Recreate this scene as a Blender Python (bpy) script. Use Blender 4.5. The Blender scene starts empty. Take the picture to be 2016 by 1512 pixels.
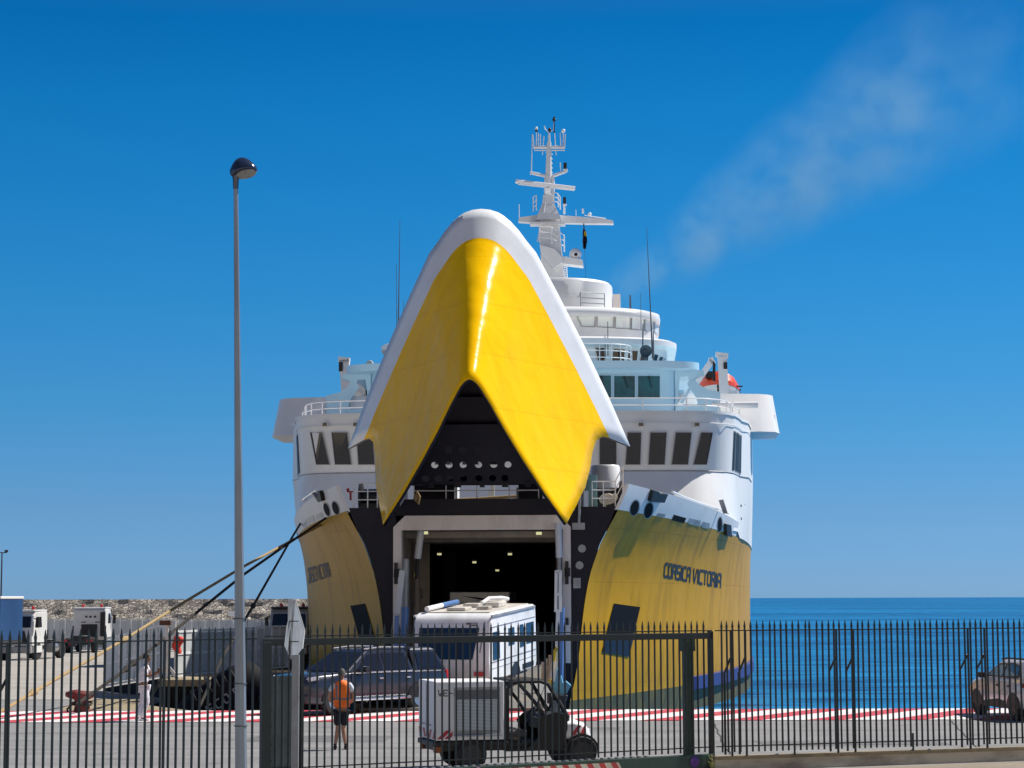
import bpy, bmesh, math, random
from mathutils import Vector, Matrix, noise as mnoise
R = math.radians
random.seed(7)
SC = bpy.context.scene
COL = SC.collection

# ---------------------------------------------------------------- camera
FPX = 4000.0                       # focal length in pixels of a 2016 px wide frame
CAM_Z = 3.2
PITCH = math.atan(422.5 / FPX)
ROLL = R(-0.17)
cam_d = bpy.data.cameras.new('camera')
cam_d.sensor_width = 36.0
cam_d.lens = 36.0 * FPX / 2016.0
cam_d.clip_start = 0.5
cam_d.clip_end = 90000.0
cam = bpy.data.objects.new('camera', cam_d)
COL.objects.link(cam)
CR = (Matrix.Rotation(R(90) + PITCH, 4, 'X') @ Matrix.Rotation(ROLL, 4, 'Z'))
cam.matrix_world = Matrix.Translation((0, 0, CAM_Z)) @ CR
SC.camera = cam
CR3 = CR.to_3x3()

# ---------------------------------------------------------------- sky, sun, exposure
SUN_EL, SUN_AZ = R(53.0), R(67.0)          # azimuth from +Y towards +X
world = bpy.data.worlds.new('World')
SC.world = world
world.use_nodes = True
wn = world.node_tree.nodes
wl = world.node_tree.links
for n in list(wn):
    wn.remove(n)
w_out = wn.new('ShaderNodeOutputWorld')
w_bg = wn.new('ShaderNodeBackground')
w_sky = wn.new('ShaderNodeTexSky')
w_sky.sky_type = 'NISHITA'
w_sky.sun_disc = False
w_sky.sun_elevation = SUN_EL
w_sky.sun_rotation = SUN_AZ
w_sky.altitude = 0.0
w_sky.air_density = 1.0
w_sky.dust_density = 0.2
w_sky.ozone_density = 3.0
w_hs = wn.new('ShaderNodeHueSaturation')
w_hs.inputs['Saturation'].default_value = 1.0
w_hs.inputs['Value'].default_value = 1.0
wl.new(w_sky.outputs['Color'], w_hs.inputs['Color'])
# clear Mediterranean air: the sky's colour by elevation, deep blue up, paler towards the sea
w_tc = wn.new('ShaderNodeTexCoord')
w_sep = wn.new('ShaderNodeSeparateXYZ')
w_cr = wn.new('ShaderNodeValToRGB')
wl.new(w_tc.outputs['Generated'], w_sep.inputs[0])
wl.new(w_sep.outputs['Z'], w_cr.inputs[0])
TINT = [(0.0, (0.33, 0.68, 1.48)), (0.02, (0.29, 0.623, 1.332)), (0.0447, (0.267, 0.582, 1.143)), (0.0943, (0.175, 0.61, 1.056)),
        (0.1433, (0.113, 0.633, 1.068)), (0.1912, (0.066, 0.632, 1.07)), (0.2377, (0.035, 0.613, 1.047)), (0.2783, (0.014, 0.537, 0.976)),
        (0.40, (0.34, 0.48, 0.70)), (1.0, (0.42, 0.44, 0.54))]
for i, (p, c) in enumerate(TINT):
    e = w_cr.color_ramp.elements[i] if i < 2 else w_cr.color_ramp.elements.new(p)
    e.position = p
    e.color = (c[0] / 1.5, c[1] / 1.5, c[2] / 1.5, 1)
w_mul = wn.new('ShaderNodeMix')
w_mul.data_type = 'RGBA'
w_mul.blend_type = 'MULTIPLY'
w_mul.inputs[0].default_value = 1.0
wl.new(w_hs.outputs['Color'], w_mul.inputs[6])
wl.new(w_cr.outputs['Color'], w_mul.inputs[7])
wl.new(w_mul.outputs[2], w_bg.inputs['Color'])
w_bg.inputs['Strength'].default_value = 0.106
wl.new(w_bg.outputs['Background'], w_out.inputs['Surface'])

sun_d = bpy.data.lights.new('sun', 'SUN')
sun_d.energy = 5.0
sun_d.angle = R(0.5)
sun_d.color = (1.0, 0.955, 0.89)
sun = bpy.data.objects.new('sun', sun_d)
COL.objects.link(sun)
SUNDIR = Vector((math.sin(SUN_AZ) * math.cos(SUN_EL), math.cos(SUN_AZ) * math.cos(SUN_EL), math.sin(SUN_EL)))
sun.rotation_euler = SUNDIR.to_track_quat('Z', 'Y').to_euler()
sun.location = SUNDIR * 100

SC.view_settings.view_transform = 'Standard'
SC.view_settings.look = 'None'
SC.view_settings.exposure = 0.35
SC.view_settings.gamma = 1.0
SC.view_settings.use_curve_mapping = False
SC.cycles.max_bounces = 6
SC.cycles.transparent_max_bounces = 8
SC.cycles.volume_step_rate = 2.0

# ---------------------------------------------------------------- helpers
def ray(px, py):
    return CR3 @ Vector(((px - 1008) / FPX, -(py - 756) / FPX, -1.0))

def at(px, py, Y):
    """world point on the view ray of a photo pixel at distance Y"""
    d = ray(px, py)
    return Vector((0, 0, CAM_Z)) + d * (Y / d.y)

def ag(px, py, z=0.0):
    """world point where the pixel's ray meets height z"""
    d = ray(px, py)
    return Vector((0, 0, CAM_Z)) + d * ((z - CAM_Z) / d.z)

def yhor(px):
    return 1178.5 - (px - 1008) * 0.003

# ship frame: u to the right, v aft, z up
SHIP_O = Vector((-1.08, 72.0, 0.0))
SHIP_A = R(-3.3)
SHIP_M = Matrix.Translation(SHIP_O) @ Matrix.Rotation(SHIP_A, 4, 'Z')
SHIP_I = SHIP_M.inverted()

def sp(px, py, v):
    """ship-frame point on the view ray of a photo pixel at station v"""
    o = SHIP_I @ Vector((0, 0, CAM_Z))
    d = SHIP_I.to_3x3() @ ray(px, py)
    return o + d * ((v - o.y) / d.y)

def tag(o, label=None, cat=None, group=None, kind=None):
    if label: o['label'] = label
    if cat: o['category'] = cat
    if group: o['group'] = group
    if kind: o['kind'] = kind
    return o

def thing(name, label, cat, M=None, group=None):
    o = bpy.data.objects.new(name, None)
    COL.objects.link(o)
    o.empty_display_size = 0.2
    if M is not None:
        o.matrix_world = M
    return tag(o, label, cat, group)

def TR(x, y, z=0.0, rz=0.0):
    return Matrix.Translation((x, y, z)) @ Matrix.Rotation(rz, 4, 'Z')

class MB:
    def __init__(s):
        s.v, s.f, s.m = [], [], []
    def add(s, vs, fs, mi=0, M=None):
        b = len(s.v)
        for p in vs:
            p = Vector(p)
            s.v.append(M @ p if M is not None else p)
        for f in fs:
            s.f.append([b + i for i in f])
            s.m.append(mi)
        return s
    def box(s, c, d, mi=0, M=None, rz=0.0, taper=(1, 1)):
        x, y, z = d[0] / 2, d[1] / 2, d[2] / 2
        tx, ty = taper
        vs = [(-x, -y, -z), (x, -y, -z), (x, y, -z), (-x, y, -z), (-x * tx, -y * ty, z), (x * tx, -y * ty, z), (x * tx, y * ty, z), (-x * tx, y * ty, z)]
        L = Matrix.Translation(c) @ Matrix.Rotation(rz, 4, 'Z')
        if M is not None: L = M @ L
        return s.add(vs, [(0, 3, 2, 1), (4, 5, 6, 7), (0, 1, 5, 4), (1, 2, 6, 5), (2, 3, 7, 6), (3, 0, 4, 7)], mi, L)
    def prism(s, pts, vec, mi=0, M=None, side=None):
        n = len(pts)
        pts = [Vector(p) for p in pts]
        vec = Vector(vec)
        nrm = Vector((0, 0, 0))
        for i in range(n):
            a, b = pts[i] - pts[0], pts[(i + 1) % n] - pts[0]
            nrm += a.cross(b)
        if nrm.dot(vec) > 0:
            pts = pts[::-1]
        vs = pts + [p + vec for p in pts]
        s.add(vs, [list(range(n)), list(range(2 * n - 1, n - 1, -1))], mi, M)
        return s.add(vs, [(i, i + n, (i + 1) % n + n, (i + 1) % n) for i in range(n)], mi if side is None else side, M)
    def tube(s, pts, r, n=8, mi=0, caps=True, M=None):
        pts = [Vector(p) for p in pts]
        k = len(pts)
        rr = r if isinstance(r, (list, tuple)) else [r] * k
        rings, prev = [], None
        for i, p in enumerate(pts):
            t = (pts[min(i + 1, k - 1)] - pts[max(i - 1, 0)]).normalized()
            if prev is None:
                ref = Vector((0, 0, 1)) if abs(t.z) < 0.9 else Vector((1, 0, 0))
                a = t.cross(ref).normalized()
            else:
                a = (prev - t * prev.dot(t)).normalized()
            prev = a
            c = t.cross(a)
            rings.append([p + (a * math.cos(2 * math.pi * j / n) + c * math.sin(2 * math.pi * j / n)) * rr[i] for j in range(n)])
        return s.loft(rings, mi=mi, cap0=caps, cap1=caps, M=M)
    def loft(s, rings, mi=0, close=True, cap0=False, cap1=False, M=None, flip=False):
        n = len(rings[0])
        vs = [p for r_ in rings for p in r_]
        fs = []
        for i in range(len(rings) - 1):
            for j in range(n if close else n - 1):
                q = (i * n + j, i * n + (j + 1) % n, (i + 1) * n + (j + 1) % n, (i + 1) * n + j)
                fs.append(q[::-1] if flip else q)
        if cap0: fs.append(list(range(n))[::-1] if not flip else list(range(n)))
        if cap1:
            l = list(range((len(rings) - 1) * n, len(rings) * n))
            fs.append(l if not flip else l[::-1])
        return s.add(vs, fs, mi, M)
    def lathe(s, prof, n=16, mi=0, M=None):
        rings = [[(r_ * math.cos(2 * math.pi * j / n), r_ * math.sin(2 * math.pi * j / n), z) for j in range(n)] for r_, z in prof]
        return s.loft(rings, mi, True, True, True, M)
    def ball(s, c, r, n=12, k=8, mi=0, M=None):
        rx, ry, rz = r if isinstance(r, (tuple, list)) else (r, r, r)
        prof = [(max(math.sin(math.pi * i / k), 0.02), -math.cos(math.pi * i / k)) for i in range(k + 1)]
        L = Matrix.Translation(c) @ Matrix.Diagonal((rx, ry, rz, 1))
        return s.lathe(prof, n, mi, M @ L if M is not None else L)
    def build(s, name, mats, parent=None, smooth=35, bevel=0.0, seg=2, weld=False, recalc=True):
        me = bpy.data.meshes.new(name)
        me.from_pydata([tuple(p) for p in s.v], [], s.f)
        mats = mats if isinstance(mats, (list, tuple)) else [mats]
        for m in mats:
            me.materials.append(m)
        me.polygons.foreach_set('material_index', s.m)
        if weld or recalc:
            bm = bmesh.new()
            bm.from_mesh(me)
            if weld:
                bmesh.ops.remove_doubles(bm, verts=bm.verts, dist=0.0005)
            if recalc:
                bmesh.ops.recalc_face_normals(bm, faces=bm.faces)
            bm.to_mesh(me)
            bm.free()
        if smooth:
            me.shade_smooth()
            me.set_sharp_from_angle(angle=R(smooth))
        me.update()
        o = bpy.data.objects.new(name, me)
        COL.objects.link(o)
        if parent is not None:
            o.parent = parent
        if bevel:
            b = o.modifiers.new('bevel', 'BEVEL')
            b.width = bevel
            b.segments = seg
            b.limit_method = 'ANGLE'
            b.angle_limit = R(40)
        return o

def copy_tree(o, parent=None, depth=0):
    c = o.copy()
    COL.objects.link(c)
    if parent is not None:
        c.parent = parent
        c.matrix_parent_inverse = o.matrix_parent_inverse.copy()
    for ch in list(o.children):
        copy_tree(ch, c, depth + 1)
    return c

# ---------------------------------------------------------------- materials
MATS = {}
def mat(name, col, rough=0.5, metal=0.0, col2=None, scale=3.0, amt=1.0, stretch=(1, 1, 1), bump=0.0, bscale=None, spec=0.5, emit=None, estr=1.0, coat=0.0, lo=0.4, hi=0.7, detail=5.0, bstretch=None, alpha=1.0, trans=0.0, ior=None):
    m = bpy.data.materials.new(name)
    m.use_nodes = True
    nt = m.node_tree
    b = nt.nodes['Principled BSDF']
    b.inputs['Base Color'].default_value = (*col, 1)
    b.inputs['Roughness'].default_value = rough
    b.inputs['Metallic'].default_value = metal
    b.inputs['Specular IOR Level'].default_value = spec
    if coat:
        b.inputs['Coat Weight'].default_value = coat
        b.inputs['Coat Roughness'].default_value = 0.08
    if ior: b.inputs['IOR'].default_value = ior
    if alpha < 1: b.inputs['Alpha'].default_value = alpha
    if trans: b.inputs['Transmission Weight'].default_value = trans
    if emit:
        b.inputs['Emission Color'].default_value = (*emit, 1)
        b.inputs['Emission Strength'].default_value = estr
    tc = nt.nodes.new('ShaderNodeTexCoord')
    if col2 is not None:
        mp = nt.nodes.new('ShaderNodeMapping')
        mp.inputs['Scale'].default_value = stretch
        nz = nt.nodes.new('ShaderNodeTexNoise')
        nz.inputs['Scale'].default_value = scale
        nz.inputs['Detail'].default_value = detail
        nz.inputs['Roughness'].default_value = 0.6
        mr = nt.nodes.new('ShaderNodeMapRange')
        mr.inputs['From Min'].default_value = lo
        mr.inputs['From Max'].default_value = hi
        mr.inputs['To Max'].default_value = amt
        mx = nt.nodes.new('ShaderNodeMix')
        mx.data_type = 'RGBA'
        mx.inputs[6].default_value = (*col, 1)
        mx.inputs[7].default_value = (*col2, 1)
        nt.links.new(tc.outputs['Object'], mp.inputs['Vector'])
        nt.links.new(mp.outputs['Vector'], nz.inputs['Vector'])
        nt.links.new(nz.outputs['Fac'], mr.inputs['Value'])
        nt.links.new(mr.outputs['Result'], mx.inputs[0])
        nt.links.new(mx.outputs[2], b.inputs['Base Color'])
    if bump:
        mp2 = nt.nodes.new('ShaderNodeMapping')
        mp2.inputs['Scale'].default_value = bstretch or (1, 1, 1)
        n2 = nt.nodes.new('ShaderNodeTexNoise')
        n2.inputs['Scale'].default_value = bscale or scale * 4
        n2.inputs['Detail'].default_value = 4.0
        bp = nt.nodes.new('ShaderNodeBump')
        bp.inputs['Strength'].default_value = 1.0
        bp.inputs['Distance'].default_value = bump
        nt.links.new(tc.outputs['Object'], mp2.inputs['Vector'])
        nt.links.new(mp2.outputs['Vector'], n2.inputs['Vector'])
        nt.links.new(n2.outputs['Fac'], bp.inputs['Height'])
        nt.links.new(bp.outputs['Normal'], b.inputs['Normal'])
    MATS[name] = m
    return m

def node_of(m, t):
    return [n for n in m.node_tree.nodes if n.bl_idname == t][0]

WHITE = mat('white_paint', (0.78, 0.79, 0.79), 0.4, col2=(0.66, 0.64, 0.6), scale=0.7, stretch=(1, 1, 0.3), amt=0.6, bump=0.004, bscale=0.8)
WHITEC = mat('clean_white', (0.8, 0.8, 0.8), 0.35)
OFFWH = mat('cream_paint', (0.80, 0.72, 0.66), 0.5, col2=(0.4, 0.3, 0.22), scale=1.5, amt=0.5, stretch=(1, 1, 0.3), lo=0.5, hi=0.8)
NAVY = mat('navy_paint', (0.006, 0.006, 0.016), 0.5, spec=0.3, col2=(0.014, 0.012, 0.022), scale=1.2, bump=0.006, bscale=1.5)
NAVYB = mat('navy_blue', (0.02, 0.03, 0.16), 0.5)
GLASSD = mat('dark_glass', (0.012, 0.013, 0.018), 0.04, spec=0.8)
TEALG = mat('teal_reflect_glass', (0.004, 0.11, 0.15), 0.08, spec=0.35, col2=(0.002, 0.03, 0.05), scale=1.2)  # teal of the window reflection put into the base colour
DARKW = mat('dark_window', (0.01, 0.01, 0.014), 0.35, spec=0.2)
PALEG = mat('pale_window', (0.84, 0.88, 0.84), 0.2, col2=(0.74, 0.8, 0.78), scale=0.8)
GREYM = mat('grey_steel', (0.38, 0.39, 0.4), 0.45, metal=0.3, col2=(0.25, 0.25, 0.25), scale=2)
DGREY = mat('dark_grey', (0.05, 0.05, 0.055), 0.55)
BLACK = mat('black', (0.012, 0.012, 0.014), 0.5)
RUBBER = mat('black_rubber', (0.005, 0.005, 0.007), 0.8, spec=.25, col2=(0.011, 0.011, 0.013), scale=4)
RED = mat('red_paint', (0.5, 0.03, 0.03), 0.45)
ORRED = mat('orange_red', (0.75, 0.07, 0.02), 0.4, col2=(0.55, 0.05, 0.02), scale=3)
TAN = mat('rope_tan', (0.42, 0.30, 0.14), 0.85, col2=(0.25, 0.17, 0.08), scale=30, bump=0.01, bscale=40)
DROPE = mat('rope_dark', (0.018, 0.015, 0.012), 0.9, col2=(0.04, 0.032, 0.024), scale=30, bump=0.01, bscale=40)
LBLUE = mat('light_blue_paint', (0.16, 0.46, 0.68), 0.5, col2=(0.1, 0.3, 0.45), scale=6)
PBLUE = mat('ram_blue', (0.12, 0.24, 0.52), 0.35)
YELLOW = mat('bright_yellow', (0.75, 0.5, 0.0), 0.5, col2=(0.4, 0.28, 0.05), scale=8, lo=0.5)
LAMPG = mat('lamp_glow', (0.8, 0.8, 0.5), 0.4, emit=(1.0, 0.95, 0.5), estr=0.42)
GREENP = mat('fence_green', (0.004, 0.010, 0.010), 0.45, col2=(0.012, 0.02, 0.018), scale=6, lo=0.5, hi=0.75)
TYRE = mat('tyre', (0.02, 0.02, 0.021), 0.8)
ALLOY = mat('alloy', (0.42, 0.43, 0.45), 0.3, metal=0.8)
# ================================================================ SETTING
def ground_mat(name, col, col2, streak=0.3, bump=0.004, crack=False):
    m = mat(name, col, 0.85, col2=col2, scale=0.35, lo=0.35, hi=0.72, bump=bump, bscale=22.0, detail=8)
    nt = m.node_tree
    b = nt.nodes['Principled BSDF']
    mx = node_of(m, 'ShaderNodeMix')
    tc = node_of(m, 'ShaderNodeTexCoord')
    # fine aggregate grain and long drawn-out wear streaks
    g = nt.nodes.new('ShaderNodeTexNoise'); g.inputs['Scale'].default_value = 9.0; g.inputs['Detail'].default_value = 9.0
    nt.links.new(tc.outputs['Object'], g.inputs['Vector'])
    mp = nt.nodes.new('ShaderNodeMapping'); mp.inputs['Scale'].default_value = (0.12, 1.1, 1)
    nt.links.new(tc.outputs['Object'], mp.inputs['Vector'])
    s = nt.nodes.new('ShaderNodeTexNoise'); s.inputs['Scale'].default_value = 1.0; s.inputs['Detail'].default_value = 6.0
    nt.links.new(mp.outputs['Vector'], s.inputs['Vector'])
    ad = nt.nodes.new('ShaderNodeMath'); ad.operation = 'ADD'
    nt.links.new(g.outputs['Fac'], ad.inputs[0]); nt.links.new(s.outputs['Fac'], ad.inputs[1])
    mr = nt.nodes.new('ShaderNodeMapRange'); mr.inputs['From Min'].default_value = 0.7; mr.inputs['From Max'].default_value = 1.3
    mr.inputs['To Min'].default_value = 1 - streak; mr.inputs['To Max'].default_value = 1 + streak
    nt.links.new(ad.outputs[0], mr.inputs['Value'])
    mu = nt.nodes.new('ShaderNodeVectorMath'); mu.operation = 'SCALE'
    nt.links.new(mx.outputs[2], mu.inputs[0]); nt.links.new(mr.outputs['Result'], mu.inputs['Scale'])
    st = nt.nodes.new('ShaderNodeTexNoise'); st.inputs['Scale'].default_value = 0.9; st.inputs['Detail'].default_value = 3
    nt.links.new(tc.outputs['Object'], st.inputs['Vector'])
    sr = nt.nodes.new('ShaderNodeMapRange'); sr.inputs['From Min'].default_value = 0.60; sr.inputs['From Max'].default_value = 0.72
    sr.inputs['To Min'].default_value = 1.0; sr.inputs['To Max'].default_value = 0.72
    nt.links.new(st.outputs['Fac'], sr.inputs['Value'])
    m2 = nt.nodes.new('ShaderNodeVectorMath'); m2.operation = 'SCALE'
    nt.links.new(mu.outputs[0], m2.inputs[0]); nt.links.new(sr.outputs['Result'], m2.inputs['Scale'])
    nt.links.new(m2.outputs[0], b.inputs['Base Color'])
    return m

ASPH = ground_mat('asphalt', (0.185, 0.182, 0.178), (0.235, 0.23, 0.222), 0.2)
CONC = ground_mat('concrete', (0.36, 0.335, 0.30), (0.28, 0.26, 0.23), 0.2)
SANDC = ground_mat('sandy_concrete', (0.30, 0.245, 0.15), (0.23, 0.185, 0.115), 0.25)
PAVE = ground_mat('pavement_sandy', (0.25, 0.205, 0.155), (0.2, 0.165, 0.125), 0.22)

# --- quay (ground): one slab with its vertical edge over the water
EDGE = [(-9.3, 59.5), (-11.0, 62.4), (-11.4, 72), (-12.4, 90), (-11.3, 106), (-11.3, 330)]
def slab(name, pts, z, depth, m):
    g = MB()
    g.prism([(x, y, z) for x, y in pts], (0, 0, -depth))
    return tag(g.build(name, m, smooth=0), kind='structure')
quay_pts = [(-900, -80), (900, -80), (900, 59.5)] + EDGE + [(-900, 330)]
slab('quay', quay_pts, 0.0, 4.0, ASPH)

def sheet(name, polys, z, mats, kind='structure'):
    g = MB()
    for pts, mi in polys:
        g.add([(x, y, z) for x, y in pts], [list(range(len(pts)))], mi)
    o = g.build(name, mats, smooth=0)
    for p in o.data.polygons:
        if p.normal.z < 0: p.flip()
    return tag(o, kind=kind)

# far yard is paler concrete, and the apron corner by the bollard is sandy
sheet('yard_ground', [([(-120, 66.5), (-11.3, 66.5), (-11.5, 72), (-12.5, 90), (-11.4, 106), (-11.4, 260), (-120, 260)], 0)], 0.004, [CONC])
sheet('apron_ground', [([ag(118, 1399)[:2], (-9.42, 59.42), (-11.08, 62.4), (-11.25, 66.0), ag(150, 1376)[:2]], 0)], 0.008, [SANDC])
sheet('pavement', [([(3.2, 30), (30, 30), (30, 47.3), (10.2, 40.3), (3.85, 38.05)], 0)], 0.006, [PAVE])

# --- tar patches, joints and a drain in the quay surface
PATCH = ground_mat('patch_asphalt', (0.13, 0.128, 0.126), (0.16, 0.157, 0.153), 0.2)
TAR = mat('tar_joint', (0.03, 0.03, 0.03), 0.7, col2=(0.09, 0.088, 0.085), scale=3, lo=.45, hi=.6)
def wob(a, b, w, n=24):
    a, b = Vector(a), Vector(b)
    d = (b - a).normalized(); nn = Vector((-d.y, d.x))
    L_, R_ = [], []
    for i in range(n + 1):
        p = a.lerp(b, i / n) + nn * .06 * mnoise.noise((a.x + i * .4, a.y, 3.3))
        k = w * (.6 + .5 * abs(mnoise.noise((i * .7, a.y, a.x))))
        L_.append(p + nn * k); R_.append(p - nn * k)
    return [tuple(p) for p in L_] + [tuple(p) for p in R_[::-1]]
sheet('surface_patches', [([(-6.2, 46.5), (-2.9, 46.3), (-2.8, 48.3), (-6.0, 48.5)], 0), ([(5.5, 44.8), (9.6, 45.0), (9.5, 46.4), (5.4, 46.2)], 0), ([(-1.0, 50.5), (2.6, 50.4), (2.7, 51.3), (-1.1, 51.4)], 0)], 0.005, [PATCH])
sheet('surface_joints', [(wob((-16, 49.6), (18, 49.9), .03, 60), 0), (wob((-14, 44.2), (16, 44.6), .025, 60), 0), (wob((-4.4, 37), (-5.6, 53.5), .025), 0), (wob((4.3, 40), (5.2, 53.5), .025), 0), (wob((9.6, 42), (11.4, 53.5), .02), 0)], 0.009, [TAR])

# --- red and white danger stripes painted along the quay edge
def paint(name, col, col2):
    return mat(name, col, 0.7, col2=col2, scale=2.2, lo=0.5, hi=0.8, amt=0.85, detail=9, bump=0.002, bscale=20)
PW = paint('marking_white', (0.68, 0.66, 0.64), (0.36, 0.33, 0.32))
PR = paint('marking_red', (0.46, 0.035, 0.055), (0.42, 0.20, 0.20))
polys = []
per, wid, sl = 2.17, 1.15, 3.3
Y0, Y1 = 53.9, 59.3
k = -40
while k < 26:
    x = k * per
    for a, b, mi in ((0, wid, 0), (wid, per, 1)):
        polys.append(([(x + a, Y0), (x + b, Y0), (x + b + sl, Y1), (x + a + sl, Y1)], mi))
    k += 1
sheet('quay_markings', polys, 0.014, [PW, PR])

# --- sea
def sea_mat():
    m = bpy.data.materials.new('sea_water'); m.use_nodes = True
    nt = m.node_tree; b = nt.nodes['Principled BSDF']
    b.inputs['Roughness'].default_value = 0.34
    b.inputs['IOR'].default_value = 1.33
    b.inputs['Specular IOR Level'].default_value = 0.36
    tc = nt.nodes.new('ShaderNodeTexCoord')
    h = None
    for sc, st, w in ((0.9, (0.35, 1, 1), 0.5), (0.22, (0.4, 1, 1), 0.9), (0.03, (0.35, 1, 1), 6.0)):
        mp = nt.nodes.new('ShaderNodeMapping'); mp.inputs['Scale'].default_value = st
        nt.links.new(tc.outputs['Object'], mp.inputs['Vector'])
        n = nt.nodes.new('ShaderNodeTexNoise'); n.inputs['Scale'].default_value = sc; n.inputs['Detail'].default_value = 4.0
        nt.links.new(mp.outputs['Vector'], n.inputs['Vector'])
        mu = nt.nodes.new('ShaderNodeMath'); mu.operation = 'MULTIPLY'; mu.inputs[1].default_value = w
        nt.links.new(n.outputs['Fac'], mu.inputs[0])
        if h is None: h = mu
        else:
            a = nt.nodes.new('ShaderNodeMath'); a.operation = 'ADD'
            nt.links.new(h.outputs[0], a.inputs[0]); nt.links.new(mu.outputs[0], a.inputs[1]); h = a
    bp = nt.nodes.new('ShaderNodeBump'); bp.inputs['Distance'].default_value = 1.0; bp.inputs['Strength'].default_value = 0.75
    nt.links.new(h.outputs[0], bp.inputs['Height'])
    nt.links.new(bp.outputs['Normal'], b.inputs['Normal'])
    # water body: broad darker and lighter swathes (wind lanes, depth)
    mp = nt.nodes.new('ShaderNodeMapping'); mp.inputs['Scale'].default_value = (0.25, 1, 1)
    nt.links.new(tc.outputs['Object'], mp.inputs['Vector'])
    n1 = nt.nodes.new('ShaderNodeTexNoise'); n1.inputs['Scale'].default_value = 0.02; n1.inputs['Detail'].default_value = 7.0
    nt.links.new(mp.outputs['Vector'], n1.inputs['Vector'])
    mp3 = nt.nodes.new('ShaderNodeMapping'); mp3.inputs['Scale'].default_value = (0.3, 1, 1)
    nt.links.new(tc.outputs['Object'], mp3.inputs['Vector'])
    n3 = nt.nodes.new('ShaderNodeTexNoise'); n3.inputs['Scale'].default_value = 0.55; n3.inputs['Detail'].default_value = 5.0
    nt.links.new(mp3.outputs['Vector'], n3.inputs['Vector'])
    ad = nt.nodes.new('ShaderNodeMath'); ad.operation = 'MULTIPLY_ADD'; ad.inputs[1].default_value = 1.3
    nt.links.new(n3.outputs['Fac'], ad.inputs[0]); nt.links.new(n1.outputs['Fac'], ad.inputs[2])
    mr = nt.nodes.new('ShaderNodeMapRange'); mr.inputs['From Min'].default_value = 0.95; mr.inputs['From Max'].default_value = 1.35
    nt.links.new(ad.outputs[0], mr.inputs['Value'])
    cr = nt.nodes.new('ShaderNodeMix'); cr.data_type = 'RGBA'
    cr.inputs[6].default_value = (0.001, 0.038, 0.13, 1); cr.inputs[7].default_value = (0.014, 0.20, 0.42, 1)
    nt.links.new(mr.outputs['Result'], cr.inputs[0])
    nt.links.new(cr.outputs[2], b.inputs['Base Color'])
    return m
SEAM = sea_mat()
g = MB()
ys = [40, 120, 260, 520, 1200, 3000, 8000, 20000, 60000]
for i in range(len(ys) - 1):
    w0, w1 = 300 + ys[i] * 0.6, 300 + ys[i + 1] * 0.6
    g.add([(-w0, ys[i], -1.5), (w0, ys[i], -1.5), (w1, ys[i + 1], -1.5), (-w1, ys[i + 1], -1.5)], [(0, 1, 2, 3)])
tag(g.build('sea', SEAM, smooth=0), kind='structure')

# --- stone breakwater wall behind the truck yard
def stone_mat():
    m = bpy.data.materials.new('rough_stone'); m.use_nodes = True
    nt = m.node_tree; b = nt.nodes['Principled BSDF']; b.inputs['Roughness'].default_value = 0.9
    tc = nt.nodes.new('ShaderNodeTexCoord')
    nz = nt.nodes.new('ShaderNodeTexNoise'); nz.inputs['Scale'].default_value = 1.1; nz.inputs['Detail'].default_value = 3
    mxv = nt.nodes.new('ShaderNodeMix'); mxv.data_type = 'VECTOR'; mxv.inputs[0].default_value = 0.25
    nt.links.new(tc.outputs['Object'], nz.inputs['Vector'])
    nt.links.new(tc.outputs['Object'], mxv.inputs[4]); nt.links.new(nz.outputs['Color'], mxv.inputs[5])
    mp = nt.nodes.new('ShaderNodeMapping'); mp.inputs['Scale'].default_value = (3.4, 2.0, 6.0)
    nt.links.new(mxv.outputs[1], mp.inputs['Vector'])
    v1 = nt.nodes.new('ShaderNodeTexVoronoi'); v1.inputs['Scale'].default_value = 1.0
    v2 = nt.nodes.new('ShaderNodeTexVoronoi'); v2.inputs['Scale'].default_value = 1.0; v2.feature = 'DISTANCE_TO_EDGE'
    nt.links.new(mp.outputs['Vector'], v1.inputs['Vector']); nt.links.new(mp.outputs['Vector'], v2.inputs['Vector'])
    sx = nt.nodes.new('ShaderNodeSeparateColor'); nt.links.new(v1.outputs['Color'], sx.inputs[0])
    cr = nt.nodes.new('ShaderNodeValToRGB')
    e = cr.color_ramp.elements
    e[0].position = 0; e[0].color = (0.30, 0.265, 0.225, 1); e[1].position = 1; e[1].color = (0.62, 0.55, 0.46, 1)
    for p, c in ((0.35, (0.36, 0.315, 0.265, 1)), (0.7, (0.46, 0.41, 0.34, 1))):
        q = cr.color_ramp.elements.new(p); q.color = c
    nt.links.new(sx.outputs[0], cr.inputs[0])
    mr = nt.nodes.new('ShaderNodeMapRange'); mr.inputs['From Max'].default_value = 0.14; mr.inputs['To Min'].default_value = 0.62
    nt.links.new(v2.outputs['Distance'], mr.inputs['Value'])
    sc = nt.nodes.new('ShaderNodeVectorMath'); sc.operation = 'SCALE'
    nt.links.new(cr.outputs[0], sc.inputs[0]); nt.links.new(mr.outputs['Result'], sc.inputs['Scale'])
    nt.links.new(sc.outputs[0], b.inputs['Base Color'])
    bp = nt.nodes.new('ShaderNodeBump'); bp.inputs['Distance'].default_value = 0.25
    nt.links.new(mr.outputs['Result'], bp.inputs['Height']); nt.links.new(bp.outputs['Normal'], b.inputs['Normal'])
    return m
STONE = stone_mat()
root = thing('breakwater_wall', 'long wall of rough grey stones behind the truck yard', 'wall', TR(-42, 205))
g = MB()
nx, nz_ = 150, 9
vs, fs = [], []
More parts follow.
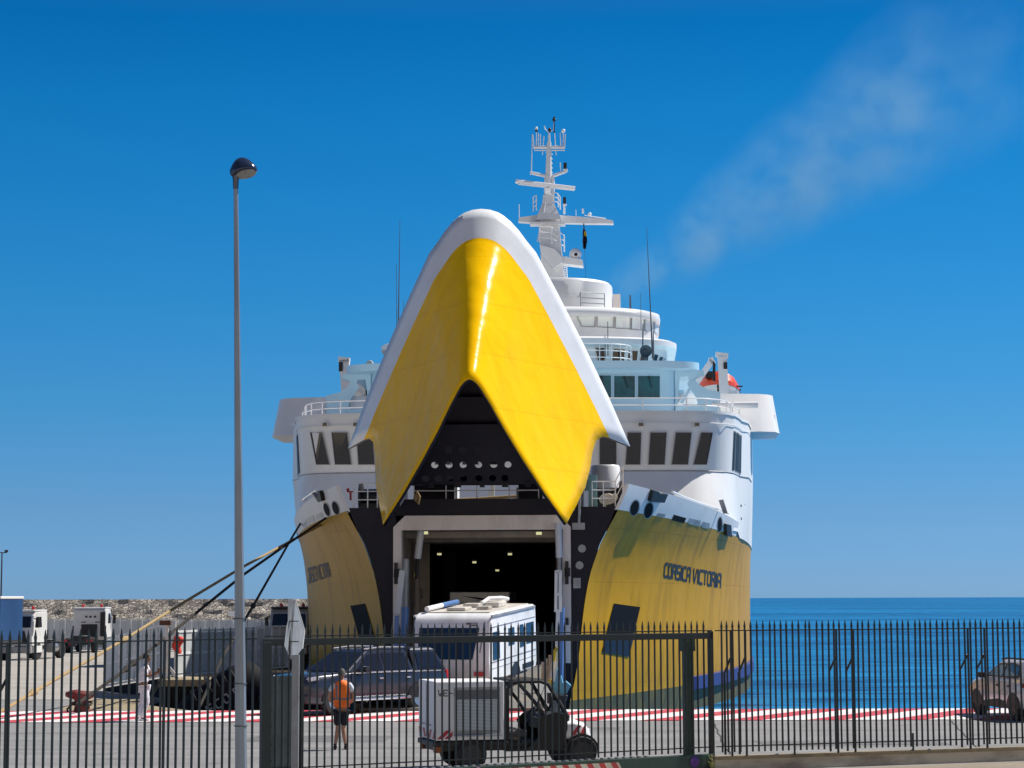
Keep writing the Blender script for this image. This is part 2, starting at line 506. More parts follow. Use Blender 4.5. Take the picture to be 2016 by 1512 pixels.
for i in range(nx + 1):
    for j in range(nz_ + 1):
        x = -46 + i * 0.5
        z = j * 0.36
        wob = mnoise.noise((x * 0.9, z * 1.4, 0)) * 0.28
        dz = mnoise.noise((x * 0.7, 3.1, 5)) * 0.03 if j == nz_ else 0
        vs.append((x, wob - (0.24 * (nz_ - j)), z + dz))
for i in range(nx):
    for j in range(nz_):
        a = i * (nz_ + 1) + j
        fs.append((a, a + nz_ + 1, a + nz_ + 2, a + 1))
    a = i * (nz_ + 1) + nz_
    b_ = (i + 1) * (nz_ + 1) + nz_
g.add(vs, fs)
g.build('stone_face', STONE, root, smooth=0)
g = MB(); g.box((-8.5, 2.0, 1.55), (75, 3.0, 3.1)); g.build('wall_core', STONE, root, smooth=0)
g = MB(); g.box((-8.5, -2.6, 0.45), (75, 0.6, .9)); g.build('concrete_base', CONC, root, smooth=0)
g = MB(); g.box((22.6, -1.0, 2.0), (2.2, 1.2, 1.2)); g.build('concrete_patch', CONC, root, smooth=0)

# --- smoke from the funnel, drifting up to the right
def smoke():
    A = at(1205, 590, 150); B = at(2030, 40, 172)
    ax = B - A; L = ax.length
    m = bpy.data.materials.new('smoke'); m.use_nodes = True
    nt = m.node_tree; nt.nodes.remove(nt.nodes['Principled BSDF'])
    out = node_of(m, 'ShaderNodeOutputMaterial')
    pv = nt.nodes.new('ShaderNodeVolumePrincipled')
    pv.inputs['Color'].default_value = (0.50, 0.80, 0.97, 1)
    pv.inputs['Anisotropy'].default_value = 0.1
    tc = nt.nodes.new('ShaderNodeTexCoord')
    sep = nt.nodes.new('ShaderNodeSeparateXYZ'); nt.links.new(tc.outputs['Object'], sep.inputs[0])
    def mth(op, a=None, b=None, va=None, vb=None, clamp=False):
        n = nt.nodes.new('ShaderNodeMath'); n.operation = op; n.use_clamp = clamp
        if a is not None: nt.links.new(a, n.inputs[0])
        if b is not None: nt.links.new(b, n.inputs[1])
        if va is not None: n.inputs[0].default_value = va
        if vb is not None: n.inputs[1].default_value = vb
        return n.outputs[0]
    wn_ = nt.nodes.new('ShaderNodeTexNoise'); wn_.inputs['Scale'].default_value = 0.12; wn_.inputs['Detail'].default_value = 1
    nt.links.new(tc.outputs['Object'], wn_.inputs['Vector'])
    wsep = nt.nodes.new('ShaderNodeSeparateColor'); nt.links.new(wn_.outputs['Color'], wsep.inputs[0])
    x = mth('ADD', sep.outputs[0], mth('MULTIPLY', mth('SUBTRACT', wsep.outputs[0], vb=0.5), vb=7.0))
    y = sep.outputs[1]
    r = mth('SQRT', mth('ADD', mth('MULTIPLY', x, x), mth('MULTIPLY', y, y)))
    Rz = mth('ADD', mth('MULTIPLY', sep.outputs[2], vb=0.175), vb=1.8)
    fall = mth('SUBTRACT', va=1.0, b=mth('DIVIDE', r, Rz), clamp=True)
    nz = nt.nodes.new('ShaderNodeTexNoise'); nz.inputs['Scale'].default_value = 0.24; nz.inputs['Detail'].default_value = 6; nz.inputs['Roughness'].default_value = 0.62
    nt.links.new(tc.outputs['Object'], nz.inputs['Vector'])
    nn = mth('MULTIPLY', mth('SUBTRACT', nz.outputs['Fac'], vb=0.40), vb=3.6, clamp=True)
    # thins out as it drifts
    thin = mth('DIVIDE', va=1.0, b=mth('ADD', mth('MULTIPLY', sep.outputs[2], vb=0.09), vb=1.0))
    ends = mth('MULTIPLY', mth('MULTIPLY', sep.outputs[2], vb=0.5, clamp=True), mth('MULTIPLY', mth('SUBTRACT', va=L - 1.0, b=sep.outputs[2]), vb=0.045, clamp=True), clamp=True)
    d = mth('MULTIPLY', mth('MULTIPLY', mth('MULTIPLY', fall, nn), mth('MULTIPLY', thin, ends)), vb=0.40)
    nt.links.new(d, pv.inputs['Density'])
    nt.links.new(pv.outputs[0], out.inputs['Volume'])
    g = MB()
    g.lathe([(3.5, 0.0), (3.5 + L * 0.25, L)], 20)
    o = g.build('smoke', m, smooth=0)
    o.matrix_world = Matrix.Translation(A) @ ax.to_track_quat('Z', 'Y').to_matrix().to_4x4()
    tag(o, 'thin pale smoke drifting up to the right from the ferry', 'smoke', kind='stuff')
smoke()

# --- town hill behind the viewer, unseen, added for warm fill light on the harbour
g = MB()
nx, ny = 40, 16
vs, fs = [], []
for i in range(nx + 1):
    for j in range(ny + 1):
        x = -420 + 840 * i / nx
        y = -35 - 260 * (j / ny) ** 1.3
        t = j / ny
        z = -.5 + 95 * t ** .8 + 9 * mnoise.noise((x * .012, y * .02, 1)) * min(1, t * 4)
        vs.append((x, y, z))
for i in range(nx):
    for j in range(ny):
        a = i * (ny + 1) + j
        fs.append((a, a + 1, a + ny + 2, a + ny + 1))
g.add(vs, fs)
tag(g.build('fill_hill', mat('fill_hill', (0.62, 0.50, 0.37), 0.9, col2=(0.34, 0.32, 0.2), scale=.05), smooth=0), kind='structure')
# ================================================================ FERRY
def interp(x, xs, ys):
    if x <= xs[0]: return ys[0]
    for i in range(len(xs) - 1):
        if x <= xs[i + 1]:
            t = (x - xs[i]) / (xs[i + 1] - xs[i])
            return ys[i] + t * (ys[i + 1] - ys[i])
    return ys[-1]
def smooth_tab(xs, ys):
    # Catmull-Rom through a table
    def f(x):
        if x <= xs[0]: return ys[0]
        if x >= xs[-1]: return ys[-1]
        for i in range(len(xs) - 1):
            if x <= xs[i + 1]: break
        h = xs[i + 1] - xs[i]
        t = (x - xs[i]) / h
        m0 = (ys[i + 1] - ys[i - 1]) / (xs[i + 1] - xs[i - 1]) if i > 0 else (ys[1] - ys[0]) / (xs[1] - xs[0])
        m1 = (ys[i + 2] - ys[i]) / (xs[i + 2] - xs[i]) if i + 2 < len(xs) else (ys[-1] - ys[-2]) / (xs[-1] - xs[-2])
        a, b = t * t, t * t * t
        return (2 * b - 3 * a + 1) * ys[i] + (b - 2 * a + t) * h * m0 + (-2 * b + 3 * a) * ys[i + 1] + (b - a) * h * m1
    return f
btop = smooth_tab([0, 6, 12, 18, 24, 30, 36, 42, 50, 90], [4.82, 6.75, 8.3, 9.56, 10.47, 11.15, 11.62, 11.88, 12.0, 12.0])
cut = smooth_tab([-3, -0.5, 0.3, 1.2, 2.1, 3.06, 4.06, 4.6, 5.14, 5.72, 6.31, 7.2, 8.9],
                 [2.7, 3.06, 3.24, 3.4, 3.5, 3.62, 3.82, 4.0, 4.2, 4.5, 4.82, 5.2, 5.6])
def bhull(v, z):
    f = math.exp(-((max(v, 0) / 25.0) ** 2))
    return btop(v) - (cut(6.31) - cut(z)) * f
zbnd = lambda v: 6.31 - 0.015 * min(v, 45)

FERRY = thing('ferry', 'big white and yellow car ferry with its bow visor raised over the open bow door', 'ferry', SHIP_M)
def part(g, name, mats, parent=None, **k):
    return g.build(name, mats, parent or FERRY, **k)

def on_hull(px, py, off=0.012):
    lo, hi = 0.0, 60.0
    def gf(v):
        p = sp(px, py, v)
        return abs(p.x) - bhull(v, p.z), p
    if gf(lo)[0] < 0:
        return gf(lo)[1]
    for _ in range(50):
        m = (lo + hi) / 2
        if gf(m)[0] > 0: lo = m
        else: hi = m
    p = gf(lo)[1]
    s = 1 if p.x > 0 else -1
    e = 0.05
    dv = (bhull(p.y + e, p.z) - bhull(p.y - e, p.z)) / (2 * e)
    dz = (bhull(p.y, p.z + e) - bhull(p.y, p.z - e)) / (2 * e)
    n = Vector((s, -dv, -dz)).normalized()
    return p + n * off

# ---- paint for the hull: yellow with run-down stains, plate seams and slightly dished plating
def hull_paint(name, col, stain, wave):
    m = mat(name, col, 0.32, col2=stain, scale=1.4, stretch=(1, 1, 0.10), lo=0.48, hi=0.78, amt=0.75, detail=7)
    nt = m.node_tree
    b = nt.nodes['Principled BSDF']
    tc = node_of(m, 'ShaderNodeTexCoord')
    n = nt.nodes.new('ShaderNodeTexNoise'); n.inputs['Scale'].default_value = 0.55; n.inputs['Detail'].default_value = 2.5
    nt.links.new(tc.outputs['Object'], n.inputs['Vector'])
    n2 = nt.nodes.new('ShaderNodeTexNoise'); n2.inputs['Scale'].default_value = 5.0; n2.inputs['Detail'].default_value = 3
    nt.links.new(tc.outputs['Object'], n2.inputs['Vector'])
    a = nt.nodes.new('ShaderNodeMath'); a.operation = 'MULTIPLY_ADD'; a.inputs[1].default_value = 0.06
    nt.links.new(n2.outputs['Fac'], a.inputs[0]); nt.links.new(n.outputs['Fac'], a.inputs[2])
    # horizontal weld seams
    sep = nt.nodes.new('ShaderNodeSeparateXYZ'); nt.links.new(tc.outputs['Object'], sep.inputs[0])
    md = nt.nodes.new('ShaderNodeMath'); md.operation = 'PINGPONG'; md.inputs[1].default_value = 0.95
    nt.links.new(sep.outputs[2], md.inputs[0])
    cmp_ = nt.nodes.new('ShaderNodeMath'); cmp_.operation = 'LESS_THAN'; cmp_.inputs[1].default_value = 0.02
    nt.links.new(md.outputs[0], cmp_.inputs[0])
    a2 = nt.nodes.new('ShaderNodeMath'); a2.operation = 'MULTIPLY_ADD'; a2.inputs[1].default_value = 0.25
    nt.links.new(cmp_.outputs[0], a2.inputs[0]); nt.links.new(a.outputs[0], a2.inputs[2])
    bp = nt.nodes.new('ShaderNodeBump'); bp.inputs['Distance'].default_value = wave
    nt.links.new(a2.outputs[0], bp.inputs['Height']); nt.links.new(bp.outputs['Normal'], b.inputs['Normal'])
    return m
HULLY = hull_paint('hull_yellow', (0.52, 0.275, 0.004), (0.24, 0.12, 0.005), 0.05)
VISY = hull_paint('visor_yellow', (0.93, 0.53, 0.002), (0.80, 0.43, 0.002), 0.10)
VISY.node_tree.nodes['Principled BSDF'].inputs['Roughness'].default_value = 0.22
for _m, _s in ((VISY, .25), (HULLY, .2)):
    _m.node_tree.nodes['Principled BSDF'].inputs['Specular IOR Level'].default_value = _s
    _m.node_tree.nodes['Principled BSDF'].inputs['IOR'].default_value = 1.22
VISW = mat('visor_white', (0.74, 0.76, 0.78), 0.22, col2=(0.66, 0.68, 0.7), scale=0.8, bump=0.02, bscale=0.6)

# ---- hull shell
vst = [0, .6, 1.5, 3, 4.5, 6, 8, 10, 12, 14, 16, 18, 20, 22, 24, 27, 30, 33, 36, 40, 45, 50, 58, 70, 90]
zl = [-3, -1.5, -.36] + [round(-.36 + 6.67 * i / 22, 3) for i in range(1, 23)]
g = MB()
for s in (-1, 1):
    rings = []
    for v in vst:
        k = (zbnd(v) + 3) / 9.31
        rings.append([(s * bhull(v, -3 + (z + 3) * k), v, -3 + (z + 3) * k) for z in zl])
    g.loft(rings, close=False)
b90 = [(-bhull(90, z), 90, z) for z in zl]; b90r = [(bhull(90, z), 90, z) for z in zl[::-1]]
g.add(b90 + b90r, [list(range(len(zl) * 2))])
nz1 = len(zl) - 1
for i in range(len(g.m) - 1):
    if i % nz1 < 2: g.m[i] = 1
BOOT = mat('boot_topping', (0.045, 0.05, 0.02), 0.6, col2=(0.14, 0.11, 0.02), scale=2.2, stretch=(1, 1, .5))
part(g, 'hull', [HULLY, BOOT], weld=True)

# ---- white bulwark on top of the hull at the bow, with thickness
def btopz(v): return 7.22 - 0.028 * v
g = MB()
vb = [0, .6, 1.5, 3, 4.5, 6, 8, 10, 12, 14, 16, 18, 20, 21.5]
for s in (-1, 1):
    rings = []
    for v in vb:
        z0, z1 = zbnd(v), btopz(v)
        zs = [z0 + (z1 - z0) * t for t in (0, .33, .66, 1)]
        out = [(s * (bhull(v, z) + .004), v, z) for z in zs]
        inn = [(s * (bhull(v, z) - .13), v, z) for z in zs[::-1]]
        rings.append(out + inn)
    g.loft(rings, cap0=True, cap1=True)
part(g, 'bulwark', WHITE, smooth=40)

# ---- dark openings in hull and bulwark, mapped on the plating
def hull_poly(g, pts, mi=0, off=0.012):
    g.add([on_hull(x, y, off) for x, y in pts], [list(range(len(pts)))], mi)
def ell(cx, cy, rx, ry, tilt=0.0, n=14):
    out = []
    for i in range(n):
        a = 2 * math.pi * i / n
        x, y = rx * math.cos(a), ry * math.sin(a)
        out.append((cx + x * math.cos(tilt) - y * math.sin(tilt), cy + x * math.sin(tilt) + y * math.cos(tilt)))
    return out
HOLE = mat('hole_dark', (0.004, 0.004, 0.006), 0.7, spec=.1)
for cx, cy, rx, ry, t in ((1249, 1000, 8, 15, .25), (1276.5, 1005, 8, 15.5, .25), (1416.8, 1032.5, 4, 14, .05), (661, 1000, 6, 13, -.3), (643.5, 1003, 5, 13, -.3), (589, 1030, 2.5, 12, 0)):
    g = MB(); hull_poly(g, ell(cx, cy, rx, ry, t)); hull_poly(g, ell(cx + .5, cy - .5, rx + 2, ry + 2, t), 1, .006)
    part(g, 'fairlead', [HOLE, GREYM], smooth=0)
slots_r = [[(1290, 1016), (1309, 1018), (1309, 1012), (1295, 1010)], [(1322, 1024), (1346, 1030), (1351, 1020), (1326, 1013)], [(1355, 1031), (1378, 1037), (1379, 1025), (1356, 1020)], [(1381, 1038), (1396, 1041.5), (1397, 1030), (1382, 1027)]]
slots_l = [[(623, 1024), (637, 1019), (635, 1008), (622, 1013)], [(608, 1030), (620, 1026), (618, 1014), (606, 1019)], [(597, 1035), (605, 1031.5), (603, 1021), (595.5, 1026)], [(588, 1040), (594, 1037), (593, 1027), (588, 1031)]]
PORTW = mat('slot_pale', (0.5, 0.52, 0.5), 0.4)
for i, q in enumerate(slots_r + slots_l):
    g = MB(); hull_poly(g, q)
    part(g, 'bulwark_slot', [HOLE if i == 1 else (GREYM if i < 4 else PORTW)], smooth=0)
# anchor recesses
for q, q2 in (([(1208, 1188), (1260, 1195), (1237, 1293), (1184, 1284)], [(1191, 1256), (1245.5, 1258), (1237, 1293), (1184, 1284)]), ([(690, 1192.5), (719, 1188), (747, 1286), (717, 1290)], [(706, 1250), (737, 1250), (747, 1286), (717, 1290)])):
    g = MB(); hull_poly(g, q); hull_poly(g, q2, 1, .03)
    part(g, 'anchor_recess', [HOLE, NAVYB if False else mat('recess_plate', (0.008, 0.016, 0.035), 0.5, spec=.2)], smooth=0)
# fairlead boxes with dark frames on the bulwark
for q in ([(1274, 985), (1301, 987), (1308, 971), (1292, 970), (1290, 966), (1279, 963)], [(1425, 1053), (1435, 1056), (1433, 1032), (1424, 1030)], [(622, 968), (634, 986), (641, 984), (637, 965), (632, 965), (634, 975), (630, 976)]):
    g = MB(); ps = [on_hull(x, y, .02) for x, y in q]; p2 = [on_hull(x, y, .16) for x, y in q]
    n = len(ps)
    g.add(ps + p2, [list(range(n)), list(range(n, 2 * n))] + [(i, (i + 1) % n, (i + 1) % n + n, i + n) for i in range(n)])
    part(g, 'roller_box', BLACK, smooth=0)

# ---- the ship's name in square stroke letters, laid on the plating
STROKES = {
    'C': [[(1, 1), (.25, 1), (0, .85), (0, .15), (.15, 0), (1, 0)]],
    'O': [[(.15, 0), (0, .15), (0, .85), (.2, 1), (.85, 1), (1, .85), (1, .15), (.85, 0), (.15, 0)]],
    'R': [[(0, 0), (0, 1), (.85, 1), (1, .85), (1, .55), (0, .5)], [(.55, .5), (1, .3), (1, 0)]],
    'S': [[(1, 1), (.1, 1), (0, .9), (0, .6), (.1, .5), (.9, .5), (1, .4), (1, .1), (.9, 0), (0, 0)]],
    'I': [[(.5, 0), (.5, 1)]],
    'A': [[(0, 0), (0, .8), (.25, 1), (.85, 1), (1, .85), (1, 0)], [(0, .45), (1, .45)]],
    'V': [[(0, 1), (.1, .3), (.45, 0), (1, 1)]],
    'T': [[(0, 1), (1, 1)], [(.5, 1), (.5, 0)]],
    'E': [[(1, 1), (0, 1), (0, 0), (1, 0)], [(0, .5), (.8, .5)]],
    'L': [[(0, 1), (0, 0), (1, 0)]],
    'X': [[(0, 0), (1, 1)], [(0, 1), (1, 0)]],
    '2': [[(0, 1), (1, 1), (1, .5), (0, .5), (0, 0), (1, 0)]],
    '-': [[(0.1, .45), (.9, .45)]],
    'D': [[(0, 0), (0, 1), (.7, 1), (1, .75), (1, .25), (.7, 0), (0, 0)]],
    'N': [[(0, 0), (0, 1), (1, 0), (1, 1)]],
    'M': [[(0, 0), (0, 1), (.5, .4), (1, 1), (1, 0)]],
    'P': [[(0, 0), (0, 1), (1, 1), (1, .5), (0, .5)]],
    'U': [[(0, 1), (0, 0), (1, 0), (1, 1)]],
}
def text_quads(txt, cw=.62, gap=.2, sw=.1, sub=3, space=.45):
    """list of 4-corner quads in a box of height 1; returns quads and width"""
    x, out = 0.0, []
    for ch in txt:
        if ch == ' ':
            x += space; continue
        w = cw if ch != 'I' else 0.12
        for st in STROKES[ch]:
            for a, b in zip(st[:-1], st[1:]):
                A = Vector((x + a[0] * w, a[1])); B = Vector((x + b[0] * w, b[1]))
                d = (B - A).normalized(); n = Vector((-d.y, d.x)) * sw
                A2, B2 = A - d * sw * .8, B + d * sw * .8
                for k in range(sub):
                    p, q = A2.lerp(B2, k / sub), A2.lerp(B2, (k + 1) / sub)
                    out.append([p - n, q - n, q + n, p + n])
        x += w + gap
    return out, x - gap
def bil(c, s, t):
    (a, b, d, e) = [Vector(p) for p in c]      # tl, bl, tr, br
    return (b.lerp(e, s)).lerp(a.lerp(d, s), t)
NAMEINK = mat('name_black', (0.015, 0.012, 0.02), 0.5)
for c in ([(1309, 1109), (1307, 1134.5), (1419.5, 1131), (1418, 1156)], [(601.5, 1122), (605, 1148), (646.5, 1109), (652, 1133)]):
    g = MB()
    qs, W = text_quads('CORSICA VICTORIA')
    for q in qs:
        vs = []
        for p in q:
            pp = bil(c, p.x / W, p.y)
            vs.append(on_hull(pp.x, pp.y, .014))
        g.add(vs, [(0, 1, 2, 3)])
    part(g, 'ship_name', NAMEINK, smooth=0)

# ---- blue rubbing strake at the waterline
g = MB()
for s in (-1, 1):
    rings = []
    for v in [15, 15.3, 17, 20, 24, 28, 32, 36, 42, 50]:
        b0, t = bhull(v, -.35), (0.05 if v == 15 else .22)
        rings.append([(s * (b0 - .1), v, -.05), (s * (b0 + t), v, -.1), (s * (b0 + t), v, -.62), (s * (b0 - .15), v, -.72)])
    g.loft(rings, cap0=True, cap1=True)
part(g, 'rubbing_strake', NAVYB, smooth=0)

# ---- bow bulkhead around the door, decks, car hold
g = MB()
T = 0.3
zz = [-3, -.5, .3, 1.2, 2.1, 3.06, 4.06, 4.6, 5.14, 5.72, 6.31]
for s in (-1, 1):
    poly = [(s * (cut(z) - .03), .02, z) for z in zz]
    poly[-1] = (s * 4.76, .02, 6.42)
    poly += [(s * 3.13, .02, 6.42), (s * 2.9, .02, 5.0), (s * 2.66, .02, -3)]
    g.prism(poly[::-1], (0, T, 0))
g.prism([(-3.12, .02, 6.14), (3.12, .02, 6.14), (2.75, .02, 6.72), (-2.75, .02, 6.72)], (0, T, 0))
g.box((0, .17, -1.1), (5.4, .3, 3.9))
part(g, 'bow_bulkhead', NAVY, smooth=0)

g = MB()
outl = [(-4.75, .1)] + [(-(btop(v) - .15), v) for v in vst[1:14]] + [((btop(v) - .15), v) for v in vst[1:14][::-1]] + [(4.75, .1)]
g.add([(x, y, 6.28) for x, y in outl], [list(range(len(outl)))])
part(g, 'fore_deck', mat('deck_paint', (0.36, 0.35, 0.32), 0.7, col2=(0.28, 0.24, 0.2), scale=1.5), smooth=0)

# frame of the bow door
g = MB()
fr = [(-3.14, .95), (-3.14, 5.72), (-2.72, 6.13), (2.72, 6.13), (3.14, 5.72), (3.14, .95)]
fi = [(-2.76, .95), (-2.86, 5.55), (-2.86, 5.62), (2.86, 5.62), (2.86, 5.55), (2.80, .95)]
for i in range(5):
    g.prism([(fr[i][0], -.10, fr[i][1]), (fr[i + 1][0], -.10, fr[i + 1][1]), (fi[i + 1][0], -.10, fi[i + 1][1]), (fi[i][0], -.10, fi[i][1])], (0, .45, 0))
part(g, 'door_frame', OFFWH, smooth=0)
g = MB()
for x, z, sx, sz in ((-3.03, 4.1, .12, .75), (3.0, 4.1, .12, .8), (3.0, 2.4, .1, .25), (-2.99, 4.1, .22, .3), (3.02, 4.12, .2, .3)):
    g = MB(); g.box((x, -.16, z), (sx, .14, sz))
    part(g, 'door_cleat', BLACK, smooth=0)
HOLDW = mat('hold_wall', (0.36, 0.32, 0.28), 0.55, col2=(0.22, 0.18, 0.15), scale=1.2, stretch=(1, 1, .4))
g = MB()
g.box((-3.0, 3.3, 3.2), (.3, 5.9, 5.4)); g.box((3.0, 3.3, 3.2), (.3, 5.9, 5.4))
g.box((0, 1.15, 5.82), (5.7, 1.5, .28)); g.box((0, 2.9, 5.66), (5.7, 2.0, .3)); g.box((0, 5.0, 5.45), (5.7, 2.2, .3))
for v in (1.4, 2.1, 3.2, 4.4):
    g.box((0, v, 5.5), (5.7, .12, .22))
for s in (-1, 1):
    g.box((s * 2.65, 6.0, 3.2), (.42, .3, 4.4)); g.box((s * 2.6, 3.1, 3.2), (.14, .25, 4.7))
g.box((-2.78, 4.3, 1.9), (.16, .9, 2.0)); g.box((-2.74, 5.2, 3.4), (.12, .7, .35))
part(g, 'hold_entrance', HOLDW, smooth=0)
g = MB()
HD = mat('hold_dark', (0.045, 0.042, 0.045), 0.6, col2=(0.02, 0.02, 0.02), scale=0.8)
g.box((-3.6, 36, 3.2), (.2, 60, 4.6)); g.box((3.6, 36, 3.2), (.2, 60, 4.6)); g.box((0, 66, 3.2), (7.3, .2, 4.6)); g.box((0, 36.2, 5.45), (7.3, 59.6, .2))
g.box((-3.1, 6.25, 3.2), (.9, .2, 4.6)); g.box((3.1, 6.25, 3.2), (.9, .2, 4.6))
g.box((2.4, 20, 3.1), (.9, 8, 4.4)); g.box((-2.9, 26, 3.1), (.5, 12, 4.4))
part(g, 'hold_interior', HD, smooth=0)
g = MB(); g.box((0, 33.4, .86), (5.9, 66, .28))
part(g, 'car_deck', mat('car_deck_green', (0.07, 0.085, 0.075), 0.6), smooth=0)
for px, py, v in ((837, 1049, 1.0), (1061, 1050, 1.0), (865, 1091, 9.0), (1004, 1091, 9.0), (934, 1107, 14), (979, 1123, 22)):
    p = sp(px, py, v); k = 1 if v < 2 else .8
    g = MB(); g.box(p, (.2 * k, .14, .10 * k)); g.box(p + Vector((0, .06, .09)), (.24 * k, .2, .07), 1)
    part(g, 'hold_lamp', [LAMPG, BLACK], smooth=0)
p = sp(818, 1132, 3.0)
g = MB(); g.box(p, (.1, .14, .16)); part(g, 'control_box', mat('lime_plastic', (0.45, 0.5, 0.08), 0.5), smooth=0)

# round lugs and plates on the dark bulkhead right of the door
g = MB()
for px, py in ((1146, 1080), (1141, 1113)):
    g = MB(); g.lathe([(.14, 0), (.14, .08)], 16, 0, Matrix.Translation(sp(px, py, -.02)) @ Matrix.Rotation(R(90), 4, 'X'))
    part(g, 'bulkhead_lug', GREYM, smooth=40)
for q, d in (((1136, 1148), (.26, .07, .36)), ((1139, 1036), (.45, .08, .24))):
    g = MB(); g.box(sp(*q, -.03), d); part(g, 'bulkhead_plate', GREYM, smooth=0)
g = MB()
g.tube([sp(1140, 1031, -.05), sp(1142, 960, -.05)], .05); part(g, 'vent_pipe', GREYM)
g = MB(); g.tube([sp(1130, 1005, -.05), sp(1131, 958, -.05)], .03); part(g, 'vent_pipe', GREYM)

# ---- bow ramp, lowered to the quay
g = MB()
rt = [(-2.55, 0.0, .98), (2.55, 0.0, .98), (2.55, -13.4, .10), (-2.55, -13.4, .10)]
g.prism(rt, (0, 0, -.22))
for s in (-1, 1):
    g.prism([(s * 2.55, 0, 1.15), (s * 2.55, -13.2, .22), (s * 2.55, -13.2, -.1), (s * 2.55, 0, .5)], (s * .16, 0, 0))
part(g, 'bow_ramp', mat('ramp_steel', (0.13, 0.13, 0.125), 0.7, col2=(0.2, 0.17, 0.13), scale=2), smooth=0)
g = MB()
for px in (1068, 1075, 1082):
    a, b = sp(px, 1352, -9.5), sp(px + 1, 1297 + (1075 - px), -9.5)
    g = MB(); g.tube([a, b], .05)
    part(g, 'ramp_stanchion', MATS.get('worn_wood') or mat('worn_wood', (0.34, 0.24, 0.15), 0.8, col2=(0.5, 0.45, 0.4), scale=5))
# hydraulic rams and links beside the door
def ram(name, pts, rad, m, v=-.6, taper=None):
    g = MB()
    for (a, b), r_ in zip(pts, rad):
        g.tube([sp(*a, v), sp(*b, v)], r_, 10)
    return part(g, name, m)
ram('ram_cylinder', [((834 - 4, 1031), (826 - 4, 1100))], [.13], mat('ram_white', (0.62, 0.65, 0.68), 0.35), .9)
ram('ram_cylinder', [((1099, 1030), (1101, 1098))], [.12], MATS['ram_white'], -.3)
ram('ram_rod', [((822, 1100), (820, 1140))], [.06], BLACK, .9)
ram('ram_rod', [((1101, 1098), (1102, 1200))], [.07], GREYM, -.25)
ram('ram_cylinder', [((800, 1100), (798, 1205))], [.1], GREYM, -.3)
ram('ram_rod', [((798, 1195), (794, 1330))], [.13], PBLUE, -.4)
ram('ram_rod', [((1106, 1196), (1103, 1345))], [.11], PBLUE, -.5)
def link(name, pts, w, v, m):
    g = MB()
    for a, b in pts:
        A, B = sp(*a, v), sp(*b, v)
        d = (B - A).normalized(); n = Vector((d.z, 0, -d.x)) * w
        g.prism([A - n, A + n, B + n, B - n], (0, .12, 0))
    return part(g, name, m, smooth=0, bevel=.02)
link('lifting_link', [((792, 1123), (782, 1208))], .1, -.8, MATS['ram_white'])
link('lifting_link', [((781, 1212), (777, 1330))], .07, -.9, PBLUE)
link('lifting_link', [((1095, 1123), (1094, 1205)), ((1103, 1123), (1103, 1205)), ((1094, 1125), (1104, 1125)), ((1096, 1170), (1102, 1170))], .05, -.9, WHITEC)
link('lifting_link', [((1098.5, 1200), (1097, 1240)), ((1097, 1240), (1095, 1340))], .06, -1.2, WHITEC)
g = MB()
g.tube([sp(1097, 1275, -1.4), sp(1092, 1282, -1.4), sp(1090, 1300, -1.4), sp(1090, 1345, -1.4)], .06)
part(g, 'yellow_strap', YELLOW)
# painted hinge block and flaps at the ramp's right edge
g = MB()
g.prism([sp(1078, 1366, -9), sp(1114, 1368, -9), sp(1124, 1350, -9), sp(1112, 1340, -9), sp(1108, 1345, -9), sp(1104, 1330, -9), sp(1101, 1342, -9), sp(1097, 1314, -9), sp(1092, 1345, -9), sp(1086, 1340, -9)], (0, .5, 0))
part(g, 'hinge_block', LBLUE, smooth=0, bevel=.03)
g = MB()
g.prism([sp(1082, 1368, -9.3), sp(1117, 1370, -9.3), sp(1112, 1388, -9.3), sp(1090, 1387, -9.3)], (0, .6, 0))
part(g, 'hinge_base', DGREY, smooth=0)
g = MB()
g.prism([sp(1063, 1346, -9.6), sp(1072, 1358, -9.6), sp(1080, 1340, -9.6), sp(1088, 1338, -9.6), sp(1084, 1356, -9.6), sp(1073, 1367, -9.6)], (0, .3, 0))
part(g, 'hinge_arm', YELLOW, smooth=0)

# ---- raised bow visor
TH = R(65.8)
CA, SA = math.cos(TH), math.sin(TH)
def vis(u, s, t):
    return (u, 3.5 - s * CA + t * SA, 8.8 + s * SA + t * CA)
def visw(t):
    return interp(t, [-7.6, -6.5, -5, -3.5, -2.2, -1.0, -.9, 0], [3.1, 3.3, 3.62, 4.0, 4.4, 4.8, 4.84, 5.27])
def visl(t):
    return interp(t, [-7.6, -5, -1.0, 0], [5.15, 6.4, 8.25, 9.1])
def shape(q, t):
    """half width fraction at fraction q from the stem tip (0) to the aft edge (1)"""
    k = interp(t, [-7.6, 0], [0.0, 1.0])
    qs = [0, .004, .015, .03, .053, .09, .13, .18, .35, .56, .79, 1]
    rim = [0, .06, .115, .155, .2, .255, .302, .368, .512, .682, .855, 1]
    bot = [0, .022, .05, .075, .105, .14, .175, .22, .36, .55, .775, 1]
    return interp(q, qs, rim) * k + interp(q, qs, bot) * (1 - k)
def s0(t):
    return interp(t, [-7.6, -6, -4.5, -3.4, -2.7, -2.0, -1.4, -.9, -.45, 0], [0, .02, .12, .4, .72, .95, .9, .65, .3, 0])
ts = [-7.6, -7.2, -6.6, -6, -5.4, -5, -4.5, -4, -3.4, -3, -2.7, -2.3, -2, -1.7, -1.4, -1.15, -1.0, -.97, -.6, -.3, 0]
qq = [1, .93, .86, .79, .7, .63, .56, .48, .42, .35, .3, .25, .21, .18, .155, .13, .11, .09, .07, .053, .04, .03, .022, .015, .009, .004, 0.0]
g = MB()
rings = []
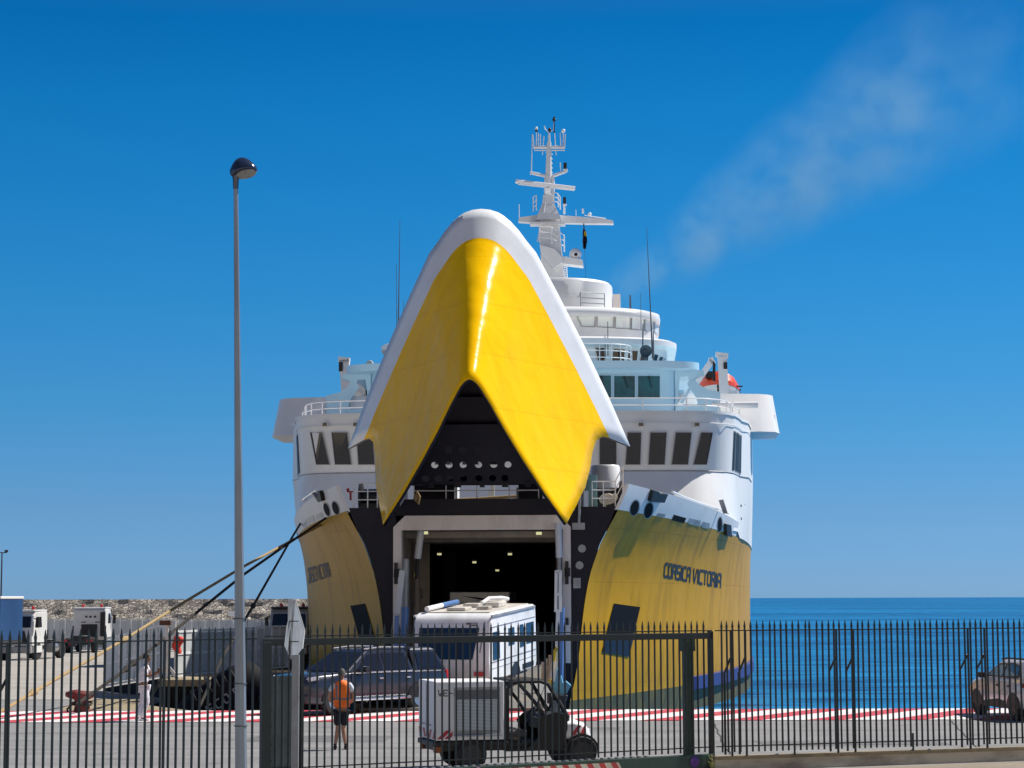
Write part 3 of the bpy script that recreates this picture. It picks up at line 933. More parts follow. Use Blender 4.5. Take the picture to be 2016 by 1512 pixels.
for t in ts:
    L, W = visl(t), visw(t)
    s_ = s0(t)
    row = []
    for q in qq:
        s = L - q * (L - s_)
        # width law is written for the full length; keep it there
        qf = (L - s) / L
        row.append((W * shape(qf, t) if q > 0 else 0.0, s))
    ring = [vis(-w, s, t) for w, s in row] + [vis(w, s, t) for w, s in row[::-1][1:]]
    rings.append(ring)
it = ts.index(-.97)
g.loft(rings[:it + 1], 0, close=False)
g.loft(rings[it:], 1, close=False)
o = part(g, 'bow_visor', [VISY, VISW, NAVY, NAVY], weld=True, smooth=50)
# make sure normals look outwards (towards the camera / up)
me = o.data
c = sum((p.center.y for p in me.polygons)) / len(me.polygons)
outw = sum((p.normal.y for p in me.polygons if p.material_index == 0))
if outw > 0:
    me.flip_normals()
sm = o.modifiers.new('shell', 'SOLIDIFY'); sm.thickness = .1; sm.offset = -1; sm.material_offset = 2; sm.material_offset_rim = 2
# inner deck of the visor, pierced with lightening holes
def vis_inner_w(s, t):
    L = visl(t)
    return visw(t) * shape(max(0, (L - s) / L), t) - .12
def pierced(t, smin, smax, holes, rad):
    """flat plate in the visor's plane t from s=smin..smax, following the shell, with round holes"""
    bm = bmesh.new()
    outer = []
    n = 22
    for i in range(n + 1):
        s = smin + (smax - smin) * i / n
        outer.append((vis_inner_w(s, t), s))
    loop = [(w, s) for w, s in outer] + [(-w, s) for w, s in outer[::-1]]
    vs = [bm.verts.new((w, s, 0)) for w, s in loop]
    es = [bm.edges.new((vs[i], vs[(i + 1) % len(vs)])) for i in range(len(vs))]
    for hx, hs in holes:
        hv = [bm.verts.new((hx + rad * math.cos(2 * math.pi * k / 14), hs + rad * math.sin(2 * math.pi * k / 14), 0)) for k in range(14)]
        es += [bm.edges.new((hv[k], hv[(k + 1) % 14])) for k in range(14)]
    bmesh.ops.triangle_fill(bm, use_beauty=True, edges=es)
    bm.verts.index_update()
    g = MB()
    fv = [v.co.copy() for v in bm.verts]
    g.add([vis(p.x, p.y, t) for p in fv], [[v.index for v in f.verts] for f in bm.faces])
    bm.free()
    return g
tt = -4.9
holes = []
for py, xs in ((884.5, (883, 911, 942, 972)), (914.5, (856, 884, 912, 942, 972, 1000)), (942, (838, 863, 887, 913, 943, 970, 994))):
    # the row's distance along the plate
    for px in xs:
        best = None
        for k in range(120):
            s = k * .05
            q = vis(0, s, tt)
            a = sp(px, py, q[1])
            e = abs(a.z - q[2])
            if best is None or e < best[0]: best = (e, a.x, s)
        holes.append((best[1], best[2]))
g = pierced(tt, .42, visl(tt) - .25, holes, .125)
o2 = part(g, 'visor_inner_deck', NAVY, smooth=0)
sm = o2.modifiers.new('plate', 'SOLIDIFY'); sm.thickness = .04
g = MB()
for s in (2.6, 3.6):
    w = vis_inner_w(s, tt) - .05
    g.prism([vis(-w, s, tt - .02), vis(w, s, tt - .02), vis(w, s + .12, tt - .02), vis(-w, s + .12, tt - .02)], tuple(Vector(vis(0, 0, -.25)) - Vector(vis(0, 0, 0))))
for x in (-2.6, -1.7, -.75, .1, .9, 1.7, 2.6):
    a = Vector(vis(x, .45, tt)); g.box(a - Vector((0, .05, .04)), (.16 + .1 * random.random(), .12, .2))
part(g, 'visor_ribs', NAVY, smooth=0)
PITCH_ = mat('shade_black', (0.002, 0.002, 0.004), 0.95, spec=.05)  # black plates added behind the holes so they look dark
for ta, tb in ((-4.85, -3.8), (-3.1, -.6)):
    w0, w1 = vis_inner_w(1.0, ta) - .1, vis_inner_w(1.0, tb) - .1
    g = MB(); g.prism([vis(-w0, .75 if tb > -1 else .36, ta), vis(w0, .75 if tb > -1 else .36, ta), vis(w1, 1.0 if tb > -1 else .36, tb), vis(-w1, 1.0 if tb > -1 else .36, tb)], (0, .05, 0))
    part(g, 'hole_blackout', PITCH_, smooth=0)
# hinge arms from the fore deck to the visor
for s in (-1, 1):
    g = MB()
    g.prism([(s * 3.2, 2.6, 6.3), (s * 3.2, 5.4, 6.3), (s * 3.2, 4.6, 8.6), (s * 3.2, 3.2, 8.9), (s * 3.2, 1.2, 8.0), (s * 3.2, 2.4, 7.6)], (s * .3, 0, 0))
    part(g, 'visor_hinge', NAVY, smooth=0)

# ---- railings, ropes and winches on the fore deck
def rail(g, pts, h=1.05, n=3, r_=.022, posts=True):
    pts = [Vector(p) for p in pts]
    for k in range(n):
        z = h * (k + 1) / n
        g.tube([p + Vector((0, 0, z)) for p in pts], r_, 6)
    if posts:
        for p in pts:
            g.tube([p, p + Vector((0, 0, h))], r_ * 1.1, 6)
g = MB()
rail(g, [(-4.6, .25, 6.42), (-4.1, .25, 6.42), (-3.75, .25, 6.42)], .9)
rail(g, [(3.9, .25, 6.42), (4.3, .25, 6.42), (4.72, .25, 6.42), (5.0, .25, 6.95)], .9)
rail(g, [(-2.45, .3, 6.72), (-1.3, .3, 6.72), (-.2, .3, 6.72), (.95, .3, 6.72), (2.0, .3, 6.72)], .62, 2)
part(g, 'bow_railing', WHITEC)
for x0_, x1_ in ((815, 895), (1021, 1068)):
    a_, b_ = sp(x0_, 992, 1.3), sp(x1_, 952, 1.3)
    g = MB(); g.box(((a_.x + b_.x) / 2, 1.3, (a_.z + b_.z) / 2), (b_.x - a_.x, .2, b_.z - a_.z)); part(g, 'winch_house', NAVY, smooth=0)
def deck_gear():
    for x, v, s_ in ((-4.15, 3.0, 1), (4.35, 3.0, 1)):
        g = MB()
        g.lathe([(.15, -.6), (.55, -.6), (.55, -.5), (.3, -.48), (.3, .48), (.55, .5), (.55, .6), (.15, .6)], 18, 0, Matrix.Translation((x, v, 6.95)) @ Matrix.Rotation(R(90), 4, 'Y'))
        g.box((x, v, 6.5), (1.2, .8, .4))
        part(g, 'mooring_winch', BLACK, smooth=40)
    g = MB()
    g.tube([sp(683, 962, 1.5), sp(684, 968, 1.5), sp(696, 968, 1.5), sp(697, 962, 1.5)], .03); g.tube([sp(690, 968, 1.5), sp(690, 985, 1.5)], .04); g.tube([sp(686, 961, 1.5), sp(686, 968, 1.5)], .03)
    part(g, 'red_lever', RED)
    g = MB()
    pts = []
    for k in range(60):
        a = k * .55
        pts.append(sp(1190 + 10 * math.cos(a) + k * .25, 985 + 7 * math.sin(a * 1.1) - k * .1, .6))
    g.tube(pts, .05, 6)
    g.tube([sp(1190, 1000, .6), sp(1191, 985, .6), sp(1200, 982, .6), sp(1212, 972, .6)], .05)
    part(g, 'white_rope_coil', mat('white_rope', (0.7, 0.66, 0.58), 0.9, col2=(0.45, 0.4, 0.33), scale=20))
    g = MB()
    for y, dy in ((984, -7), (990, -6)):
        g.tube([sp(899, y, 2.4), sp(940, y - 2, 2.4), sp(1018, y + dy, 2.4)], .055)
    g.tube([sp(900, 990, 2.2), sp(912, 986, 2.2), sp(928, 988, 2.2), sp(936, 991, 2.2), sp(924, 992, 2.2)], .06)
    part(g, 'mooring_rope_coil', TAN)
    g = MB(); g.tube([sp(817, 980, -.2), sp(822, 968, -.2), sp(826, 978, -.2), sp(823, 992, -.2), sp(818, 985, -.2), sp(822, 975, -.2)], .05)
    part(g, 'mooring_rope_coil', TAN)
    g = MB()
    for a_, v_, d_ in (((1020, 983), 1.5, (.12, .12, .85)), ((970, 978), 4, (.12, .12, .9)), ((963, 985), 4, (.08, .08, .6)), ((898, 983), 1.5, (.07, .07, .9))):
        g = MB(); g.box(sp(*a_, v_), d_); part(g, 'deck_post', WHITEC, smooth=0)
    g = MB()
    g.lathe([(.55, 0), (.55, 1.0), (.5, 1.06), (.05, 1.08)], 24, 0, Matrix.Translation(sp(1192, 948, 5) - Vector((0, 0, .45))))
    part(g, 'deck_ventilator', WHITE, smooth=40)
    g = MB(); g.lathe([(.5, 0), (.5, .8)], 20, 0, Matrix.Translation(sp(880, 985, 9)))
    part(g, 'deck_ventilator', WHITE, smooth=40)
    g = MB(); g.box(sp(1167, 968, .8), (.3, .5, 1.2)); g.box(sp(1160, 955, .8), (.35, .4, .4))
    part(g, 'deck_locker', mat('sea_green', (0.16, 0.32, 0.32), 0.5), smooth=0)
deck_gear()
# ---------------------------------------------------------------- superstructure
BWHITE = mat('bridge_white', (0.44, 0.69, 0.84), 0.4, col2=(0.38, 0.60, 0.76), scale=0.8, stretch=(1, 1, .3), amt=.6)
half = [(0, 18.55), (3, 18.62), (6, 18.8), (8.0, 19.05), (8.9, 19.35), (9.5, 19.9), (9.9, 20.8), (10.15, 22.0), (10.32, 23.2)]
half += [(btop(v) + .004, v) for v in (24.5, 26, 28, 30, 33, 36, 40, 45, 50, 60, 75, 90)]
def both(h):
    return [(-x, y) for x, y in h[::-1]] + list(h[1:] if h[0][0] == 0 else h)
def hull_side(v, z): return bhull(v, z) + .004
g = MB()
def skirt(z):
    k = (8.84 - z) / 2.6
    out = []
    for x, y in half:
        if y > 24:
            out.append((hull_side(y, z), y))
        else:
            w = max(0, min(1, (23.2 - y) / 4.2))
            out.append((min(x + .0 * k, 99), y - 1.55 * k * w))
    return out
rings = []
for z in (6.2, 6.9, 7.6, 8.3, 8.84):
    rings.append([(x, y, z if y < 23 else (zbnd(y) if z < 6.3 else z)) for x, y in both(skirt(z))])
g.loft(rings, close=False)
part(g, 'deckhouse_skirt', WHITE, weld=True, smooth=30)
def front(z):
    k = (z - 8.84) / 2.62
    return [(x * (1 + .012 * k) if y < 24 else hull_side(y, 8.9) , y - .22 * k * max(0, min(1, (24 - y) / 3))) for x, y in half]
g = MB()
g.loft([[(x, y, z) for x, y in both(front(z))] for z in (8.842, 9.7, 10.6, 11.46)], close=False)
g.add([(x, y, 11.46) for x, y in both(front(11.46))], [list(range(len(both(half))))])
part(g, 'deckhouse_front', WHITE, weld=True, smooth=30)
g = MB()
fo = both(front(11.46)[:14])
rings = [[(x * 1.004, y - .03, z) for x, y in fo] for z in (11.40, 11.52)] + [[(x * .985, y + .15, z) for x, y in fo] for z in (11.52,)]
g.loft(rings, close=False)
part(g, 'deck_edge', WHITE, smooth=30)

def wall_pt(px, py, tab, off=.03):
    """front-wall point hit by the pixel's ray"""
    lo, hi = 10.0, 40.0
    def inside(p):
        h = tab(p.z)
        # wall station at this half-width
        xs = [a for a, b in h]; ys = [b for a, b in h]
        return p.y - interp(abs(p.x), xs, ys)
    for _ in range(40):
        m = (lo + hi) / 2
        if inside(sp(px, py, m)) < 0: lo = m
        else: hi = m
    return sp(px, py, lo - off)
def window(name, quad, glass, tab, parent=None, frame=WHITEC, fw=1.6, off=.03):
    g = MB()
    pts = [wall_pt(x, y, tab, off) for x, y in quad]
    n = len(pts)
    cx = sum(q[0] for q in quad) / n; cy = sum(q[1] for q in quad) / n
    big = [(x + (fw if x > cx else -fw), y + (fw if y > cy else -fw)) for x, y in quad]
    f0 = [wall_pt(x, y, tab, .012) for x, y in big]
    f1 = [wall_pt(x, y, tab, off + .05) for x, y in big]
    g1 = [wall_pt(x, y, tab, off + .05) for x, y in quad]
    fs = []
    for i in range(n):
        j = (i + 1) % n
        fs += [(i, j, n + j, n + i), (n + i, n + j, 2 * n + j, 2 * n + i), (2 * n + i, 2 * n + j, 3 * n + j, 3 * n + i)]
    g.add(f0 + f1 + g1 + pts, fs, 1)
    g.add(pts, [list(range(n))], 0)
    return part(g, name, [glass, frame], parent, smooth=0)
FRAMEG = mat('window_frame', (0.30, 0.30, 0.31), 0.5)
offs = [((374, 396), (359, 384)), ((324, 354), (316, 347)), ((274, 305), (270, 301)), ((229, 255), (225, 253)), ((174, 206), (174, 206)), ((120, 150), (120, 150)), ((66, 96), (66, 96)), ((14, 44), (14, 44))]
for i, (t, b) in enumerate(offs):
    for s in (-1, 1):
        q = [(1007 + s * t[0], 852), (1007 + s * t[1], 852), (1007 + s * b[1], 914), (1007 + s * b[0], 914)]
        gl = GLASSD
        window('front_window', q, gl, front, frame=FRAMEG, fw=1.2)
def along(h, d):
    for (xa, ya), (xb, yb) in zip(h[:-1], h[1:]):
        l_ = math.hypot(xb - xa, yb - ya)
        if d <= l_: return xa + (xb - xa) * d / l_, ya + (yb - ya) * d / l_, (yb - ya) / l_, -(xb - xa) / l_
        d -= l_
    return xb, yb, 1, 0
for s in (-1, 1):
    for d0 in (10.75, 11.5, 12.25, 13.0):
        for off, grow, m_, nm in ((.02, .05, FRAMEG, 'window_frame'), (.035, 0, DARKW, 'corner_window')):
            vs = []
            for dd, z in ((d0 - grow + .12, 10.72 + grow), (d0 + .42 + grow + .12, 10.72 + grow), (d0 + .42 + grow, 9.0 - grow), (d0 - grow, 9.0 - grow)):
                x, y, nx_, ny_ = along(front(z)[:12], dd)
                vs.append((s * (x + nx_ * off), y + ny_ * off, z))
            if nm == 'window_frame': f0 = vs
            else:
                g = MB(); g.add(f0, [(0, 1, 2, 3)], 1); g.add(vs, [(0, 1, 2, 3)], 0); part(g, nm, [DARKW, FRAMEG], smooth=0)
g = MB()
for x in (1459.5, 1467):
    q = [(x - 1.5, 993), (x + .8, 994), (x + 1.2, 1024), (x - .8, 1023)]
    g.add([wall_pt(a, b, skirt, .03) for a, b in q], [(0, 1, 2, 3)])
part(g, 'vent_slots', HOLE, smooth=0)
g = MB(); g.tube([wall_pt(1221, 884, front, .08), wall_pt(1222, 925, front, .08), wall_pt(1224, 958, skirt, .08), wall_pt(1232, 970, skirt, .08)], .035, 6); part(g, 'wall_pipe', WHITEC)
for px_, py_ in ((1262, 836), (1372, 836), (640, 836), (700, 836)):
    q = wall_pt(px_, py_, front, .16); g = MB(); g.box(q, (.26, .2, .2)); g.box(q + Vector((0, -.11, 0)), (.2, .02, .15), 1); part(g, 'floodlight', [WHITEC, GLASSD], smooth=0)
g = MB()
fr_ = both(front(8.842)[:12])
g.tube([(x, y - .03, 8.84) for x, y in fr_], .025, 6); part(g, 'wall_seam', GREYM)
g = MB()
fr_ = both(front(11.46)[:12])
g.tube([(x, y - .03, 10.98) for x, y in fr_], .018, 6); part(g, 'wall_seam', WHITEC)
# leaning hatch door and the sheer rail behind the bulwark
g = MB()
g.prism([sp(1415, 985, 14), sp(1424, 983, 14), sp(1433, 1011, 14), sp(1424, 1011, 14)], (0, .1, 0))
part(g, 'hatch', [GREYM], smooth=0)
g = MB()
g.tube([on_hull(x, y, -.05) + Vector((0, 0, .1)) for x, y in ((1326, 974), (1345, 983), (1380, 996), (1410, 1006), (1436, 1016))], .05)
for x, y in ((1345, 984), (1380, 997), (1410, 1007)):
    p = on_hull(x, y, -.05); g.tube([p + Vector((0, 0, .1)), p - Vector((0, 0, .15))], .03)
part(g, 'bulwark_rail', WHITEC)
g = MB()
g.tube([on_hull(x, y, -.05) + Vector((0, 0, .1)) for x, y in ((583, 1000), (597, 985), (618, 971))], .04)
part(g, 'bulwark_rail', WHITEC)

# railing on the deck edge in front of the bridge
g = MB()
rp = [(x * .965, y + .35, 11.5) for x, y in both(front(11.46)[:10])]
rail(g, rp, .62, 2, .028)
part(g, 'deck_railing', WHITEC)

# ---- bridge block
def sellip(W, v0, D, n=2.6, k=14, back=None):
    out = []
    for i in range(k + 1):
        a = (math.pi / 2) * i / k
        out.append((W * math.sin(a) ** (2 / n), v0 + D - D * math.cos(a) ** (2 / n)))
    if back: out.append((W, back))
    return out
bridge = lambda z: sellip(7.55, 26.5, 1.6, 3.2, 14, 60)
g = MB()
g.loft([[(x, y, z) for x, y in both(bridge(0))] for z in (11.5, 14.3)], close=False)
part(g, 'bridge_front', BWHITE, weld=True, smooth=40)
g = MB()
roof = both(sellip(8.7, 25.7, 2.2, 3.6, 16, 60))
g.prism([(x, y, 14.28) for x, y in roof], (0, 0, .34))
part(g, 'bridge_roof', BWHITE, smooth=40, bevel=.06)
for q in ([(1209, 740), (1250, 740), (1250, 784), (1209, 784)], [(1256, 740), (1299, 740), (1299, 785), (1256, 785)], [(1164, 739), (1203, 739), (1203, 783), (1164, 783)]):
    window('bridge_window', q, TEALG, bridge, fw=1.5, frame=BWHITE)
    p_ = wall_pt((q[0][0] + q[1][0]) / 2, q[0][1] + 2, bridge, .09); g = MB(); g.tube([p_, p_ + Vector((.16, -.02, -.55))], .02, 5); g.box(p_, (.1, .08, .06)); part(g, 'wiper', BLACK, smooth=0)
    q2 = [(2007 - x if False else 2 * 1014 - x, y) for x, y in q]
    window('bridge_window', q2, TEALG, bridge, fw=1.5, frame=BWHITE)
# wings with their screens
for s in (-1, 1):
    g = MB()
    plan = [(7.5, 27.9), (9.6, 28.2), (11.6, 28.6), (12.1, 28.95), (12.38, 29.5), (12.4, 32.6), (7.5, 32.6)]
    o0 = [(s * (x + (.28 if x > 12 else 0)), y - (1.0 if y < 29.2 else (.5 if y < 30 else 0)), 11.28 if x > 11 else 11.2) for x, y in plan]
    o1 = [(s * x, y, 13.22) for x, y in plan]
    i1 = [(s * (x - (.14 if x > 12 else 0)), y + (.14 if y < 30 else -.14), 13.22) for x, y in plan]
    i0 = [(p[0], p[1], 11.45) for p in i1]
    g.loft([o0, o1, i1, i0], cap0=True, cap1=True)
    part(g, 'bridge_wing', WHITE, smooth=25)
    # sweeping screen between roof and wing, with its big opening
    g = MB()
    out = [(7.5, 14.3), (8.9, 14.3), (8.95, 14.05), (8.6, 13.95), (8.5, 13.8), (8.75, 13.55), (9.1, 13.35), (9.7, 13.22), (9.7, 12.0), (7.5, 12.0)]
    inn = [(7.75, 14.0), (8.15, 14.0), (8.2, 13.8), (8.1, 13.7), (8.12, 13.55), (8.3, 13.3), (8.5, 13.0), (8.6, 12.7), (8.5, 12.55), (7.6, 12.55)]
    n = len(out)
    for i in range(n):
        j = (i + 1) % n
        g.prism([(s * out[i][0], 27.5, out[i][1]), (s * out[j][0], 27.5, out[j][1]), (s * inn[j][0], 27.5, inn[j][1]), (s * inn[i][0], 27.5, inn[i][1])], (0, .12, 0))
    part(g, 'wing_screen', BWHITE, smooth=0)
g = MB()
g.tube([sp(1401, 796, 27.6), sp(1440, 797, 27.6)], .14, 12); g.tube([sp(1444, 797, 27.6), sp(1492, 797, 27.6)], [.14, .16], 12)
part(g, 'white_tube', WHITEC)  # white tubes lying across the wing front
g = MB(); q = [sp(1522, 817, 28.7), sp(1525, 817, 28.7), sp(1529, 843, 28.7), sp(1525, 843, 28.7)]
g.prism(q, (0, .05, 0)); part(g, 'wing_port', GLASSD, smooth=0)
g = MB()
for px in (735, 730):
    p = sp(728, 717, 27)
g.lathe([(.16, -.15), (.2, 0), (.16, .15), (.03, .17)], 14, 0, Matrix.Translation(sp(728, 717, 27)) @ Matrix.Rotation(R(90), 4, 'X'))
g.tube([sp(728, 717, 27), sp(728, 724, 27)], .06)
part(g, 'searchlight', GREYM)
g = MB()
for px in (1333, 1342):
    g.box(sp(px, 777, 29.5), (.22, .3, .45))
part(g, 'wing_console', BWHITE, smooth=0); g = MB()
g.prism([sp(1338, 792, 27), sp(1358, 760, 27), sp(1362, 764, 27), sp(1345, 794, 27)], (0, .1, 0))
part(g, 'wing_bracket', BWHITE, smooth=0); g = MB()
g.prism([sp(1325, 815, 25.8), sp(1335, 797, 25.8), sp(1355, 797, 25.8), sp(1340, 806, 25.8)], (0, .1, 0))
part(g, 'deck_bracket', BWHITE, smooth=0)

# ---- house above the bridge
l4 = lambda z: sellip(7.25, 31.5, 3.0, 2.5, 14, 58)
g = MB(); g.loft([[(x, y, z) for x, y in both(l4(0))] for z in (14.6, 16.2)], close=False)
part(g, 'upper_house', WHITE, weld=True, smooth=40)
g = MB()
ro = both(sellip(7.75, 30.6, 3.4, 2.4, 16, 58)); ri = both(sellip(7.2, 31.2, 3.2, 2.4, 16, 58))
g.loft([[(x, y, 16.05) for x, y in ri], [(x, y, 16.12) for x, y in ro], [(x, y, 16.38) for x, y in ro], [(x * .97, y + .25, 16.5) for x, y in ro]], cap0=True, cap1=True)
part(g, 'upper_house_roof', WHITE, smooth=30)
for q in ([(1172, 685), (1190, 685), (1191, 712), (1177, 712)], [(1208, 687), (1230, 688), (1228, 716), (1204, 715)], [(1238, 690), (1256, 691), (1253, 717), (1234, 716)], [(1263, 692), (1278, 694), (1274, 718), (1259, 717)], [(1289, 697), (1296, 699), (1291, 718), (1286, 717)], [(1300, 702), (1306, 704), (1300, 718), (1294, 718)], [(1308, 706), (1311, 707), (1305, 718), (1302, 718)]):
    window('upper_window', q, GLASSD, l4, frame=WHITE, fw=1.0, off=.02)
g = MB()
rail(g, [(x, y, 14.64) for x, y in both(sellip(5.4, 27.0, 2.2, 3.4, 8))], 1.0, 3, .025)
part(g, 'bridge_roof_railing', WHITEC)

# ---- observation lounge and funnel housing
l5 = lambda z: [(x * (1 + .012 * (z - 16.5)), y) for x, y in sellip(6.65, 35.2, 3.6, 2.5, 16, 56)]
g = MB(); g.loft([[(x, y, z) for x, y in both(l5(z))] for z in (16.45, 17.3, 18.2)], close=False)
part(g, 'observation_lounge', WHITE, weld=True, smooth=40)
g = MB()
ro = both(sellip(6.95, 34.8, 3.8, 2.5, 18, 56))
g.loft([[(x, y, 18.12) for x, y in ro], [(x * 1.005, y - .05, 18.3) for x, y in ro], [(x, y + .05, 18.52) for x, y in ro], [(x * .95, y + .45, 18.66) for x, y in ro]], cap0=True, cap1=True)
part(g, 'lounge_roof', WHITE, smooth=50)
for q in ([(1134, 616), (1172, 616.5), (1170, 643), (1146, 642)], [(1177, 617), (1208, 618.5), (1207, 645), (1176, 643)], [(1213, 619), (1241, 621.5), (1240, 647.5), (1212, 645.5)], [(1245, 622.5), (1268, 625.5), (1268, 650), (1244, 648)], [(1271, 626), (1287, 629), (1287, 654), (1271, 651)], [(1289.5, 630), (1297.5, 633.5), (1298, 659), (1290, 655)]):
    window('lounge_window', q, PALEG, l5, frame=GREYM, fw=1.3, off=.02)
l6 = lambda z: sellip(4.35, 39, 3.2, 2.4, 14, 52)
g = MB()
r6 = both(l6(0))
g.loft([[(x, y, z) for x, y in r6] for z in (18.6, 20.7)] + [[(x * .97, y + .1, 20.85) for x, y in r6]], close=False, )
g.add([(x * .97, y + .1, 20.85) for x, y in r6], [list(range(len(r6)))])
part(g, 'top_house', WHITE, weld=True, smooth=40)
g = MB()
for a, b in (((1143, 575), (1190, 578)), ((1143, 586), (1190, 588.5)), ((1143, 596.5), (1190, 598.5)), ((1143, 575), (1143, 607)), ((1190, 578), (1190, 608)), ((1116, 582.5), (1140, 585)), ((1140, 585), (1143, 576))):
    A, B = wall_pt(*a, l6, .35), wall_pt(*b, l6, .35)
    g.tube([A, B], .03, 6)
part(g, 'top_railing', GREYM)
g = MB(); g.box((4.6, 43.5, 19.5), (.4, 3.0, 1.6)); g.box((4.9, 45, 19.1), (.4, 2.0, 1.0))
part(g, 'side_locker', OFFWH, smooth=0)

# ---- mast
MV = 48.0
def m_(px, py, dv=0.0): return sp(px, py, MV + dv)
def ringrect(px0, px1, py, d0, d1):
    a, b = m_(px0, py), m_(px1, py)
    return [(a.x, MV + d0, a.z), (b.x, MV + d0, a.z), (b.x, MV + d1, a.z), (a.x, MV + d1, a.z)]
g = MB()
g.loft([ringrect(1068, 1112, 560, -.7, .9), ringrect(1066, 1108, 520, -.65, .8), ringrect(1062, 1101, 440, -.5, .6), ringrect(1062, 1099, 432, -.5, .6)], cap0=True, cap1=True)
g.loft([ringrect(1057, 1104, 437, -.8, .8), ringrect(1060, 1101, 425, -.7, .7), ringrect(1068, 1091, 403, -.4, .4), ringrect(1070, 1088, 385, -.3, .3)], cap0=True, cap1=True)
part(g, 'mast_trunk', WHITE, smooth=0)
g = MB()
g.tube([m_(1079, 390), m_(1080, 340), m_(1081, 280)], [.24, .2, .13], 10)
g.tube([m_(1089, 395), m_(1089, 345)], .09, 8); g.tube([m_(1073, 395), m_(1074, 345)], .07, 8)
for k in range(9):
    y = 300 + k * 9
    g.tube([m_(1075, y), m_(1088, y + 4)], .04, 6)
g.tube([m_(1081, 280), m_(1081, 262)], [.08, .06]); 
part(g, 'mast_column', WHITE)
g = MB()
g.tube([m_(1015, 357, -1), m_(1132, 371, -.6)], .13, 8)
g.tube([m_(1020, 362, -1), m_(1130, 374, -.6)], .06, 6); g.tube([m_(1078, 366, -.8), m_(1078, 378, -.4)], .2, 8)
part(g, 'radar_scanner', WHITEC)
g = MB()
g.prism([m_(1098, 423, -.3), m_(1150, 427, -.3), m_(1193, 431, -.3), m_(1207, 434, -.3), m_(1208, 440, -.3), m_(1150, 439.5, -.3), m_(1098, 438, -.3)], (0, .55, 0))
g.prism([m_(1064, 422, -.3), m_(1050, 424, -.3), m_(1022, 428, -.3), m_(1020, 436, -.3), m_(1064, 439, -.3)], (0, .55, 0))
g.prism([m_(1043, 437, -1), m_(1112, 437, -1), m_(1112, 441, -1), m_(1043, 441, -1)], (0, .9, 0))
part(g, 'signal_yard', WHITE, smooth=0)
g = MB()
g.tube([m_(1044, 340), m_(1074, 346.5)], .1, 8); g.tube([m_(1089, 346.5), m_(1112, 338), m_(1117, 335)], .1, 8)
g.tube([m_(1050, 290), m_(1112, 290)], .1, 8)
g.tube([m_(1050, 287), m_(1052, 296), m_(1112, 296)], .035, 6)
for a, b in (((1056, 258), (1056, 289)), ((1060, 262), (1060, 289)), ((1064, 264), (1064, 289)), ((1071, 268), (1068, 305)), ((1092, 262), (1095, 305)), ((1103, 262), (1104, 289)), ((1109, 262), (1109, 289)), ((1113, 264), (1112, 289)), ((1049, 264), (1051, 289)), ((1046, 340), (1048, 264)), ((1103, 320), (1104, 339))):
    g.tube([m_(*a), m_(*b)], .03, 5)
g.tube([m_(1072, 248), m_(1073, 254), m_(1080, 260), m_(1090, 256), m_(1091, 240)], .035, 5)
part(g, 'mast_yards', WHITE)
g = MB()
g.tube([m_(1091, 262), m_(1091, 239)], .04, 5); g.ball(m_(1091, 236), .11); g.box(m_(1091, 232), (.12, .12, .1)); g.ball(m_(1082, 256), (.1, .1, .14))
g.box(m_(1112.5, 327), (.2, .2, .38)); g.box(m_(1111.5, 395), (.17, .17, .4)); g.ball(m_(1056, 257), .09)
part(g, 'navigation_lights', BLACK, smooth=40)
g = MB()
g.ball(m_(1056, 253.5), (.09, .09, .13)); g.ball(m_(1109, 258), (.13, .13, .12)); g.box(m_(1113, 334.5), (.26, .2, .1)); g.tube([m_(1111, 402), m_(1111, 421)], .06); g.box(m_(1112, 403), (.22, .2, .08))
part(g, 'mast_antennas', WHITEC, smooth=40)
g = MB()
def mrail(pts, h):
    A = [m_(x, y, d) for x, y, d in pts]
    for k in (1.0, .66, .33):
        g.tube([p + Vector((0, 0, h * k)) for p in A], .03, 5)
    for p in A: g.tube([p, p + Vector((0, 0, h))], .035, 5)
mrail([(1050, 417, -.6), (1056, 414, -1.0)], .9)
mrail([(1091, 404, -.9), (1099, 408, -.5), (1103, 413, .1)], .8)
mrail([(1062, 478, -1.2), (1086, 480, -1.2), (1100, 488, -.6), (1111, 496, .2)], 1.0)
g.tube([m_(1074, 400, -.5), m_(1058, 475, -1.0)], .04, 5)
part(g, 'mast_railing', WHITEC)
g = MB()
g.prism([m_(1062, 482, -1.3), m_(1092, 490, -1.3), m_(1106, 505, -1.3), m_(1107, 516, -1.3), m_(1089, 528, -1.3), m_(1066, 500, -1.3)], (0, 1.6, 0))
g.prism([m_(1104, 504, -.9), m_(1147, 511, -.9), m_(1148, 523, -.9), m_(1105, 518, -.9)], (0, 1.0, 0))
part(g, 'mast_platform', WHITE, smooth=0)
g = MB()
g.ball(m_(1133, 501, -.5), .37, 18, 12); g.tube([m_(1133, 513, -.5), m_(1133, 505, -.5)], .28, 14)
o = part(g, 'satellite_dome', WHITEC)
g = MB(); p = m_(1134, 503, -.5) + Vector((0, -.355, 0)); g.ball(p, (.11, .04, .11)); part(g, 'dome_port', BLACK, o)
g = MB()
g.tube([m_(1148, 420), m_(1147.5, 411)], .07, 6); g.tube([m_(1151, 424), m_(1192, 430)], .03, 5); g.ball(m_(1161, 422), .12); g.tube([m_(1134, 425), m_(1134, 413)], .02, 5); g.tube([m_(1022, 428), m_(1022, 402)], .025, 5)
g.tube([m_(1110, 505, .4), m_(1112, 550, .4)], .03, 5); g.tube([m_(1115, 505, .4), m_(1117, 550, .4)], .03, 5)
for k in range(9):
    g.tube([m_(1110.3, 508 + k * 4.6, .4), m_(1115.3, 508 + k * 4.6, .4)], .03, 4)
part(g, 'mast_fittings', WHITEC)
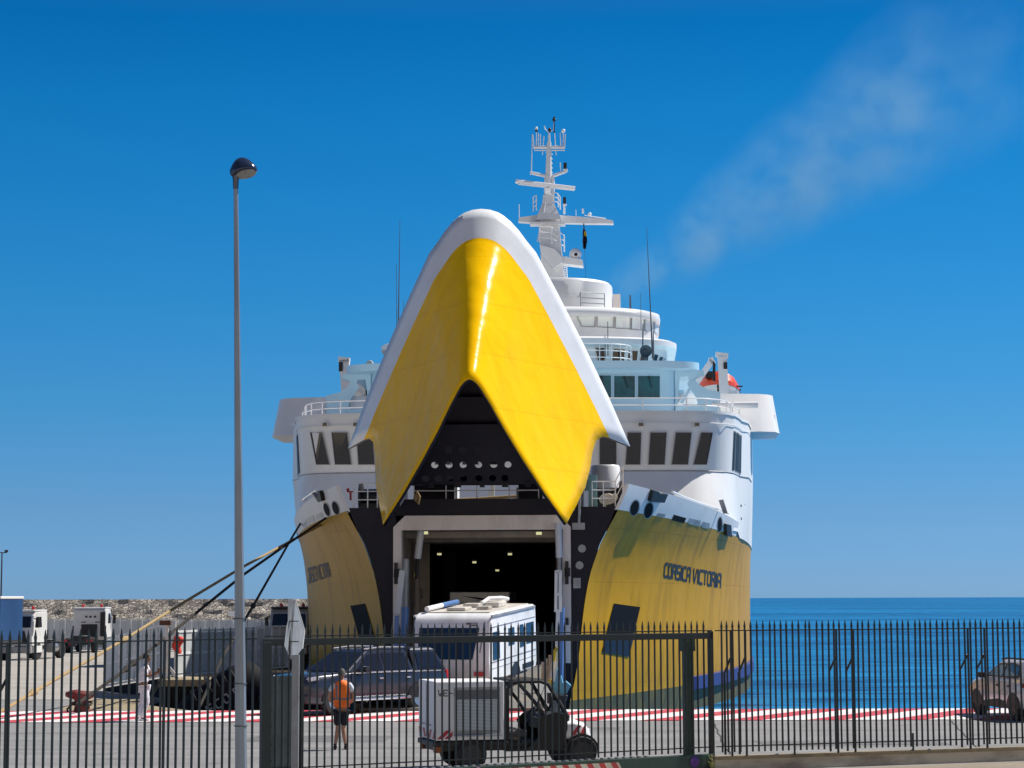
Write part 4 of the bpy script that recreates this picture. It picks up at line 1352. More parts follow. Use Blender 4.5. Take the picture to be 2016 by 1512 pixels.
# whip antennas and the dish on the bridge roof
ANT = mat('antenna_dark', (0.09, 0.10, 0.12), 0.5)
def whip(a, b, v, r0, r1):
    g = MB(); A, B = sp(*a, v), sp(*b, v)
    g.tube([A, A.lerp(B, .35), B], [r0, (r0 + r1) / 2, r1], 6)
    part(g, 'whip_antenna', ANT)
whip((1285, 706), (1273, 447), 31, .055, .012)
whip((784, 660), (787.5, 433), 33, .05, .012)
whip((781, 660), (780.5, 520), 33, .02, .012)
whip((794, 640), (794, 590), 33, .02, .012)
whip((1262, 650), (1261.5, 578), 33.5, .02, .012)
whip((1241, 610), (1240.5, 581), 42, .07, .05)
whip((1265, 700), (1266, 638), 30, .05, .03)
whip((1287, 716), (1286, 652), 30, .045, .03)
whip((1197, 700), (1196.5, 633), 31, .03, .02)
whip((1192, 705), (1191, 660), 31, .03, .02)
g = MB()
M = Matrix.Translation(sp(1271.5, 692, 28.5)) @ Matrix.Rotation(R(90), 4, 'X')
g.lathe([(.03, .12), (.18, .14), (.27, .2), (.30, .24), (.27, .1), (.15, -.05), (.04, -.1)], 22, 0, M)
g.ball(sp(1270, 690, 28.3), .07)
g.tube([sp(1271, 704, 28.6), sp(1271, 715, 28.6)], .07); g.box(sp(1273, 716, 28.6), (.5, .3, .15))
part(g, 'searchlight', mat('slate_grey', (0.06, 0.09, 0.11), 0.35), smooth=50)

# ---- davits (parts of the ferry) and the boats hanging from them
g = MB()
def beam(a, b, w, v, d=.35):
    A, B = sp(*a, v), sp(*b, v)
    t = (B - A).normalized(); n = Vector((t.z, 0, -t.x)) * w
    g.prism([A - n, A + n, B + n, B - n], (0, d, 0))
beam((1426, 778), (1422, 700), .24, 36); beam((1421, 702), (1422, 694), .34, 36, .5)
part(g, 'davit', WHITEC, smooth=0); g = MB()
beam((1372, 752), (1402, 709), .16, 38); beam((1398, 712), (1406, 708), .2, 38)
part(g, 'davit', WHITEC, smooth=0); g = MB()
beam((682, 775), (677, 708), .26, 36); beam((676, 712), (677, 703), .3, 36, .5)
part(g, 'davit', WHITEC, smooth=0)
g = MB()
for a, b in (((1428, 722), (1432, 770)), ((1407, 715), (1407, 750)), ((673, 722), (681, 772)), ((1405, 712), (1404, 750)), ((723, 744), (723, 758))):
    g = MB(); g.tube([sp(*a, 36.2), sp(*b, 36.2)], .05, 6); part(g, 'davit_fall', BLACK)
g = MB()
g.box(sp(1428, 720, 36), (.2, .2, .35)); part(g, 'davit_winch', BLACK); g = MB(); g.box(sp(671, 722, 36), (.2, .2, .5)); part(g, 'davit_winch', BLACK); g = MB(); g.box(sp(1396, 738, 38.5), (.4, .4, .35))
part(g, 'davit_winch', BLACK, smooth=40)
BOATW = mat('boat_white', (0.7, 0.7, 0.66), 0.4, col2=(0.4, 0.35, 0.3), scale=2, lo=.5, hi=.8)
def lifeboat(px, py, v, label):
    p = SHIP_M @ sp(px, py, v)
    root = thing('lifeboat', label, 'lifeboat', Matrix.Translation(p) @ Matrix.Rotation(SHIP_A, 4, 'Z'), 'lifeboats hanging in the davits')
    st = [(0, .12), (.25, .55), (.8, .9), (1.8, 1.18), (3.2, 1.3), (5, 1.28), (6.6, 1.05), (7.6, .6), (8, .15)]
    g = MB(); c = MB()
    r1, r2 = [], []
    for y, w in st:
        k = 0.35 * abs(y - 4) / 4
        r1.append([(-w, y, .1 + k), (-w * .95, y, -.2 + k), (-w * .6, y, -.7 + k * 1.4), (0, y, -.95 + k * 2), (w * .6, y, -.7 + k * 1.4), (w * .95, y, -.2 + k), (w, y, .1 + k)])
        h = 1.15 if .7 < y < 7.4 else .6
        r2.append([(-w * 1.02, y, .1 + k), (-w * .98, y, .35 + k), (-w * .75, y, .1 + h * .8), (-w * .4, y, .1 + h), (w * .4, y, .1 + h), (w * .75, y, .1 + h * .8), (w * .98, y, .35 + k), (w * 1.02, y, .1 + k)])
    g.loft(r1, close=False); g.build('boat_hull', BOATW, root)
    c.loft(r2, close=False, cap0=False)
    c.add(r2[0], [list(range(8))]); c.add(r2[-1], [list(range(8))])
    c.build('canopy', ORRED, root)
    b = MB()
    for y in (1.2, 3, 5, 6.8):
        b.box((0, y, .45), (2.66, .12, .08))
    b.box((-.55, .9, .62), (.35, .1, .2)); b.box((.5, .9, .62), (.35, .1, .2))
    b.build('boat_fittings', DGREY, root, smooth=0)
lifeboat(1416, 773, 38, 'fully visible lifeboat with orange cover and white hull, hanging above the seaward bridge wing')
lifeboat(723, 769, 38, 'red topped lifeboat half hidden behind the edge of the raised visor')

# ---- dark flag hanging limp from the yard
root = thing('signal_flag', 'dark limp flag hanging from the right arm of the ferry mast', 'flag', SHIP_M)
g = MB()
rings = []
for k in range(9):
    y = 450 + k * 5
    w = [1, 3.2, 3.8, 3.4, 4.2, 4.6, 3.8, 3.2, 2.2][k]
    a = m_(1150 + k * .2, y, -.2)
    rings.append([(a.x + w * .03 * (j - 2) / 2, a.y + .09 * math.sin(j * 2.1 + k * .6), a.z) for j in range(5)])
g.loft(rings, close=False)
for i in range(len(g.m)):
    if i % 4 >= 2 and 4 <= i < 14: g.m[i] = 1
o = g.build('flag_cloth', [NAVY, YELLOW], root)
o.modifiers.new('thick', 'SOLIDIFY').thickness = .03
g = MB(); g.tube([m_(1149, 440, -.2), m_(1150, 450, -.2)], .035, 5); g.tube([m_(1151, 490, -.2), m_(1154, 560, -.2)], .008, 4); g.build('halyard', BLACK, root)
# ================================================================ FENCES, GATE, LAMP, SIGN
HAZR = mat('hazard_red', (0.5, 0.05, 0.04), 0.5, col2=(0.35, 0.06, 0.05), scale=6)
HAZW = mat('hazard_cream', (0.66, 0.6, 0.47), 0.5, col2=(0.45, 0.38, 0.28), scale=6)
def picket_mesh(z0, w=.026, tip=2.78, zr=2.63):
    g = MB()
    h = w / 2
    def sq(k, z): return [(-k, -k, z), (k, -k, z), (k, k, z), (-k, k, z)]
    g.loft([sq(h, z0), sq(h, zr), sq(h * 1.25, zr + .035), sq(.003, tip)], cap0=True, cap1=True)
    return g
def fence_root(name, label, cat, p0, p1, group=None):
    d = Vector(p1) - Vector(p0)
    root = thing(name, label, cat, TR(p0[0], p0[1], 0, math.atan2(d.y, d.x)), group)
    return root, Vector((d.x, d.y)).length
def run_pickets(root, x0, x1, sp_, z0, skip=(), w=.026, jitter=.25, bent=()):
    n = int((x1 - x0) / sp_)
    proto = None
    for i in range(n + 1):
        x = x0 + i * sp_
        if any(a < x < b for a, b in skip): continue
        if proto is None:
            o = proto = picket_mesh(z0, w).build('picket', GREENP, root, smooth=0)
        else:
            o = proto.copy(); COL.objects.link(o); o.parent = root
        o.location = (x, 0, 0)
        k = 3 if i in bent else 1
        o.rotation_euler = (R(random.uniform(-.2, .2)), R(random.uniform(-jitter, jitter) * k), R(random.uniform(-8, 8)))
def rails(root, x0, x1, zs, w=.035, h=.02, y=-.0):
    for z in zs:
        g = MB(); g.box(((x0 + x1) / 2, y, z), (x1 - x0, w, h))
        g.build('rail', GREENP, root, smooth=0)
def braces(root, xs, z0, big=.032):
    for x in xs:
        g = MB(); g.box((x, .0, (2.6 + z0) / 2), (big, big, 2.6 - z0)); g.build('post', GREENP, root, smooth=0)
        g = MB(); g.tube([(x + .02, .34, z0), (x + .02, .34, 1.78), (x, .02, 2.08)], .022, 6); g.build('brace', GREENP, root)
# left run
PL0, PL1 = Vector((-7.75, 28.3)), Vector((-3.99, 31.9))
root, L = fence_root('railing_fence', 'dark spiked railing between the street lamp and the man in white', 'fence', PL0, PL1, 'dark green spiked railings')
run_pickets(root, .06, L - .05, .141, .1, w=.027, bent=(9, 21))
rails(root, 0, L, (2.59, .3)); braces(root, [.62, .86, 3.5], .0)
# right run on its low wall
PR0, PR1 = Vector((3.80, 38.42)), Vector((11.4, 41.12))
root, L = fence_root('railing_fence', 'dark spiked railing standing on the low concrete wall, with the sea behind it', 'fence', PR0, PR1, 'dark green spiked railings')
run_pickets(root, .12, L, .1255, .33, w=.028, bent=(14, 15, 33, 47))
rails(root, 0, L, (2.59, .44)); braces(root, [.32, .62, 2.55, 2.92, 5.46, 5.84], .26)
for x in (1.62, 4.18):
    g = MB(); g.box((x, 0, .42), (.028, .028, .34)); g.build('post', GREENP, root, smooth=0)
# low wall
d = (PR1 - PR0).normalized(); nrm = Vector((-d.y, d.x))
root = thing('low_wall', 'low weathered concrete wall under the right hand railing', 'wall', TR(PR0.x - .1, PR0.y, 0, math.atan2(d.y, d.x)))
WALLM = mat('wall_concrete', (0.50, 0.45, 0.36), 0.9, col2=(0.2, 0.17, 0.14), scale=1.6, stretch=(.6, 1, 2.0), lo=.42, hi=.72, bump=.012, bscale=9, detail=9)
g = MB()
n = 40
rings = []
for i in range(n + 1):
    x = L * 1.1 * i / n
    j = lambda a: .012 * mnoise.noise((x * 1.3, a, 2))
    rings.append([(x, -.16 + j(1), -.05), (x, -.155 + j(2), .13), (x, -.15 + j(3), .235 + j(4)), (x, .15, .24 + j(5)), (x, .16, -.05)])
g.loft(rings, close=True, cap0=True, cap1=True)
g.build('wall_body', WALLM, root, smooth=20)
g = MB()
rings = []
for i in range(n + 1):
    x = L * 1.1 * i / n
    rings.append([(x, -.175 + .01 * mnoise.noise((x, 3, 3)), .205), (x, -.175 + .01 * mnoise.noise((x, 3, 3)), .26), (x, .175, .262), (x, .175, .205)])
g.loft(rings, cap0=True, cap1=True)
g.build('coping', SANDC, root, smooth=0)

# ---- sliding gate
PG0, PG1 = Vector((-4.12, 33.75)), Vector((3.74, 38.52))
root, L = fence_root('sliding_gate', 'wide dark green sliding gate in front of the pickup and caravan', 'gate', PG0, PG1)
run_pickets(root, .72, L - .1, .1405, .34, w=.025, jitter=.15)
rails(root, 0.05, L, (2.59, .43))
g = MB(); g.box((L / 2, .0, 2.495), (L, .085, .115)); g.build('top_beam', GREENP, root, smooth=0, bevel=.006)
g = MB(); g.box((L / 2 + .3, .0, .165), (L - .6, .14, .28)); g.build('bottom_beam', mat('beam_green', (0.02, 0.055, 0.04), 0.45, col2=(0.045, 0.07, 0.05), scale=4), root, smooth=0, bevel=.008)
g = MB()
for i in range(44):
    g.box((.8 + i * .16, .0, .318), (.07, .10, .02))
g.build('rack_teeth', GREYM, root, smooth=0)
g = MB(); g.box((L - .03, 0, 1.4), (.085, .085, 2.36)); g.build('end_upright', GREENP, root, smooth=0, bevel=.005)
g = MB(); g.box((.06, 0, 1.32), (.16, .12, 2.36)); g.build('portal_post', GREENP, root, smooth=0, bevel=.006)
g = MB(); g.box((.70, 0, 1.25), (.06, .12, 2.3)); g.build('portal_post', GREENP, root, smooth=0, bevel=.006)
PLATE = mat('gate_plate', (0.16, 0.20, 0.19), 0.5, col2=(0.10, 0.13, 0.12), scale=3)
g = MB(); g.box((.40, .03, 1.08), (.52, .03, 1.72)); g.build('closing_plate', PLATE, root, smooth=0)
for x in (.22, .34, .46, .55):
    g = MB(); g.box((x, -.04, 1.3), (.022, .022, 2.35)); g.build('portal_bar', GREENP, root, smooth=0)
g = MB()
for k in range(5):
    g.lathe([(.013, 0), (.013, .012)], 8, 0, Matrix.Translation((.17, .012, .55 + k * .28)) @ Matrix.Rotation(R(90), 4, 'X'))
g.build('bolts', BLACK, root)
px = L - .47
g = MB(); g.box((px, .12, 1.3), (.19, .12, 2.4)); g.box((px, .12, 2.33), (.30, .10, .24), taper=(1.0, 1)); g.build('guide_post', MATS['beam_green'], root, smooth=0, bevel=.01)
# hazard board along the bottom beam
g = MB()
x0, x1, zb, zt = 4.35, 7.0, .04, .245
k = 0
x = x0
while x < x1:
    for w, mi in ((.135, 1), (.125, 0)):
        a, b = max(x, x0), min(x + w, x1)
        if b > a:
            g.prism([(a, -.078, zt), (b, -.078, zt), (b + .12, -.078, zb), (a + .12, -.078, zb)], (0, -.012, 0), mi)
        x += w
g.build('hazard_board', [HAZR, HAZW], root, smooth=0)
PURP = mat('purple_reflector', (0.10, 0.03, 0.22), 0.3)
PINKR = mat('pink_reflector', (0.5, 0.2, 0.42), 0.4)
for x, m in ((px - .02, PURP), (4.05, PINKR)):
    g = MB(); g.lathe([(.10, 0), (.105, .012), (.085, .02)], 22, 0, Matrix.Translation((x, -.075, .18)) @ Matrix.Rotation(R(90), 4, 'X')); g.build('reflector', m, root)
# weeds at the end of the low wall
p = PR0 + Vector((-.12, -.35))
root = thing('weed', 'small dry weed growing between the gate and the low wall', 'plant', TR(p.x, p.y, 0))
g = MB()
for i in range(60):
    a = random.uniform(0, 6.28); h = random.uniform(.08, .3); r_ = random.uniform(.01, .07)
    b = Vector((math.cos(a) * r_, math.sin(a) * r_, h)); t = b + Vector((math.cos(a) * .03, math.sin(a) * .03, .03))
    s_ = Vector((-math.sin(a), math.cos(a), .2)) * .012
    g.add([b - s_, b + s_, t], [(0, 1, 2)])
    if i % 4 == 0: g.tube([(0, 0, 0), b * .6, b], .003, 4)
g.build('leaves', mat('weed_green', (0.16, 0.17, 0.04), 0.8, col2=(0.28, 0.24, 0.08), scale=20), root, smooth=0)

# ---- street lamp
Yl = 27.0
top, bot = at(464.2, 358, Yl), at(474.6, 1505, Yl)
dirv = (bot - top).normalized()
base = top + dirv * (top.z / -dirv.z)
root = thing('street_lamp', 'tall slim grey street lamp standing in front of the dark railing', 'street lamp', TR(base.x, base.y, 0))
tl = top - base
g = MB()
g.tube([(0, 0, 0), tl * .12, tl * .3, tl * .6, tl * .85, tl], [.082, .078, .070, .050, .037, .031], 8, M=Matrix.Rotation(0, 4, 'Z'))
POLE = mat('galvanised', (0.27, 0.31, 0.36), 0.38, metal=0.5, col2=(0.2, 0.225, 0.255), scale=4, stretch=(1, 1, .2))
g.build('pole', POLE, root, smooth=25)
g = MB()
for h in (1.55, 2.1, 2.95):
    c = tl * (h / tl.z); g.lathe([(.088, -.006), (.09, 0), (.088, .006)], 12, 0, Matrix.Translation(c))
g.build('pole_bands', DGREY, root)
hd = thing('lamp_head', None, None); hd.parent = root
hd.matrix_world = Matrix.Translation(base + tl)
LH = mat('lamp_shell', (0.03, 0.045, 0.09), 0.18, metal=.4, coat=.5)
LENS = mat('lamp_lens', (0.28, 0.27, 0.26), 0.25, col2=(0.18, 0.18, 0.18), scale=12)
ori = Matrix.Rotation(R(-16), 4, 'Z') @ Matrix.Rotation(R(-15), 4, 'X') @ Matrix.Rotation(R(-15), 4, 'Y')
g = MB()
rings = []
for i in range(11):
    t = i / 10
    x = -.06 + .42 * t
    w = .165 * math.sin(math.pi * min(1, (t * .82 + .14))) ** .7 + .008
    h = .27 * math.sin(math.pi * min(1, t * .84 + .13)) ** .8 + .01
    x *= .84; w *= .84; h *= .84
    rings.append([(x, w * math.cos(a), h * math.sin(a) if math.sin(a) > 0 else .02 * math.sin(a)) for a in [2 * math.pi * k / 18 for k in range(18)]])
g.loft(rings, cap0=True, cap1=True, M=Matrix.Translation((0, 0, .09)) @ ori)
g.tube([(0, 0, -.10), (.0, 0, .1)], [.036, .048], 12)
shell = g.build('shell', LH, root, smooth=50)
shell.location = tl
g = MB()
pts = [(.145 + .14 * math.cos(a), .105 * math.sin(a), -.02) for a in [2 * math.pi * k / 24 for k in range(24)]]
g.prism(pts, (0, 0, -.02), M=Matrix.Translation((0, 0, .09)) @ ori)
lens = g.build('lens', LENS, root, smooth=0)
lens.location = tl
bpy.data.objects.remove(hd)

# ---- road sign seen from behind
Ys = 31.2
sb, st_ = at(580.5, 1512, Ys), at(577, 1290, Ys)
root = thing('road_sign', 'grey backed road sign on its post by the closing end of the gate', 'sign', TR(sb.x, sb.y, 0))
def sl(px, py, dy=0): return at(px, py, Ys + dy) - Vector((sb.x, sb.y, 0))
GAL = mat('sign_back', (0.30, 0.32, 0.34), 0.5, metal=.2, col2=(0.22, 0.22, 0.23), scale=5)
g = MB()
g.prism([sl(588.5, 1330) * Vector((1, 1, 0)) if False else Vector((.055, -.04, 0)), Vector((-.055, -.04, 0)), Vector((-.055, .04, 0)), Vector((.055, .04, 0))], (0, 0, 2.36))
g.build('post', GAL, root, smooth=0, bevel=.006)
def plate(pts, dys, name, m, th=(-.0, .02, 0)):
    g = MB(); g.prism([sl(x, y, d_) for (x, y), d_ in zip(pts, dys)], th); g.build(name, m, root, smooth=0)
plate([(579.5, 1181), (598, 1241), (594, 1276), (578, 1298), (572, 1290), (570, 1200)], [.0, .55, .45, .05, -.1, -.05], 'sign_plate', GAL, (.012, .004, 0))
plate([(579.5, 1180), (582, 1180), (600, 1241), (596, 1277), (594, 1276), (598, 1241)], [.0, .0, .55, .45, .45, .55], 'plate_rim', WHITEC, (.004, .012, 0))
plate([(567, 1179), (578, 1179), (576, 1300), (571, 1296), (560, 1270), (564, 1235), (567, 1222)], [-.1, -.03, -.03, -.03, -.25, -.2, -.1], 'sign_plate', GAL, (0, -.02, 0))
for y in (1222, 1262):
    plate([(566, y), (588, y), (588, y + 2), (566, y + 2)], [-.07] * 4, 'clamp', DGREY, (0, -.03, 0))
# ================================================================ VEHICLES
HUBP = mat('wheel_dark', (0.05, 0.05, 0.055), 0.4, metal=.5)
def wheel_proto(root, r, w, style='alloy', face=1):
    """wheel part with tyre and rim as sub-parts, axis along local y"""
    wh = MB(); wh.lathe([(r * .18, -w * .3), (r * .18, w * .3)], 12, 0, Matrix.Rotation(R(90), 4, 'X'))
    o = wh.build('wheel', DGREY, root)
    g = MB()
    g.lathe([(r * .62, -w / 2), (r * .93, -w / 2), (r, -w * .3), (r, w * .3), (r * .93, w / 2), (r * .62, w / 2), (r * .6, w * .2), (r * .6, -w * .2)], 28, 0, Matrix.Rotation(R(90), 4, 'X'))
    g.build('tyre', TYRE, o)
    g = MB()
    g.lathe([(r * .05, w * .32), (r * .1, w * .38), (r * .17, w * .3)], 12, 0, Matrix.Rotation(R(90), 4, 'X'))
    g.lathe([(r * .55, w * .42), (r * .63, w * .46), (r * .64, w * .30), (r * .5, w * .2), (r * .5, -w * .3)], 26, 0, Matrix.Rotation(R(90), 4, 'X'))
    for k in range(6):
        a = 2 * math.pi * k / 6
        for da in (-.12, .12):
            g.prism([(r * .12 * math.cos(a), -w * .34, r * .12 * math.sin(a)), (r * .12 * math.cos(a + .5), -w * .34, r * .12 * math.sin(a + .5)), (r * .6 * math.cos(a + da + .1), -w * .40, r * .6 * math.sin(a + da + .1)), (r * .6 * math.cos(a + da), -w * .40, r * .6 * math.sin(a + da))], (0, .03, 0))
    g.lathe([(r * .02, -w * .2), (r * .56, -w * .2), (r * .56, -w * .16)], 20, 1, Matrix.Rotation(R(90), 4, 'X'))
    m = ALLOY if style == 'alloy' else HUBP
    g.build('rim', [m, BLACK], o)
    return o
def put_wheels(root, spots, r, w, style='alloy'):
    p = None
    for x, y in spots:
        if p is None: p = o = wheel_proto(root, r, w, style)
        else: o = copy_tree(p, root)
        o.location = (x, y, r)
        o.rotation_euler = (0, 0, 0 if y < 0 else math.pi)
def strip(g, pts, th, mi=0):
    g.prism(pts, th, mi)
def lower_body(stations, n=None):
    """stations: x, z_sill, z_mid, z_belt, w_sill, w_mid, w_belt"""
    rings = []
    for x, z0, z1, z2, w0, w1, w2 in stations:
        h = [(w0 * .96, z0), (w0, z0 + .05), (w1, z1), ((w1 + w2) / 2 + .01, (z1 + z2) / 2), (w2, z2 - .04), (w2 - .05, z2)]
        rings.append([(x, -a, b) for a, b in h] + [(x, a, b) for a, b in h[::-1]])
    g = MB(); g.loft(rings, close=True, cap0=True, cap1=True)
    return g
class House:
    def __init__(s, x0b, x1b, wb, zb, x0t, x1t, wt, zt):
        s.a = (x0b, x1b, wb, zb, x0t, x1t, wt, zt)
    def mesh(s):
        x0b, x1b, wb, zb, x0t, x1t, wt, zt = s.a
        xm = (x0t + x1t) / 2
        g = MB()
        r0 = [(x0b, -wb, zb), (x0b, wb, zb), (x1b, wb, zb), (x1b, -wb, zb)]
        r1 = [(x0t, -wt, zt - .03), (x0t, wt, zt - .03), (x1t, wt, zt - .03), (x1t, -wt, zt - .03)]
        r2 = [(x0t - .12, -wt + .08, zt + .02), (x0t - .12, wt - .08, zt + .02), (x1t + .1, wt - .08, zt + .02), (x1t + .1, -wt + .08, zt + .02)]
        g.loft([r0, r1, r2], cap0=True, cap1=True)
        return g
    def y(s, z, side):
        x0b, x1b, wb, zb, x0t, x1t, wt, zt = s.a
        t = (z - zb) / (zt - .03 - zb)
        return side * (wb + (wt - wb) * t)
    def side(s, pts, side, off=.008):
        return [(x, s.y(z, side) + side * off, z) for x, z in pts]
    def front(s, y0, y1, t0, t1, off=.008, back=False):
        x0b, x1b, wb, zb, x0t, x1t, wt, zt = s.a
        xa, xb = (x1b, x1t) if back else (x0b, x0t)
        d = -off if back else off
        o = []
        for y, t in ((y0, t0), (y1, t0), (y1, t1), (y0, t1)):
            w = wb + (wt - wb) * t
            o.append((xa + (xb - xa) * t + d, y * w, zb + (zt - .03 - zb) * t + .006))
        return o

# ---------------------------------------------------------------- grey pickup with hardtop
PGREY = mat('pickup_grey', (0.030, 0.035, 0.052), 0.3, metal=.3, coat=.5, col2=(0.024, 0.028, 0.04), scale=2)
CHROME = mat('chrome', (0.62, 0.63, 0.65), 0.18, metal=.9)
def pickup():
    rz = math.atan2(-.72, -.69)
    fw = ag(655, 1409)
    Rm = Matrix.Rotation(rz, 4, 'Z')
    pos = fw - Rm @ Vector((1.72, .82, 0))
    root = thing('pickup_truck', 'dark grey double cab pickup with a hardtop, towing the white caravan off the ramp', 'pickup truck', Matrix.Translation(pos) @ Rm)
    st = [(2.66, .46, .70, .92, .70, .74, .70), (2.56, .34, .72, 1.06, .84, .90, .80), (2.2, .32, .74, 1.12, .90, .935, .86), (1.5, .34, .76, 1.16, .92, .94, .89), (1.2, .36, .78, 1.17, .92, .935, .90), (-1.2, .36, .78, 1.17, .92, .935, .90), (-2.4, .40, .80, 1.17, .91, .93, .89), (-2.62, .48, .80, 1.16, .88, .91, .87), (-2.68, .55, .8, 1.12, .82, .86, .83)]
    lower_body(st).build('body', PGREY, root, smooth=50, bevel=.02)
    H = House(1.32, -1.32, .875, 1.15, .42, -1.18, .67, 1.77)
    H.mesh().build('cab', PGREY, root, smooth=0, bevel=.05, seg=3)
    C = House(-1.36, -2.64, .87, 1.15, -1.30, -2.28, .70, 1.79)
    C.mesh().build('hardtop', PGREY, root, smooth=0, bevel=.05, seg=3)
    def glass(name, pts):
        g = MB(); g.add(pts, [list(range(len(pts)))]); return g.build(name, GLASSD, root, smooth=0, recalc=False)
    glass('windscreen', H.front(-.90, .90, .06, .92, .012))
    for s in (-1, 1):
        glass('side_window', H.side([(.92, 1.20), (.38, 1.64), (-.10, 1.68), (-.12, 1.20)], s, .014))
        glass('side_window', H.side([(-.20, 1.20), (-.18, 1.68), (-1.05, 1.66), (-1.18, 1.22)], s, .014))
        glass('hardtop_window', C.side([(-1.5, 1.22), (-1.48, 1.66), (-2.2, 1.66), (-2.46, 1.22)], s, .014))
    glass('rear_window', C.front(-.8, .8, .1, .85, .012, True))
    for s in (-1, 1):
        g = MB(); g.prism([(x, s * .944, z) for x, z in [(1.72 + .47 * math.cos(a), .40 + .47 * math.sin(a)) for a in [math.pi * k / 14 for k in range(15)]]], (0, -s * .03, 0)); g.build('wheel_arch', BLACK, root, smooth=0)
        g = MB(); g.prism([(x, s * .944, z) for x, z in [(-1.5 + .47 * math.cos(a), .40 + .47 * math.sin(a)) for a in [math.pi * k / 14 for k in range(15)]]], (0, -s * .03, 0)); g.build('wheel_arch', BLACK, root, smooth=0)
        g = MB(); g.tube([(1.1, s * 1.0, .42), (-1.05, s * 1.0, .42)], .045, 8); g.build('side_step', CHROME, root)
        g = MB(); g.tube([(.40, s * .66, 1.80), (-.2, s * .655, 1.845), (-1.1, s * .65, 1.83)], .024, 6); g.build('roof_rail', CHROME, root)
        g = MB(); g.box((.72, s * 1.06, 1.24), (.16, .24, .18)); m_ = g.build('mirror', PGREY, root, smooth=0, bevel=.03)
        g = MB(); g.box((.64, s * 1.06, 1.24), (.012, .19, .13)); g.build('mirror_glass', GLASSD, m_, smooth=0)
        for x in (-.02, -1.02):
            g = MB(); g.box((x, s * .945, .98), (.2, .03, .045)); g.build('door_handle', CHROME, root, smooth=0, bevel=.008)
        g = MB()
        for x in (1.12, -.16, -1.28):
            g.box((x, s * .932, .78), (.014, .02, .74))
        g.box((-.1, s * .912, 1.165), (2.4, .02, .018), 1)
        g.build('door_seams', [BLACK, CHROME], root, smooth=0)
        g = MB(); g.prism([(2.57, s * .60, .94), (2.50, s * .83, .96), (2.30, s * .90, 1.0), (2.34, s * .88, 1.09), (2.50, s * .74, 1.06)], (.07, s * .015, 0)); g.build('headlight', mat('headlamp', (0.55, 0.58, 0.62), 0.12, coat=.5), root, smooth=0)
        g = MB(); g.box((2.56, s * .72, .50), (.14, .18, .10)); g.build('fog_lamp', mat('fog_chrome', (0.5, 0.5, 0.5), 0.2), root, smooth=0)
        g = MB(); g.box((-2.63, s * .83, .98), (.10, .14, .34)); g.build('tail_light', mat('tail_red', (0.55, 0.02, 0.03), 0.25), root, smooth=0, bevel=.02)
        g = MB(); g.box((1.34, s * .938, .96), (.16, .02, .12)); g.build('vent_badge', CHROME, root, smooth=0)
    g = MB(); g.box((2.64, 0, .80), (.06, 1.2, .30)); g.build('grille', BLACK, root, smooth=0, bevel=.03)
    g = MB(); g.box((2.68, 0, .86), (.03, 1.22, .05)); g.box((2.68, 0, .74), (.03, 1.22, .04)); g.build('grille_bar', CHROME, root, smooth=0)
    g = MB(); g.box((2.58, 0, .48), (.24, 1.66, .26)); g.build('front_bumper', DGREY, root, smooth=0, bevel=.06)
    g = MB(); g.box((2.71, 0, .55), (.012, .52, .11)); g.build('number_plate', WHITEC, root, smooth=0)
    g = MB(); g.box((-2.70, 0, .52), (.16, 1.7, .16)); g.build('rear_bumper', CHROME, root, smooth=0, bevel=.03)
    g = MB(); g.box((0, 0, .42), (5.0, 1.5, .12)); g.build('chassis', BLACK, root, smooth=0)
    put_wheels(root, [(1.72, .82), (1.72, -.82), (-1.5, .82), (-1.5, -.82)], .40, .26)
    return root, pos, Rm
PK, PKpos, PKR = pickup()

# ---------------------------------------------------------------- white caravan behind it
CARW = mat('caravan_white', (0.90, 0.91, 0.91), 0.3, col2=(0.66, 0.66, 0.64), scale=1.2)
CARR = mat('caravan_roof', (0.62, 0.58, 0.52), 0.5, col2=(0.4, 0.36, 0.31), scale=2.5)
CWIN = mat('caravan_window', (0.015, 0.03, 0.06), 0.06, spec=.7)
def text_mesh(body, size, m, parent, M, name='lettering', ext=.004, shear=0.0):
    cu = bpy.data.curves.new(name, 'FONT'); cu.body = body; cu.size = size; cu.extrude = ext; cu.align_x = 'CENTER'; cu.shear = shear
    t = bpy.data.objects.new(name, cu); COL.objects.link(t)
    dg = bpy.context.evaluated_depsgraph_get(); dg.update()
    me = bpy.data.meshes.new_from_object(t.evaluated_get(dg))
    bpy.data.objects.remove(t)
    me.materials.clear(); me.materials.append(m)
    me.transform(M)
    o = bpy.data.objects.new(name, me); COL.objects.link(o); o.parent = parent
    return o
